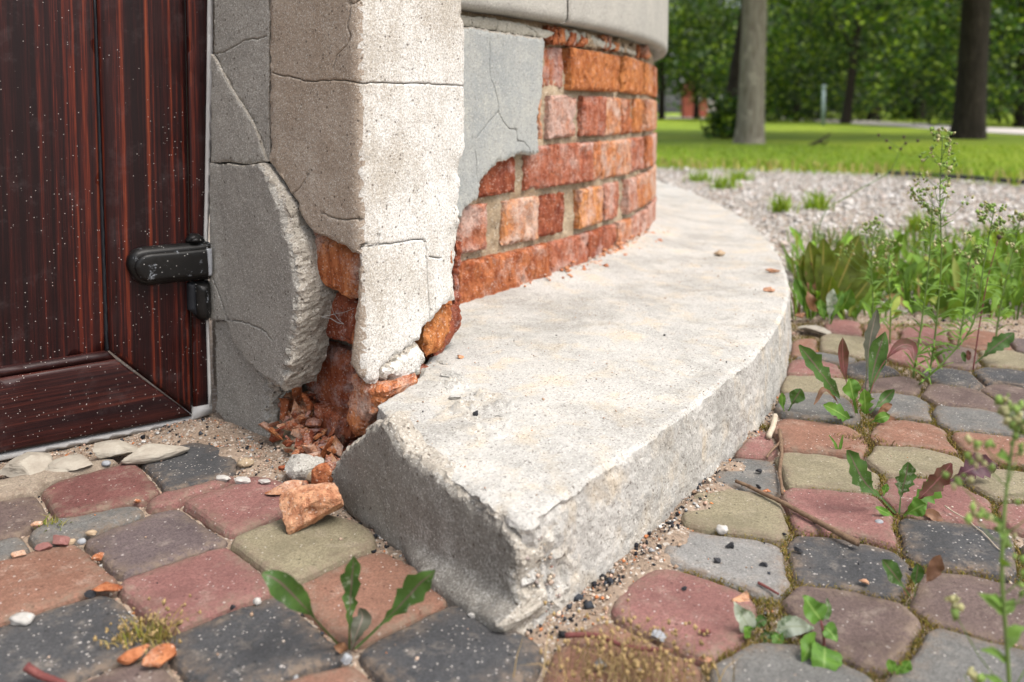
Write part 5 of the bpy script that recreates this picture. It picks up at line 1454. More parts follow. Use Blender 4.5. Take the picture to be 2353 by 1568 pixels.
for k_, (px, py, Yy, dm, sd_) in enumerate(((628, 895, 0.945, (0.012, 0.010, 0.042), 400), (655, 915, 0.925, (0.022, 0.014, 0.036), 401), (682, 900, 0.915, (0.014, 0.010, 0.040), 402), (640, 880, 0.95, (0.014, 0.012, 0.04), 403), (672, 945, 0.90, (0.022, 0.014, 0.026), 404), (706, 930, 0.90, (0.014, 0.010, 0.034), 405))):
    V, Fc = shard_geo(dm, sd_)
    V = V @ rotm(0.2, -0.25, 0.6).T + at(px, py, Yy)
    mk('brick_shard', V, Fc, M['chip' if k_ % 3 == 1 else 'brick'], HEAP, smooth=False)

# lumps of spilled mortar stuck to the step beside the pilaster
for k_, (px, py, dm) in enumerate(((1018, 838, (0.020, 0.012, 0.008)), (1040, 868, (0.026, 0.014, 0.010)), (1058, 890, (0.016, 0.012, 0.008)), (1075, 925, (0.020, 0.014, 0.009)), (1042, 918, (0.014, 0.010, 0.007)), (1095, 940, (0.012, 0.010, 0.006)), (1062, 948, (0.018, 0.012, 0.007)), (1100, 965, (0.010, 0.008, 0.005)), (1030, 895, (0.009, 0.008, 0.005)), (1122, 918, (0.012, 0.009, 0.005)), (1150, 960, (0.009, 0.007, 0.004)))):
    rock('mortar_lump', px, py, dm, 'step', 600 + k_, z=float(step_z(G(px, py, ZS)[1])), parent=STEP, npts=6, sub=2, rough=0.28, sink=0.3, smooth=True)
# ------------------------------------------------------------------ twigs
def tube_geo(pts, r0, r1, sides=7, seed=0, wob=0.15):
    pts = np.asarray(pts, float); n = len(pts)
    t = np.gradient(pts, axis=0); t /= np.linalg.norm(t, axis=1)[:, None]
    ref = np.array((0.31, 0.2, 0.93)); V = []
    for i in range(n):
        a = np.cross(t[i], ref); a /= max(np.linalg.norm(a), 1e-6); b_ = np.cross(t[i], a)
        r = r0 + (r1 - r0) * i / (n - 1)
        r *= 1 + wob * math.sin(i * 2.7 + seed) * 0.6
        for k in range(sides):
            an = 2 * math.pi * k / sides
            V.append(pts[i] + r * (math.cos(an) * a + math.sin(an) * b_))
    Fc = []
    for i in range(n - 1):
        for k in range(sides):
            k2 = (k + 1) % sides
            Fc.append((i * sides + k, i * sides + k2, (i + 1) * sides + k2, (i + 1) * sides + k))
    Fc.append(tuple(range(sides))[::-1]); Fc.append(tuple(range((n - 1) * sides, n * sides)))
    return np.array(V), Fc
def spline(P, n=12):
    P = np.asarray(P, float)
    if len(P) == 2: P = np.array([P[0], (P[0] + P[1]) / 2, P[1]])
    Q = np.vstack([2 * P[0] - P[1], P, 2 * P[-1] - P[-2]])
    out = []
    for i in range(1, len(Q) - 2):
        for k in range(n):
            t = k / n
            out.append(0.5 * ((2 * Q[i]) + (-Q[i - 1] + Q[i + 1]) * t + (2 * Q[i - 1] - 5 * Q[i] + 4 * Q[i + 1] - Q[i + 2]) * t * t + (-Q[i - 1] + 3 * Q[i] - 3 * Q[i + 1] + Q[i + 2]) * t ** 3))
    out.append(P[-1])
    return np.array(out)
def twig(pxs, r0, r1, mat, label, zs=None, seed=0):
    zs = zs or [r0 + 0.001] * len(pxs)
    P = spline([G(x, y, z) for (x, y), z in zip(pxs, zs)], 8)
    P += 0.0012 * np.column_stack([vnoise(P, 60, seed + i, 2) for i in range(3)])
    V, Fc = tube_geo(P, r0, r1, 7, seed)
    tag(mk('twig', V, Fc, M[mat], None), label, 'twig', 'fallen twigs')
twig([(1692, 1106), (1740, 1128), (1800, 1158), (1870, 1196), (1930, 1228), (1972, 1246)], 0.0016, 0.0029, 'twig', 'long brown twig lying across the red paver at right', [0.004, 0.004, 0.005, 0.005, 0.005, 0.006], 1)
twig([(1792, 990), (1796, 1040), (1793, 1090), (1796, 1135)], 0.0022, 0.0014, 'twig', 'grey brown twig lying in the joint beside the step', None, 2)
twig([(1798, 1010), (1775, 1035), (1762, 1052)], 0.0018, 0.001, 'twig', 'short forked twig by the foot of the step', None, 3)
twig([(1298, 1462), (1370, 1462), (1440, 1486), (1545, 1494)], 0.0018, 0.0014, 'redtwig', 'dark red twig below the corner of the step', [0.006, 0.007, 0.007, 0.006], 4)
twig([(1782, 955), (1776, 980), (1768, 1004)], 0.0032, 0.0030, 'palestick', 'pale bleached stick at the foot of the step', None, 5)
twig([(60, 1528), (95, 1552), (150, 1575)], 0.0026, 0.002, 'redtwig', 'dark curled twig at the bottom left corner', [0.012, 0.006, 0.005], 6)
twig([(1608, 1451), (1632, 1455)], 0.0016, 0.0014, 'redtwig', 'short dark twig stub in the moss below the pink paver', None, 7)
twig([(1745, 1340), (1768, 1352), (1788, 1364)], 0.0012, 0.0008, 'redtwig', 'thin dark twig at the front edge of the light grey paver', None, 8)
twig([(0, 1118), (60, 1105), (140, 1082)], 0.0007, 0.0005, 'palestick', 'straw lying in front of the limestone below the door', None, 9)
twig([(2170, 1163), (2230, 1200), (2298, 1262)], 0.0007, 0.0004, 'palestick', 'dry grass stalk lying over the charcoal paver at right', [0.004, 0.003, 0.003], 10)

# cobweb strung across the broken corner
def cobweb():
    E = empty('cobweb', tuple(at(770, 730, 0.865)), 'grey cobweb strung across the dark gap in the broken corner', 'cobweb')
    m = simple_mat('cobweb_thread', (0.55, 0.53, 0.5), (0.45, 0.43, 0.4), 100, 0.9, 0.0)
    for a, b_, r in (((722, 728), (768, 722), 0.0004), ((768, 722), (815, 708), 0.0003), ((768, 722), (790, 745), 0.0004), ((768, 722), (758, 690), 0.0004), ((790, 745), (812, 722), 0.0003), ((726, 722), (760, 732), 0.0003), ((760, 732), (790, 745), 0.0005), ((790, 745), (794, 762), 0.0003)):
        v, f = tube_geo(spline([at(*a, 0.868), (at(*a, 0.868) + at(*b_, 0.85)) / 2 - np.array((0, 0, 0.0012)), at(*b_, 0.85)], 4), r, r * 0.7, 4, 0, 0.3)
        mk('thread', v, f, m, E)
cobweb()
# ------------------------------------------------------------------ small plants
def leaf_mat(name, c, c2, rib=(0.2, 0.28, 0.1), trans=0.25, spots=0.0, spotc=(0.5, 0.5, 0.45), rough=0.5):
    b = MB(name)
    uv = b.co.outputs['UV']
    sx = b.n('ShaderNodeSeparateXYZ'); b.l(uv, sx.inputs[0])
    du = b.math('ABSOLUTE', b.math('SUBTRACT', sx.outputs[0], 0.5))
    col = b.mix(b.ramp(b.noise(60, 4, 0.6), [(0.35, 0.0), (0.65, 1.0)]), c, c2)
    col = b.mix(b.ramp(b.noise(170, 3, 0.6), [(0.56, 0.0), (0.7, 0.5)]), col, tuple(x * 0.45 for x in c2))
    if spots: col = b.mix(b.ramp(b.noise(120, 5, 0.7), [(0.6 - spots * 0.25, 0.0), (0.7 - spots * 0.25, 0.9)]), col, spotc)
    col = b.mix(b.ramp(du, [(0.025, 0.8), (0.06, 0.0)]), col, rib)
    d = b.n('ShaderNodeBsdfPrincipled'); b.l(col, d.inputs['Base Color']); d.inputs['Roughness'].default_value = rough; d.inputs['Specular IOR Level'].default_value = 0.35
    b.l(b.bump(b.noise(220, 3, 0.6), 0.35, 0.001), d.inputs['Normal'])
    t = b.n('ShaderNodeBsdfTranslucent'); b.l(b.mix(1.0, col, (1.2, 1.3, 0.5), 'MULTIPLY'), t.inputs[0])
    mx = b.n('ShaderNodeMixShader'); mx.inputs[0].default_value = trans
    b.l(d.outputs[0], mx.inputs[1]); b.l(t.outputs[0], mx.inputs[2]); b.l(mx.outputs[0], b.out.inputs[0])
    return b.m
LF = {
 'green': leaf_mat('dandelion_leaf', (0.075, 0.150, 0.030), (0.050, 0.105, 0.024), (0.16, 0.10, 0.09), spots=0.12, spotc=(0.30, 0.34, 0.24)),
 'fresh': leaf_mat('fresh_leaf', (0.13, 0.26, 0.035), (0.09, 0.20, 0.03), (0.25, 0.38, 0.10)),
 'olive': leaf_mat('dock_leaf', (0.14, 0.19, 0.022), (0.105, 0.125, 0.022), (0.34, 0.28, 0.08), trans=0.4),
 'red': leaf_mat('reddened_leaf', (0.16, 0.045, 0.045), (0.10, 0.06, 0.03), (0.26, 0.10, 0.10)),
 'purple': leaf_mat('purple_leaf', (0.12, 0.045, 0.060), (0.08, 0.035, 0.05), (0.2, 0.1, 0.12)),
 'mildew': leaf_mat('mildewed_leaf', (0.15, 0.20, 0.12), (0.12, 0.18, 0.09), (0.3, 0.34, 0.24), spots=0.75, spotc=(0.42, 0.46, 0.38)),
 'brown': leaf_mat('dead_leaf', (0.26, 0.13, 0.065), (0.15, 0.075, 0.045), (0.16, 0.08, 0.05), trans=0.15),
 'dark': leaf_mat('dull_leaf', (0.10, 0.10, 0.07), (0.07, 0.075, 0.05), (0.2, 0.15, 0.12)),
}
M['stemg'] = simple_mat('green_stem', (0.16, 0.24, 0.06), (0.12, 0.18, 0.05), 60, 0.6, 0.2)
M['stemr'] = simple_mat('red_stem', (0.24, 0.07, 0.075), (0.16, 0.06, 0.05), 60, 0.6, 0.2)
M['stemd'] = simple_mat('dry_stem', (0.26, 0.19, 0.10), (0.16, 0.12, 0.06), 60, 0.8, 0.2)

def leaf_geo(P, wid, start=0.3, shape='spat', lobes=0, face=(0, -0.85, 0.5), cup=0.22, n=22, seed=0):
    """P: 3D points along the midrib; a narrow stalk up to `start`, then the blade"""
    C = spline(P, 10); L = np.concatenate([[0], np.cumsum(np.linalg.norm(np.diff(C, axis=0), axis=1))]); L /= L[-1]
    tt = np.linspace(0, 1, n)
    C = np.column_stack([np.interp(tt, L, C[:, i]) for i in range(3)])
    t = np.gradient(C, axis=0); t /= np.linalg.norm(t, axis=1)[:, None]
    f = np.array(face, float); f /= np.linalg.norm(f)
    rg = np.random.default_rng(seed)
    V, uv = [], []
    for i in range(n):
        s = np.cross(t[i], f); s /= max(np.linalg.norm(s), 1e-6)
        nn = np.cross(s, t[i])
        x = np.clip((tt[i] - start) / (1 - start), 0, 1)
        if shape == 'spat': w_ = math.sin(math.pi * min(x, 1) ** 1.35) ** 0.75 if 0 < x < 1 else 0
        elif shape == 'heart': w_ = (math.sin(math.pi * x ** 0.55) ** 0.8) if 0 < x < 1 else 0
        elif shape == 'lance': w_ = math.sin(math.pi * x ** 0.8) if 0 < x < 1 else 0
        else: w_ = math.sin(math.pi * x) ** 0.6 if 0 < x < 1 else 0
        ww = [0, 0]
        for sd_ in (0, 1):
            q = w_
            if lobes and 0 < x < 0.9:
                saw = ((x * lobes + 0.31 * sd_ + 0.1 * rg.random()) % 1.0)
                q *= 0.42 + 0.75 * saw * (1 - 0.5 * x) + 0.45 * x
            elif shape == 'heart' and 0 < x < 0.97:
                q *= 0.93 + 0.14 * ((x * 9 + 0.3 * sd_) % 1.0)
            else:
                q *= 1 + 0.05 * rg.normal()
            ww[sd_] = max(q * wid / 2, min(wid * 0.05, 0.0011), 0.0005)
        und = wid * (0.10 * math.sin(x * 11 + seed) + 0.05 * math.sin(x * 23 + 2 * seed))
        for a, u in ((-1, 0.0), (-0.5, 0.25), (0, 0.5), (0.5, 0.75), (1, 1.0)):
            h = ww[0] if a < 0 else ww[1]
            V.append(C[i] + s * a * h * (1 - 0.12 * abs(a) * math.sin(x * 7 + seed + 2 * a)) + nn * (cup * h * a * a + und * abs(a) * (1.0 if a > 0 else -0.7)))
            uv.append((u, tt[i]))
    Fc = []
    for i in range(n - 1):
        for k in range(4):
            a = i * 5 + k
            Fc.append((a, a + 1, a + 6, a + 5))
    return np.array(V), Fc, np.array(uv)

def plant(name, basepx, label, cat, leaves, group=None, z=-0.003):
    b0 = G(*basepx, z)
    E = empty(name, tuple(b0), label, cat, group)
    for k, lf in enumerate(leaves):
        pts, wpx, mt = lf[0], lf[1], lf[2]
        opt = lf[3] if len(lf) > 3 else {}
        P = []
        for i, p in enumerate(pts):
            dy = p[2] if len(p) > 2 else 0.0
            P.append(at(p[0], p[1], b0[1] + dy))
        V, Fc, uv = leaf_geo(P, wpx * b0[1] / FPX, seed=k + basepx[0], **opt)
        mk('leaf', V, Fc, LF[mt], E, uvs=uv)
    return E, b0
lob = dict(lobes=5, start=0.25)
plant('dandelion', (805, 1500), 'young dandelion with three upright leaves in front of the step', 'weed', [
  ([(790, 1494), (745, 1445, -0.005), (690, 1385, -0.015), (640, 1335, -0.02), (603, 1318, -0.02)], 60, 'green', dict(start=0.42)),
  ([(803, 1492), (803, 1430, 0.004), (806, 1360, 0.006), (814, 1278, 0.004)], 47, 'green', dict(start=0.18, lobes=4)),
  ([(815, 1492), (860, 1450, 0.0), (925, 1385, 0.0), (968, 1338, -0.004), (1000, 1314, -0.006)], 58, 'green', dict(start=0.30, lobes=4)),
  ([(806, 1492), (822, 1450, 0.004), (833, 1418, 0.01), (826, 1398, 0.012)], 44, 'dark', dict(start=0.1)),
  ([(800, 1500), (790, 1492, -.004), (768, 1484, -0.008)], 22, 'brown', dict(start=0.1))])
plant('dandelion', (2070, 1188), 'dandelion with jagged upright leaves between the red paver and charcoal paver at right', 'weed', [
  ([(2058, 1180), (2025, 1145), (1985, 1105, -0.004), (1948, 1034, -0.006)], 52, 'green', lob),
  ([(2066, 1180), (2070, 1140, 0.004), (2080, 1100, 0.004), (2088, 1062, 0.004)], 44, 'green', lob),
  ([(2078, 1180), (2110, 1148), (2150, 1108), (2187, 1065)], 42, 'red', lob),
  ([(2080, 1182), (2110, 1150, 0.01), (2148, 1118, 0.015), (2158, 1098, .015)], 48, 'fresh', lob),
  ([(2075, 1186), (2098, 1172, -0.006), (2128, 1158, -0.010)], 40, 'fresh', dict(start=0.25)),
  ([(2060, 1190), (2040, 1180, -0.006), (2012, 1166, -0.010)], 18, 'fresh', dict(start=0.2)),
  ([(2030, 1140), (2034, 1125), (2038, 1112)], 16, 'fresh', dict(start=0.1)),
  ([(2090, 1190), (2130, 1180, -0.004), (2168, 1195, -0.01)], 24, 'brown', {}),
  ([(2060, 1194), (2045, 1200, -0.004), (2020, 1192, -0.006)], 22, 'brown', {}),
  ([(2072, 1196), (2068, 1206, -.006), (2060, 1216, -.01)], 20, 'brown', {})])
plant('dandelion', (2170, 1118), 'purple tinged leaf rosette behind the jagged dandelion', 'weed', [
  ([(2165, 1118), (2195, 1098), (2235, 1078), (2290, 1066)], 52, 'purple', dict(start=0.2, lobes=6)),
  ([(2172, 1110), (2230, 1096, 0.02), (2330, 1090, 0.04)], 30, 'purple', dict(start=0.3, lobes=6)),
  ([(2180, 1118), (2200, 1126, 0.01), (2225, 1130, 0.01)], 26, 'fresh', {})])
plant('dandelion', (1978, 970), 'tall straggly dandelion with red and green leaves beside the far pavers', 'weed', [
  ([(1962, 962), (1915, 895), (1872, 838, -0.01), (1836, 793, -0.015)], 46, 'green', dict(lobes=5, start=0.2)),
  ([(1966, 955), (1950, 900, 0.02), (1938, 840, 0.03), (1936, 776, 0.03)], 26, 'red', dict(start=0.45)),
  ([(1990, 945), (2000, 890, 0.02), (2012, 830, 0.03), (2034, 763, 0.03)], 44, 'green', dict(start=0.3)),
  ([(1968, 950), (1960, 910), (1952, 870)], 44, 'fresh', dict(start=0.35)),
  ([(1985, 945), (1990, 870, 0.04), (2000, 780, 0.06), (2015, 712, 0.07)], 32, 'dark', dict(start=0.4, lobes=6)),
  ([(1988, 950), (2015, 860, 0.02), (2060, 800, 0.03), (2095, 795, 0.03), (2100, 830, 0.02)], 26, 'red', dict(start=0.55)),
  ([(1968, 975), (1930, 950, -0.01), (1892, 930, -0.02)], 34, 'fresh', dict(lobes=5, start=0.1)),
  ([(1985, 965), (1988, 935, -0.01), (1985, 895, -0.015)], 36, 'fresh', dict(lobes=4, start=0.2)),
  ([(1995, 975), (2020, 962, -0.01), (2045, 955, -0.012)], 24, 'fresh', {}),
  ([(1998, 950), (2030, 920, 0.02), (2055, 895, 0.02)], 26, 'green', {}),
  ([(1960, 978), (1935, 968), (1905, 975)], 26, 'brown', {}), ([(2000, 978), (2035, 968), (2060, 985)], 30, 'brown', {}), ([(1975, 982), (1985, 990), (2010, 996)], 22, 'brown', {}), ([(1950, 965), (1900, 895, 0.01), (1870, 930, 0.0)], 12, 'brown', {}), ([(2005, 965), (2030, 940), (2050, 930)], 18, 'brown', {})])
plant('seedling', (1806, 955), 'two leaved seedling in the joint beside the curved step', 'weed', [
  ([(1804, 952), (1798, 930), (1797, 903)], 16, 'fresh', dict(start=0.2)), ([(1808, 952), (1822, 925), (1841, 894)], 34, 'green', dict(start=0.35))])
plant('dandelion', (2102, 1385), 'small weed with two green leaves and one dead brown leaf in the moss', 'weed', [
  ([(2092, 1372), (2062, 1330, -0.004), (2028, 1286, -0.008)], 40, 'green', dict(start=0.25)), ([(2102, 1372), (2104, 1340, 0.004), (2110, 1296, 0.004)], 30, 'green', dict(start=0.3)), ([(2108, 1380), (2122, 1352), (2140, 1320), (2160, 1276)], 36, 'brown', dict(start=0.4)), ([(2096, 1376), (2085, 1362), (2082, 1350)], 20, 'brown', {})])
E1, bb = plant('birch_seedling', (1893, 1500), 'birch seedling with heart shaped toothed leaves at the bottom right', 'seedling', [
  ([(1888, 1428, 0.0), (1868, 1400, 0.0), (1846, 1368, 0.002)], 58, 'fresh', dict(start=0.08, shape='heart')),
  ([(1890, 1425, 0.0), (1902, 1400, 0.004), (1900, 1375, 0.008)], 22, 'green', dict(start=0.1, shape='heart')),
  ([(1896, 1486, -0.004), (1894, 1520, -0.018), (1892, 1566, -0.022)], 76, 'fresh', dict(start=0.05, shape='heart', face=(0, -0.75, 0.7))),
  ([(1880, 1478, 0.0), (1860, 1490, -0.01), (1842, 1522, -0.014)], 56, 'fresh', dict(start=0.05, shape='heart')),
  ([(1892, 1440, 0.0), (1908, 1452, -0.004), (1924, 1475, -0.008)], 38, 'fresh', dict(start=0.1, shape='heart'))])
V, Fc = tube_geo(spline([at(1893, 1502, bb[1]), at(1893, 1465, bb[1]), at(1886, 1425, bb[1])], 6), 0.0011, 0.0007, 6)
mk('stem', V, Fc, M['stemr'], E1)
plant('seedling', (1775, 1465), 'seedling with two whitish mildewed leaves left of the birch seedling', 'seedling', [
  ([(1782, 1448), (1820, 1440), (1870, 1442)], 46, 'mildew', dict(start=0.05, shape='heart')), ([(1778, 1452), (1785, 1465, -0.004), (1800, 1478, -0.008)], 34, 'fresh', dict(start=0.05)), ([(1776, 1452), (1758, 1462), (1748, 1458)], 30, 'green', dict(start=0.1))])
plant('seedling', (1728, 1462), 'seedling with one pale upright leaf below the orange chip', 'seedling', [
  ([(1726, 1450), (1708, 1420), (1686, 1384)], 46, 'mildew', dict(start=0.05, shape='heart')), ([(1728, 1448), (1745, 1430), (1762, 1422)], 26, 'green', dict(start=0.2)), ([(1726, 1458), (1718, 1450, -.006), (1712, 1438, -.006)], 30, 'fresh', dict(start=0.05))])
plant('seedling', (2060, 1560), 'tiny round leaved seedling at the bottom edge', 'seedling', [
  ([(2055, 1560), (2048, 1535), (2042, 1515)], 26, 'fresh', {}), ([(2065, 1560), (2080, 1535), (2090, 1518)], 26, 'fresh', {}), ([(2060, 1560), (2062, 1545), (2068, 1528)], 22, 'fresh', {})])
plant('grass_tuft', (1928, 1040), 'little yellowing grass sprig on the terracotta paver', 'grass', [
  ([(1926, 1040), (1918, 1020), (1905, 1000)], 7, 'fresh', dict(shape='lance', start=0)), ([(1928, 1040), (1932, 1020), (1938, 1000)], 8, 'fresh', dict(shape='lance', start=0)), ([(1929, 1042), (1940, 1036), (1955, 1028)], 7, 'brown', dict(shape='lance', start=0))])
plant('dandelion', (2228, 842), 'jagged weed leaf reaching right above the far charcoal pavers', 'weed', [
  ([(2232, 842), (2265, 815), (2295, 790), (2330, 765)], 34, 'green', lob), ([(2226, 842), (2225, 820), (2224, 805)], 14, 'red', {}), ([(2224, 842), (2215, 825), (2212, 808)], 14, 'green', {})])
plant('dock_plant', (1895, 722), 'broad leaved olive green dock clump behind the curve of the step', 'weed', [
  ([(1885, 722), (1872, 650), (1860, 556)], 46, 'olive', dict(start=0.15)), ([(1892, 722), (1890, 640), (1893, 548)], 44, 'olive', dict(start=0.15)), ([(1900, 722), (1930, 650), (1976, 540)], 52, 'olive', dict(start=0.15)),
  ([(1896, 722), (1915, 640, 0.05), (1938, 556, 0.06)], 46, 'olive', dict(start=0.15)), ([(1880, 720), (1858, 660), (1845, 585)], 34, 'olive', dict(start=0.1)), ([(1905, 722), (1950, 660), (1990, 580)], 44, 'olive', dict(start=0.15)),
  ([(1876, 720), (1862, 640), (1852, 590)], 22, 'brown', dict(start=0.1)), ([(1902, 725), (1900, 690, -0.06), (1912, 635, -0.08)], 44, 'olive', dict(start=0.1)), ([(1870, 722), (1845, 690), (1826, 640)], 30, 'fresh', dict(start=0.1)),
  ([(1910, 722), (1960, 690), (2000, 640)], 36, 'olive', dict(start=0.1)), ([(1885, 722), (1868, 700, -0.05), (1855, 670, -0.05)], 30, 'brown', {}), ([(1890, 722), (1870, 690), (1830, 610)], 26, 'fresh', dict(start=0.2)), ([(1915, 724), (1940, 700, -.04), (1955, 665, -.05)], 34, 'fresh', {})])
plant('seedling', (1903, 752), 'pale green plantlet in front of the dock clump', 'weed', [
  ([(1900, 745), (1890, 720), (1884, 688)], 24, 'fresh', dict(start=0.2)), ([(1905, 745), (1908, 705), (1914, 664)], 26, 'mildew', dict(start=0.2)), ([(1908, 745), (1920, 712), (1936, 668)], 22, 'fresh', dict(start=0.2))])

M['weedleaf'] = attr_mat('weed_foliage', 0.6, trans=0.25)
M['moss'] = attr_mat('moss', 0.9, trans=0.1)
def blades(B, H, wd, lean, cols, seed, bend=0.5):
    """thin tapering blades: (n) bases, heights, widths, horizontal lean vectors"""
    n = len(B); rg = np.random.default_rng(seed)
    an = rg.uniform(0, math.pi, n)
    s = np.column_stack([np.cos(an), np.sin(an), np.zeros(n)]) * (wd / 2)[:, None]
    up = np.array((0, 0, 1.0))
    m = B + H[:, None] * 0.55 * up + lean * 0.35
    t = B + H[:, None] * up + lean
    t[:, 2] -= bend * np.linalg.norm(lean, axis=1) * 0.4
    V = np.stack([B - s, B + s, m + s * 0.8, m - s * 0.8, t], 1).reshape(-1, 3)
    i = 5 * np.arange(n)[:, None]
    Fc = np.concatenate([i + np.array([[0, 1, 2]]), i + np.array([[0, 2, 3]]), i + np.array([[3, 2, 4]])], 0)
    return V, Fc, np.repeat(cols, 5, axis=0)

def fleabane(basepx, ctrl, label, nleaf=46, heads=120, spread=0.03, seed=0, thick=0.0014, top=0.35, Y=None, lw=0.0032, ll=0.035):
    b0 = G(*basepx)
    Y = Y or b0[1]
    rg = np.random.default_rng(seed)
    E = empty('fleabane', (b0[0], Y, 0), label, 'weed', 'tall weeds at the paving edge')
    P = spline([at(basepx[0], basepx[1], Y)] + [at(x, y, Y + (dy[0] if dy else 0)) for x, y, *dy in ctrl], 10)
    V, Fc = tube_geo(P, thick, thick * 0.45, 6, seed, 0.05)
    mk('stem', V, Fc, M['stemg'], E)
    VV, FF, CC = [], [], []; o = 0
    for k in range(nleaf):
        t = rg.uniform(0.05, 0.95); p = P[int(t * (len(P) - 1))]
        a = rg.uniform(0, 2 * math.pi); L = ll * rg.uniform(0.5, 1.1) * (1.15 - 0.7 * t)
        d = np.array((math.cos(a), math.sin(a), rg.uniform(0.1, 0.9))); d /= np.linalg.norm(d)
        tip = p + d * L; tip[2] -= L * 0.25 * rg.random()
        v, f, _ = leaf_geo([p, p + d * L * 0.5 + np.array((0, 0, L * 0.06)), tip], lw * rg.uniform(0.7, 1.2), start=0, shape='lance', n=6, face=(0.1, -0.5, 0.85))
        VV.append(v); FF += [tuple(x + o for x in q) for q in f]; o += len(v)
        CC.append(np.tile(np.array((0.15, 0.26, 0.05)) * rg.uniform(0.7, 1.3), (len(v), 1)))
    tag(mk('leaves', np.vstack(VV), FF, M['weedleaf'], E, cols=np.vstack(CC)), kind='stuff')
    # panicle of small heads on thin side shoots
    VV, FF, CC = [], [], []; o = 0; C = []
    for k in range(max(3, heads // 6)):
        t = 1 - top * rg.random() ** 1.2
        p = P[int(t * (len(P) - 1))]
        a = rg.uniform(0, 2 * math.pi); L = spread * (0.25 + 0.9 * (1 - t) / top) * rg.uniform(0.6, 1.2)
        q = p + np.array((math.cos(a) * L, math.sin(a) * L, L * rg.uniform(0.5, 1.1)))
        v, f = tube_geo([p, (p + q) / 2 - np.array((0, 0, L * 0.1)), q], thick * 0.32, thick * 0.22, 3, 0, 0)
        VV.append(v); FF += [tuple(x + o for x in g) for g in f]; o += len(v)
        CC.append(np.tile((0.15, 0.24, 0.06), (len(v), 1)))
        for j in range(6): C.append(q + rg.normal(0, spread * 0.10, 3))
    C = np.array(C)
    c2 = np.where(rg.random((len(C), 1)) < 0.6, np.array([(0.26, 0.38, 0.10)]), np.array([(0.48, 0.46, 0.24)])) * rg.uniform(0.7, 1.2, (len(C), 1))
    v, f, c3 = octas(C, rg.uniform(0.003, 0.0062, len(C)), c2, seed + 1, 1.2)
    FF += [tuple(int(x) + o for x in g) for g in f]
    tag(mk('flower_heads', np.vstack(VV + [v]), FF, M['weedleaf'], E, cols=np.vstack(CC + [c3])), kind='stuff')
fleabane((2135, 866), [(2150, 760), (2163, 600), (2160, 450), (2166, 312)], 'tallest fleabane with a green seed spire standing over the far pavers', 60, 170, 0.040, 1, top=0.42)
fleabane((2098, 868), [(2118, 740), (2135, 600), (2142, 470)], 'thinner fleabane stem just left of the tallest one', 40, 60, 0.022, 2, top=0.3)
fleabane((2112, 884), [(2170, 830), (2235, 745), (2262, 600), (2285, 478)], 'fleabane leaning right behind the tallest one', 46, 90, 0.032, 3, top=0.35)
fleabane((2285, 800), [(2300, 700), (2325, 590), (2345, 500)], 'fleabane at the right edge above the weeds', 46, 70, 0.030, 4, top=0.3)
fleabane((2003, 775), [(2006, 690), (2002, 600), (2012, 520)], 'short fleabane with yellowish heads right of the dock clump', 34, 100, 0.040, 5, top=0.5)
fleabane((2045, 790), [(2046, 700), (2040, 620), (2050, 560)], 'slender fleabane between the dock clump and the tallest one', 34, 50, 0.03, 6, top=0.4)
fleabane((2200, 800), [(2215, 720), (2222, 640), (2235, 570)], 'leafy fleabane right of the tallest one in the weed strip', 44, 50, 0.026, 7, top=0.3)
fleabane((2340, 2050), [(2318, 1560, 0.0), (2302, 1300, 0.0), (2318, 1080, 0.01), (2345, 930, 0.02)], 'blurred fleabane stem close to the camera at the right edge', 16, 130, 0.034, 8, top=0.85, Y=0.43, thick=0.0014, lw=0.006, ll=0.020)
# thin stalks with dark heads
def stalk(basepx, ctrl, headpx, label, Y, mat, seed):
    E = empty('seed_stalk', tuple(at(*basepx, Y)), label, 'weed', 'dry seed stalks')
    P = spline([at(basepx[0], basepx[1], Y)] + [at(x, y, Y) for x, y in ctrl], 10)
    V, Fc = tube_geo(P, 0.0011, 0.0006, 5, seed, 0.05); mk('stem', V, Fc, M[mat], E)
    for (x, y) in headpx:
        p = at(x, y, Y)
        j = int(np.argmin(np.linalg.norm(P - p, axis=1) + 0.3 * np.maximum(P[:, 2] - p[2] + 0.02, 0)))
        v, f = tube_geo([P[j], (P[j] + p) / 2, p], 0.0005, 0.0004, 4); mk('side_stem', v, f, M[mat], E)
        v, f = rock_geo((0.006, 0.006, 0.007), seed + int(x), False); mk('seed_head', v + p, f, M['darkhead'], E)
M['darkhead'] = simple_mat('dark_seed_head', (0.055, 0.040, 0.03), (0.09, 0.07, 0.04), 300, 0.8, 0.3)
stalk((1870, 640), [(1890, 500), (1956, 447), (2041, 396), (2068, 345), (2080, 328)], [(2019, 311), (2077, 315), (2081, 330), (2109, 324), (2070, 343), (2037, 324), (2045, 340), (2014, 400)], 'thin arching dry stalk with dark seed heads in front of the lawn', 1.75, 'stemg', 3)
stalk((2236, 850), [(2252, 740), (2270, 640), (2293, 552)], [(2296, 545)], 'reddish stalk with one dark bud at the right', 1.13, 'stemr', 4)

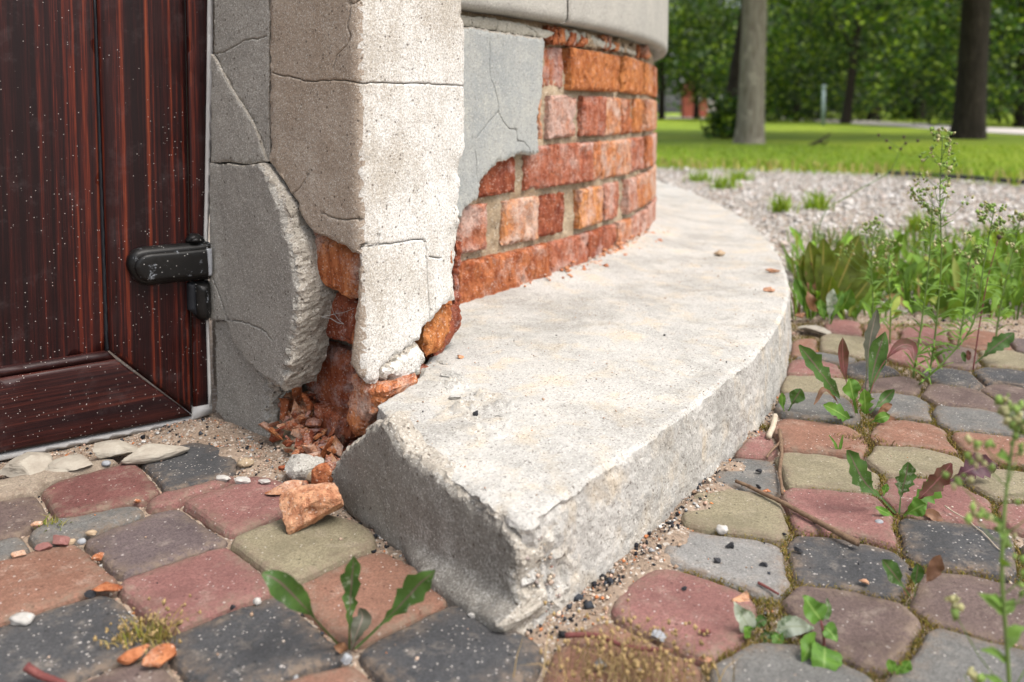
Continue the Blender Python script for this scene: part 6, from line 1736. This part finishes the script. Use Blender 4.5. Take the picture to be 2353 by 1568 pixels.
# ------------------------------------------------------------------ moss, dry tufts and the weed strip
def moss():
    rg = np.random.default_rng(8)
    n = 420000
    Q = np.column_stack([rg.uniform(0.12, 0.95, n), rg.uniform(0.40, 1.4, n)])
    msk = vnoise(Q, 9, 4, 2) + 0.35 * vnoise(Q, 40, 5, 2) + np.clip((Q[:, 0] - 0.28) * 1.2, -0.6, 0.25) + 0.10
    # thickest between the front right pavers
    for px, py, r in ((1700, 1440, 0.05), (1980, 1420, 0.10), (2150, 1400, 0.10), (1960, 1010, 0.06), (1980, 1130, 0.06), (2300, 1390, 0.1), (2250, 1480, 0.08), (1820, 1480, 0.06)):
        c = G(px, py)[:2]; msk += 0.8 * np.exp(-(np.hypot(Q[:, 0] - c[0], Q[:, 1] - c[1]) / r) ** 2)
    ok = msk > 0.22
    Q, msk = Q[ok], msk[ok]
    ok = ~inside(Q, STEP_PL) & ~in_any(Q, [P - onormals(P) * 0.002 for P in PAVPOLY])
    ok &= rg.random(len(Q)) < np.where(Q[:, 1] > 0.95, 0.3, 0.75)
    Q = Q[ok]
    n = len(Q)
    if n > 34000: Q = Q[:34000]; n = 34000
    H = rg.uniform(0.0035, 0.0075, n)
    B = np.column_stack([Q, np.full(n, -0.006)])
    lean = np.column_stack([rg.normal(0, 0.0032, (n, 2)), np.zeros(n)])
    pal = np.array([(0.22, 0.17, 0.035), (0.15, 0.13, 0.03), (0.28, 0.20, 0.06), (0.10, 0.12, 0.02), (0.16, 0.10, 0.04)])
    cols = pal[rg.choice(5, n, p=(0.3, 0.22, 0.2, 0.15, 0.13))] * rg.uniform(0.7, 1.3, (n, 1))
    V, Fc, cc = blades(B, H, rg.uniform(0.0005, 0.0012, n), lean, cols, 9)
    k = rg.choice(n, min(n, 26000)); C = B[k] + np.column_stack([rg.normal(0, 0.0015, (len(k), 2)), 0.001 + 0.006 * rg.random(len(k))])
    v, f, c2 = octas(C, rg.uniform(0.0006, 0.0017, len(k)), pal[rg.choice(5, len(k), p=(0.35, 0.15, 0.32, 0.08, 0.1))] * rg.uniform(0.7, 1.5, (len(k), 1)), 19)
    Fc = np.vstack([Fc, f + len(V)]); V = np.vstack([V, v]); cc = np.vstack([cc, c2])
    tag(mk('moss', V, Fc, M['moss'], None, cols=cc), 'mustard green moss in the joints of the right hand paving', 'moss', kind='stuff')
moss()
def tuft(px, py, label, n, r, h, seed, pal, name='moss_tuft', lean=0.5, wd=0.0012, heads=0, cat='moss tuft'):
    rg = np.random.default_rng(seed)
    c = G(px, py)
    B = np.column_stack([c[0] + rg.normal(0, r, n), c[1] + rg.normal(0, r * 0.6, n), np.full(n, -0.004)])
    H = h * rg.uniform(0.3, 1.0, n)
    L = np.column_stack([rg.normal(0, h * lean, (n, 2)), np.zeros(n)])
    cols = np.array(pal)[rg.choice(len(pal), n)] * rg.uniform(0.7, 1.25, (n, 1))
    V, Fc, cc = blades(B, H, np.full(n, wd) * rg.uniform(0.6, 1.2, n), L, cols, seed)
    if heads:
        j = rg.choice(n, heads); tip = V.reshape(n, 5, 3)[j, 4]
        v, f, c2 = octas(tip, rg.uniform(0.0016, 0.0034, heads), np.tile((0.40, 0.28, 0.13), (heads, 1)) * rg.uniform(0.6, 1.3, (heads, 1)), seed + 1, 1.3)
        Fc = np.vstack([Fc, f + len(V)]); V = np.vstack([V, v]); cc = np.vstack([cc, c2])
    tag(mk(name, V, Fc, M['moss'], None, cols=cc), label, cat, 'tufts in the joints')
DRY = [(0.34, 0.25, 0.07), (0.26, 0.20, 0.05), (0.20, 0.20, 0.04), (0.36, 0.29, 0.12)]
tuft(350, 1462, 'yellow dried tuft between the pink and charcoal pavers at bottom left', 110, 0.009, 0.022, 11, DRY, heads=90)
tuft(280, 1470, 'small yellow dried sprig left of the larger yellow tuft', 36, 0.004, 0.013, 12, DRY, heads=26)
tuft(120, 1206, 'small green and tan moss tuft beside the maroon paver', 90, 0.006, 0.013, 13, [(0.16, 0.2, 0.03), (0.3, 0.26, 0.08)])
tuft(1440, 1560, 'tan dried flower clump at the bottom below the dark red twig', 340, 0.024, 0.036, 14, [(0.34, 0.24, 0.11), (0.26, 0.18, 0.08), (0.40, 0.31, 0.16)], heads=420, wd=0.0007, lean=0.4, name='dried_flower_clump', cat='dried flowers')
tuft(1975, 1010, 'brown dead litter tuft under the tall straggly dandelion', 200, 0.013, 0.012, 15, [(0.16, 0.10, 0.05), (0.26, 0.19, 0.06), (0.09, 0.055, 0.03)], lean=0.6)

def weed_strip():
    rg = np.random.default_rng(21)
    # upright grass blades and small leaves behind the last pavers
    n = 6500
    X = rg.uniform(0.42, 1.6, n); Y = rg.uniform(1.38, 2.35, n)
    d = vnoise(np.column_stack([X, Y]), 5, 2, 2)
    lim = 1.42 + 0.02 * X
    ok = (Y > lim) & (d + 0.25 + 0.5 * np.clip(X - 0.6, -0.3, 0.5) - 0.75 * np.clip(Y - 1.8, 0, 1) > 0) & ~inside(np.column_stack([X, Y]), STEP_PL) & (np.hypot(X - CEN[0], Y - CEN[1]) > RAD + 0.30)
    X, Y = X[ok], Y[ok]; n = len(X)
    B = np.column_stack([X, Y, np.full(n, -0.012)])
    H = rg.uniform(0.02, 0.075, n)
    L = np.column_stack([rg.normal(0, 0.018, (n, 2)), np.zeros(n)])
    pal = np.array([(0.13, 0.24, 0.028), (0.18, 0.31, 0.04), (0.09, 0.17, 0.025), (0.25, 0.30, 0.06), (0.26, 0.18, 0.08)])
    cols = pal[rg.choice(5, n, p=(0.35, 0.25, 0.2, 0.12, 0.08))] * rg.uniform(0.7, 1.25, (n, 1))
    V, Fc, cc = blades(B, H, rg.uniform(0.0025, 0.006, n), L, cols, 3)
    tag(mk('weed_grass', V, Fc, M['weedleaf'], None, cols=cc), 'low grass and weeds along the far edge of the paving', 'grass', kind='stuff')
    VV, FF, CC = [], [], []; o = 0
    for k in range(760):
        x = rg.uniform(0.5, 1.5); y = rg.uniform(1.4, 2.0)
        if vnoise(np.array([[x, y]]), 6, 8, 2)[0] < -0.15 or math.hypot(x - CEN[0], y - CEN[1]) < RAD + 0.33: continue
        p = np.array((x, y, -0.01)); a = rg.uniform(0, 6.28); Ln = rg.uniform(0.025, 0.075)
        dd_ = np.array((math.cos(a) * 0.7, math.sin(a) * 0.7, rg.uniform(0.5, 1.5))) * Ln
        v, f, _ = leaf_geo([p, p + dd_ * 0.6, p + dd_ + np.array((0, 0, -Ln * 0.2))], rg.uniform(0.010, 0.024), start=0.25, n=8, face=(rg.normal(0, .4), -0.7, 0.6))
        VV.append(v); FF += [tuple(q + o for q in g) for g in f]; o += len(v)
        CC.append(np.tile(pal[rg.choice(5, p=(0.35, 0.3, 0.2, 0.1, 0.05))] * rg.uniform(0.7, 1.3), (len(v), 1)))
    tag(mk('ground_cover', np.vstack(VV), FF, M['weedleaf'], None, cols=np.vstack(CC)), 'leafy ground cover among the weeds behind the paving', 'weeds', kind='stuff')
weed_strip()
# ------------------------------------------------------------------ gravel, lawn, path
M['soil'] = plaster_mat('gravelly_soil', (0.40, 0.35, 0.30), (0.30, 0.25, 0.20), gscale=120, bump=1.0)
def ground_rest():
    xs = np.concatenate([[-14, -8, -5], np.arange(-3, 6, 0.12), [7, 9, 12, 16]]); ys = np.concatenate([[-12, -6, -2, 0.0], np.arange(1.3, 6.2, 0.12)])
    sheet('gravel_bed', xs, ys, lambda P: -0.024 + 0.008 * vnoise(P, 2.2, 3, 3) - np.where(P[:, 1] < 1.45, 0.05, 0), M['soil'])
    rg = np.random.default_rng(10)
    n = 32000
    X = rg.uniform(0.2, 3.8, n); Y = 1.55 + (5.6 - 1.55) * rg.random(n)
    ok = ~inside(np.column_stack([X, Y]), STEP_PL)
    ok &= (X / Y < 0.78)
    X, Y = X[ok], Y[ok]; n = len(X)
    sz = np.clip(0.0125 * np.exp(rg.normal(0, 0.42, n)), 0.005, 0.045)
    pal = np.array([(0.58, 0.545, 0.50), (0.46, 0.425, 0.38), (0.66, 0.63, 0.60), (0.42, 0.33, 0.27), (0.25, 0.23, 0.21), (0.54, 0.45, 0.39)])
    cols = pal[rg.choice(6, n, p=(0.32, 0.2, 0.2, 0.1, 0.08, 0.1))] * rg.uniform(0.8, 1.15, (n, 1))
    V, Fc, cc = octas(np.column_stack([X, Y, np.full(n, -0.016)]), sz, cols, 4, 0.6)
    tag(mk('gravel', V, Fc, M['grit'], None, smooth=False, cols=cc), 'pale gravel between the step and the lawn', 'gravel', kind='stuff')
ground_rest()
def lawn_mat():
    b = MB('mown_lawn')
    col = b.mix(b.ramp(b.noise(0.55, 5, 0.65, dist=0.5), [(0.38, 0.0), (0.60, 1.0)]), (0.30, 0.39, 0.028), (0.15, 0.245, 0.018))  # sunshine on the grass is put into this raised colour
    col = b.mix(b.ramp(b.noise(30, 4, 0.7), [(0.4, 0.0), (0.7, 0.5)]), col, (0.34, 0.41, 0.045))
    return b.bsdf(col, 0.8, b.bump(b.noise(60, 5, 0.7), 0.9, 0.04), 0.2)
M['lawn'] = lawn_mat()
def lawn():
    front = [G(1150, 384)[:2], G(1400, 383)[:2], G(1530, 385)[:2], G(1750, 390)[:2], G(2063, 401)[:2], G(2353, 421)[:2], G(2700, 446)[:2]]
    front = [(-40, 5.6), (-3, 5.6)] + [tuple(p) for p in front] + [(4.2, 3.2), (30, 0.5)]
    V, Fc = [], []
    fr = [1.0, 1.15, 1.4, 1.8, 2.4, 3.5, 6, 12, 25, 60]
    for k, f in enumerate(fr):
        for (x, y) in front:
            sc = f
            V.append((x * (1 + (sc - 1) * 0.9), y * sc, 0.014 if k else -0.03))
    n = len(front)
    i = np.arange(len(V)).reshape(len(fr), n)
    o = mk('lawn', np.array(V), np.stack([i[:-1, :-1], i[:-1, 1:], i[1:, 1:], i[1:, :-1]], -1).reshape(-1, 4), M['lawn'], None)
    tag(o, kind='structure')
    # tufts along the near edge of the lawn, green and straw yellow
    rg = np.random.default_rng(31); n = 9000
    Y = rg.uniform(4.0, 8.5, n) ; X = rg.uniform(0.15, 0.72, n) * Y
    edge = np.interp(X, [p[0] for p in front[2:]], [p[1] for p in front[2:]])
    ok = Y > edge - 0.35 * rg.random(n)
    X, Y, edge = X[ok], Y[ok], edge[ok]; n = len(X)
    near = np.exp(-np.abs(Y - edge) / 0.35)
    H = rg.uniform(0.02, 0.05, n) + 0.06 * near * rg.random(n)
    pal = np.array([(0.21, 0.33, 0.025), (0.16, 0.27, 0.022), (0.27, 0.36, 0.04), (0.42, 0.36, 0.14)])
    ci = np.where(rg.random(n) < near * 0.55, 3, rg.integers(0, 3, n))
    cols = pal[ci] * rg.uniform(0.75, 1.25, (n, 1))
    V, Fc, cc = blades(np.column_stack([X, Y, np.full(n, 0.0)]), H, rg.uniform(0.006, 0.014, n), np.column_stack([rg.normal(0, 0.02, (n, 2)), np.zeros(n)]), cols, 6)
    tag(mk('lawn_grass', V, Fc, M['weedleaf'], None, cols=cc), 'grass tufts along the near edge of the lawn', 'grass', kind='stuff')
    # small green tufts scattered in the gravel
    for k, (px, py, r) in enumerate(((1795, 476, 0.05), (1660, 425, 0.09), (1610, 410, 0.08), (1880, 470, 0.07), (1700, 408, 0.08), (2120, 520, 0.06), (2300, 560, 0.10), (2220, 590, 0.08))):
        c = G(px, py); m = 90
        V, Fc, cc = blades(np.column_stack([c[0] + rg.normal(0, r * 0.35, m), c[1] + rg.normal(0, r * 0.35, m), np.full(m, -0.02)]), rg.uniform(0.03, 0.09, m), rg.uniform(0.004, 0.010, m), np.column_stack([rg.normal(0, 0.03, (m, 2)), np.zeros(m)]), pal[rg.integers(0, 3, m)] * rg.uniform(0.8, 1.3, (m, 1)), 50 + k)
        V[:, 2] = np.maximum(V[:, 2], -0.03)
        tag(mk('grass_tuft', V, Fc, M['weedleaf'], None, cols=cc), ['green tuft in the middle of the gravel', 'green tuft at the left in the far gravel', 'leftmost green tuft where the gravel meets the lawn', 'tuft in the gravel above the dock clump', 'green tuft in the gravel under the grey tree trunk', 'tuft in the gravel behind the tallest fleabane', 'big tuft at the right end of the gravel', 'tuft in the gravel beside the weeds at right'][k], 'grass', 'tufts in the gravel')
lawn()
M['path'] = simple_mat('pale_park_path', (0.56, 0.52, 0.47), (0.48, 0.44, 0.40), 2.0, 0.9, 0.2)
def ribbon(name, near, far, mat, z):
    V = [tuple(G(x, y, z)) for x, y in near] + [tuple(G(x, y, z)) for x, y in far]
    n = len(near)
    Fc = [(i, i + 1, n + i + 1, n + i) for i in range(n - 1)]
    return mk(name, np.array(V), Fc, mat, None, smooth=False)
tag(ribbon('path', [(1500, 271.5), (1758, 274), (1916, 282), (2040, 289), (2180, 299), (2353, 309), (2600, 325)], [(1500, 269), (1758, 270), (1916, 275), (2040, 280), (2180, 288), (2353, 296), (2600, 308)], M['path'], 0.03), kind='structure')
M['edging'] = simple_mat('dark_edging', (0.03, 0.03, 0.032), (0.05, 0.05, 0.05), 20, 0.7, 0.2)
def edging():
    p = [G(x, y) for x, y in ((2040, 402), (2063, 403), (2160, 409), (2260, 416), (2353, 424), (2560, 440))]
    V, Fc = tube_geo(spline(p, 6) + np.array((0, 0, 0.012)), 0.012, 0.012, 6, 0, 0.0)
    tag(mk('lawn_edging', V, Fc, M['edging'], None), 'dark edging strip where the lawn meets the gravel at right', 'edging')
edging()

# ------------------------------------------------------------------ trees of the park
def bark_mat(name, c, c2, sc=6):
    b = MB(name)
    st = b.noise(1.0, 5, 0.65, vec=b.map((sc * 5, sc * 5, sc)))
    col = b.mix(b.ramp(st, [(0.35, 0.0), (0.65, 1.0)]), c, c2)
    col = b.mix(b.ramp(b.noise(5, 4, 0.65), [(0.58, 0.0), (0.68, 0.6)]), col, tuple(min(1, x * 1.7) for x in c2))
    return b.bsdf(col, 0.9, b.bump(st, 0.9, 0.03), 0.15)
M['barkg'] = bark_mat('grey_bark', (0.16, 0.135, 0.105), (0.26, 0.235, 0.19))
M['barkd'] = bark_mat('dark_bark', (0.022, 0.018, 0.014), (0.050, 0.040, 0.030))
def crown_mat():
    b = MB('tree_leaves')
    a = b.n('ShaderNodeVertexColor'); a.layer_name = 'Col'
    d = b.n('ShaderNodeBsdfPrincipled'); b.l(a.outputs[0], d.inputs['Base Color']); d.inputs['Roughness'].default_value = 0.5; d.inputs['Specular IOR Level'].default_value = 0.4
    t = b.n('ShaderNodeBsdfTranslucent'); b.l(b.mix(1.0, a.outputs[0], (1.5, 1.5, 0.4), 'MULTIPLY'), t.inputs[0])
    mx = b.n('ShaderNodeMixShader'); mx.inputs[0].default_value = 0.28
    b.l(d.outputs[0], mx.inputs[1]); b.l(t.outputs[0], mx.inputs[2]); b.l(mx.outputs[0], b.out.inputs[0])
    return b.m
M['crown'] = crown_mat()
def leafcloud(C, spread, per, size, pal, seed):
    """leaf-shaped faces gathered round sprig centres"""
    rg = np.random.default_rng(seed)
    n = len(C) * per
    P = np.repeat(C, per, axis=0) + rg.normal(0, 1, (n, 3)) * np.array(spread)
    a = rg.normal(size=(n, 3)); a[:, 2] *= 0.6; a /= np.linalg.norm(a, axis=1)[:, None]
    b_ = rg.normal(size=(n, 3)); b_ -= a * np.sum(a * b_, 1)[:, None]; b_ /= np.linalg.norm(b_, axis=1)[:, None]
    s = (size * rg.uniform(0.6, 1.25, n))[:, None]
    V = np.stack([P - a * s * 0.6, P + b_ * s * 0.36, P + a * s * 0.6, P - b_ * s * 0.36], 1).reshape(-1, 3)
    Fc = np.arange(n * 4).reshape(n, 4)
    base = np.array(pal)
    tone = np.repeat(rg.uniform(0.3, 1.8, len(C)), per)  # sunlit and shaded sprigs are painted by this spread of leaf tone
    cols = base[rg.integers(0, len(base), n)] * (tone * rg.uniform(0.75, 1.25, n))[:, None]
    return V, Fc, np.repeat(cols, 4, axis=0)
GPAL = [(0.026, 0.062, 0.005), (0.052, 0.112, 0.008), (0.012, 0.034, 0.004), (0.19, 0.27, 0.02), (0.030, 0.072, 0.006)]  # yellow and near-black greens paint sunlit leaves and the dark gaps between
def crown_mesh(kind, seed):
    rg = np.random.default_rng(seed)
    m = 330
    p = rg.normal(size=(m, 3)); p /= np.linalg.norm(p, axis=1)[:, None]
    r = rg.random(m) ** 0.38
    lump = 1 + 0.28 * vnoise(p, 1.8, seed, 2)
    C = p * (r * lump)[:, None] * np.array((2.6, 2.6, 2.3))
    C[:, 2] -= 0.25 * (C[:, 0] ** 2 + C[:, 1] ** 2) * 0.25
    V, Fc, cc = leafcloud(C, (0.26, 0.26, 0.17), 34, 0.11, GPAL, seed)
    me = mk('crown_source', V, Fc, M['crown'], None, smooth=False, cols=cc)
    d = me.data
    lo = np.array(me.location)
    co = np.zeros(len(d.vertices) * 3, np.float32); d.vertices.foreach_get('co', co)
    co = co.reshape(-1, 3) + lo; d.vertices.foreach_set('co', co.ravel().astype(np.float32)); d.update()
    bpy.data.objects.remove(me)
    return d
CROWNS = [crown_mesh(0, 61), crown_mesh(1, 62), crown_mesh(2, 63)]
def tree(basepx, wpx, label, bark, ht, crown_z, cs, lean=(0, 0), var=0, Y=None, extra=0, toppx=None):
    b0 = G(*basepx, 0.0) if Y is None else np.array((at(basepx[0], basepx[1], Y)[0], Y, 0.0))
    Y = b0[1]
    rad = wpx * Y / FPX / 2
    E = empty('tree', tuple(b0), label, 'tree', 'trees of the park')
    rg = np.random.default_rng(int(basepx[0]) + var)
    P = [b0 + np.array((0, 0, -0.1)), b0 + np.array((0, 0, 0.05)), b0 + np.array((lean[0] * 0.05, 0, 0.35)), b0 + np.array((lean[0] * 0.3, lean[1] * 0.3, ht * 0.3)), b0 + np.array((lean[0] * 0.6, lean[1] * 0.6, ht * 0.6)), b0 + np.array((lean[0], lean[1], ht))]
    C = spline(P, 8); n = len(C); S = 18; V = []
    for i in range(n):
        h = max(0, C[i][2] - b0[2])
        r = rad * (1.0 + 0.22 * math.exp(-h / (rad * 1.1)) - 0.35 * h / ht)
        for k in range(S):
            a = 2 * math.pi * k / S
            rr = r * (1 + 0.05 * math.sin(3 * a + h * 1.3) + 0.10 * math.exp(-h / (rad * 1.5)) * math.sin(5 * a + var))
            V.append(C[i] + np.array((math.cos(a) * rr, math.sin(a) * rr, 0)))
    Fc = [(i * S + k, i * S + (k + 1) % S, (i + 1) * S + (k + 1) % S, (i + 1) * S + k) for i in range(n - 1) for k in range(S)]
    mk('trunk', np.array(V), Fc, M[bark], E)
    top = C[-1]
    for k in range(5):
        a = rg.uniform(0, 6.28); s = C[int(n * rg.uniform(0.6, 0.95))]
        e = np.array((b0[0] + math.cos(a) * cs * 1.8, b0[1] + math.sin(a) * cs * 1.8, crown_z + rg.uniform(-0.2, 0.9) * cs))
        v, f = tube_geo(spline([s, (s + e) / 2 + np.array((0, 0, 0.3)), e], 5), rad * 0.32, rad * 0.08, 7, k)
        mk('limb', v, f, M[bark], E)
    o = bpy.data.objects.new('crown', CROWNS[var % 3]); COL.objects.link(o); o.parent = E
    o.location = (lean[0] * 0.8, lean[1] * 0.8, crown_z); o.scale = (cs, cs, cs); o.rotation_euler = (0, 0, rg.uniform(0, 6.28))
    WORG[o.name] = b0
    return E
tree((1724, 333), 60, 'grey barked tree in the lawn nearest the building', 'barkg', 6.0, 4.6, 1.15, (0.12, 0.2), 0)
tree((1668, 318), 34, 'dark slim tree leaning behind the nearest grey trunk', 'barkd', 5.5, 4.9, 1.1, (0.9, 0.4), 1)
tree((2225, 322), 66, 'thick dark tree at the right of the lawn', 'barkd', 6.5, 4.9, 1.25, (0.25, 0.2), 2)
tree((1943, 286), 21, 'slightly leaning dark tree beside the path in the middle', 'barkd', 6.0, 4.2, 1.1, (0.7, 0.3), 1)
tree((2007, 276), 26, 'greyish brown trunk beyond the path right of the leaning tree', 'barkd', 7.5, 5.0, 1.5, (0.0, 0.3), 0, Y=34)
tree((2112, 274), 26, 'dark trunk beyond the path left of the thick tree', 'barkd', 7.5, 5.2, 1.6, (0.2, 0.3), 2, Y=36)
tree((2292, 273), 16, 'thin dark trunk far beyond the path at right', 'barkd', 7.0, 4.6, 1.5, (0.1, 0.0), 1, Y=38)
tree((2055, 272), 12, 'thin far trunk between the two trunks beyond the path', 'barkd', 7.5, 2.9, 1.5, (0.0, 0.0), 0, Y=44)
tree((1830, 270), 12, 'slim far tree with low branches left of the sign post', 'barkd', 6.0, 2.3, 1.25, (0.2, 0.0), 1, Y=30)
tree((1600, 268), 14, 'tree with drooping crown above the small brick hut', 'barkd', 7.0, 4.8, 1.5, (0.0, 0.0), 2, Y=44)
tree((1760, 268), 12, 'far tree whose crown shows right of the nearest grey trunk', 'barkd', 7.0, 3.3, 1.5, (0.0, 0.0), 0, Y=36)
tree((1520, 268), 14, 'far tree just right of the brick wall', 'barkd', 7.0, 4.1, 1.5, (0.0, 0.0), 1, Y=40)
tree((2170, 270), 14, 'far tree hidden partly by the thick dark tree', 'barkd', 7.5, 2.8, 1.6, (0.0, 0.0), 0, Y=46)
tree((2360, 272), 22, 'tree with low dark foliage at the right edge', 'barkd', 6.5, 2.2, 1.3, (0.0, 0.0), 2, Y=24)
tree((2345, 262), 24, 'tree with low hanging boughs behind the thick dark tree', 'barkd', 6.0, 2.4, 1.1, (0.0, 0.0), 1, Y=19)
tree((1880, 266), 12, 'tree with a low crown behind the sign post', 'barkd', 6.5, 2.3, 1.35, (0.0, 0.0), 2, Y=40)

# bush at the foot of the slim tree, hedge far off
def bush(px, py, Y, dims, label, seed, m=60, per=26, size=0.06):
    rg = np.random.default_rng(seed)
    c = at(px, py, Y); c[2] = 0.0
    E = empty('bush', tuple(c), label, 'bush')
    p = rg.normal(size=(m, 3)); p /= np.linalg.norm(p, axis=1)[:, None]; p *= (rg.random(m) ** 0.4)[:, None]
    p = p * np.array(dims) / 2; p[:, 2] += dims[2] / 2
    V, Fc, cc = leafcloud(p + c, (0.06, 0.06, 0.05), per, size, GPAL, seed)
    mk('foliage', V, Fc, M['crown'], E, smooth=False, cols=cc)
    for k in range(4):
        e = c + np.array((rg.normal(0, dims[0] * .25), rg.normal(0, .1), dims[2] * 0.8))
        v, f = tube_geo([c, (c + e) / 2, e], 0.012, 0.004, 5); mk('stem', v, f, M['barkd'], E)
bush(1672, 320, 10.6, (0.55, 0.5, 0.55), 'leafy suckers at the foot of the slim dark tree', 5)
bush(1865, 270, 42, (3.0, 1.2, 0.9), 'low clipped bush beyond the lawn left of the sign post', 6, 90, 30, 0.12)
def far_wood():
    rg = np.random.default_rng(91)
    m = 900
    C = np.column_stack([rg.uniform(-12, 62, m), rg.uniform(56, 74, m), 14 * rg.random(m) ** 0.9 - 0.2])
    V, Fc, cc = leafcloud(C, (1.0, 1.0, 0.7), 26, 0.42, [(0.035, 0.075, 0.010), (0.06, 0.115, 0.014), (0.022, 0.05, 0.009)], 92)
    tag(mk('far_wood', V, Fc, M['crown'], None, smooth=False, cols=cc), 'far mass of dark green trees closing the park', 'woods', kind='stuff')
far_wood()

# small brick hut, sign post, pale shapes among the trees
M['hutbrick'] = simple_mat('hut_brick', (0.34, 0.10, 0.06), (0.26, 0.075, 0.05), 3, 0.9, 0.3)
M['whitewall'] = simple_mat('pale_wall', (0.66, 0.62, 0.55), (0.58, 0.54, 0.48), 1, 0.9, 0.1)
M['roofred'] = simple_mat('hut_roof', (0.20, 0.06, 0.045), (0.15, 0.05, 0.04), 3, 0.9, 0.3)
M['post'] = simple_mat('grey_green_post', (0.30, 0.38, 0.38), (0.26, 0.33, 0.33), 4, 0.5, 0.1)
def box(name, c, d, mat, parent, rz=0.0):
    V = np.array([(x, y, z) for x in (-.5, .5) for y in (-.5, .5) for z in (0, 1)], float) * np.array(d)
    V = V @ rotm(0, 0, rz).T + np.array(c)
    Fc = [(0, 1, 3, 2), (4, 6, 7, 5), (0, 4, 5, 1), (2, 3, 7, 6), (0, 2, 6, 4), (1, 5, 7, 3)]
    return mk(name, V, Fc, mat, parent, smooth=False)
def hut():
    Y = 52.0
    c = at(1597, 268, Y); c[2] = 0
    E = empty('brick_hut', tuple(c), 'small red brick hut far off behind the trees at left', 'hut')
    wd = 55 * Y / FPX
    box('pillar', c + np.array((-wd * 0.27, 0, 0)), (wd * 0.42, 0.6, 1.75), M['hutbrick'], E)
    box('pillar', c + np.array((wd * 0.27, 0, 0)), (wd * 0.42, 0.6, 1.75), M['hutbrick'], E)
    box('back_wall', c + np.array((0, 0.8, 0)), (wd * 0.94, 0.2, 1.74), M['hutbrick'], E)
    box('panel', c + np.array((wd * 0.12, -0.32, 1.0)), (wd * 0.25, 0.04, 0.5), M['whitewall'], E)
    V = np.array([(-wd * .55, -.5, 1.75), (wd * .55, -.5, 1.75), (wd * .55, 1.1, 1.75), (-wd * .55, 1.1, 1.75), (-wd * .12, .3, 2.6), (wd * .12, .3, 2.6)]) + c
    mk('roof', V, [(0, 1, 5, 4), (1, 2, 5), (2, 3, 4, 5), (3, 0, 4), (0, 3, 2, 1)], M['roofred'], E, smooth=False)
hut()
def parked_car():
    Y = 55.0
    c = at(1645, 262, Y); c[2] = 0
    E = empty('parked_car', tuple(c), 'pale parked car far off right of the brick hut', 'car')
    def side(pts, w_, nm, mt, z=0):
        n = len(pts)
        V = np.array([(x, -w_ / 2, zz) for x, zz in pts] + [(x, w_ / 2, zz) for x, zz in pts]) + c
        Fc = [tuple(range(n))[::-1], tuple(range(n, 2 * n))] + [(i, (i + 1) % n, n + (i + 1) % n, n + i) for i in range(n)]
        return mk(nm, V, Fc, mt, E, smooth=False)
    side([(-1.6, 0.35), (1.6, 0.35), (1.7, 0.75), (1.0, 0.95), (-1.55, 1.0), (-1.65, 0.7)], 1.6, 'body', M['whitewall'])
    side([(-1.35, 1.0), (0.85, 0.95), (0.3, 1.42), (-1.0, 1.45)], 1.4, 'cabin', M['greypebble'])
    for x in (-1.05, 1.05):
        for y in (-0.78, 0.78):
            a = np.linspace(0, 2 * math.pi, 15)[:-1]
            V = np.array([(x + 0.32 * math.cos(t), y + s * 0.09, 0.32 + 0.32 * math.sin(t)) for s in (-1, 1) for t in a]) + c
            n = len(a); Fc = [tuple(range(n)), tuple(range(n, 2 * n))[::-1]] + [(i, (i + 1) % n, n + (i + 1) % n, n + i) for i in range(n)]
            mk('wheel', V, Fc, M['edging'], E, smooth=False)
parked_car()
def post():
    c = G(1891, 290)
    E = empty('sign_post', tuple(c), 'slender pale post standing on the lawn near the path', 'post')
    h = 86 * c[1] / FPX
    V, Fc = tube_geo([c, c + np.array((0, 0, h * 0.5)), c + np.array((0, 0, h))], 0.045, 0.04, 10, 0, 0); mk('pole', V, Fc, M['post'], E)
    V, Fc = tube_geo([c + np.array((0, 0, h)), c + np.array((0, 0, h + 0.05)), c + np.array((0, 0, h + 0.09))], 0.055, 0.03, 10, 0, 0); mk('cap', V, Fc, M['post'], E)
post()
def branch():
    Y = 8.6
    E = empty('fallen_branch', tuple(G(1870, 335)), 'fallen dead branch lying on the lawn right of the grey trunk', 'branch')
    for pts, r in ((((1855, 338), (1880, 326), (1908, 308)), 0.022), (((1880, 326), (1895, 330), (1903, 322)), 0.014), (((1862, 335), (1880, 338), (1890, 336)), 0.014)):
        v, f = tube_geo(spline([at(x, y, Y) for x, y in pts], 6), r, r * 0.4, 6); mk('limb', v, f, M['barkd'], E)
branch()
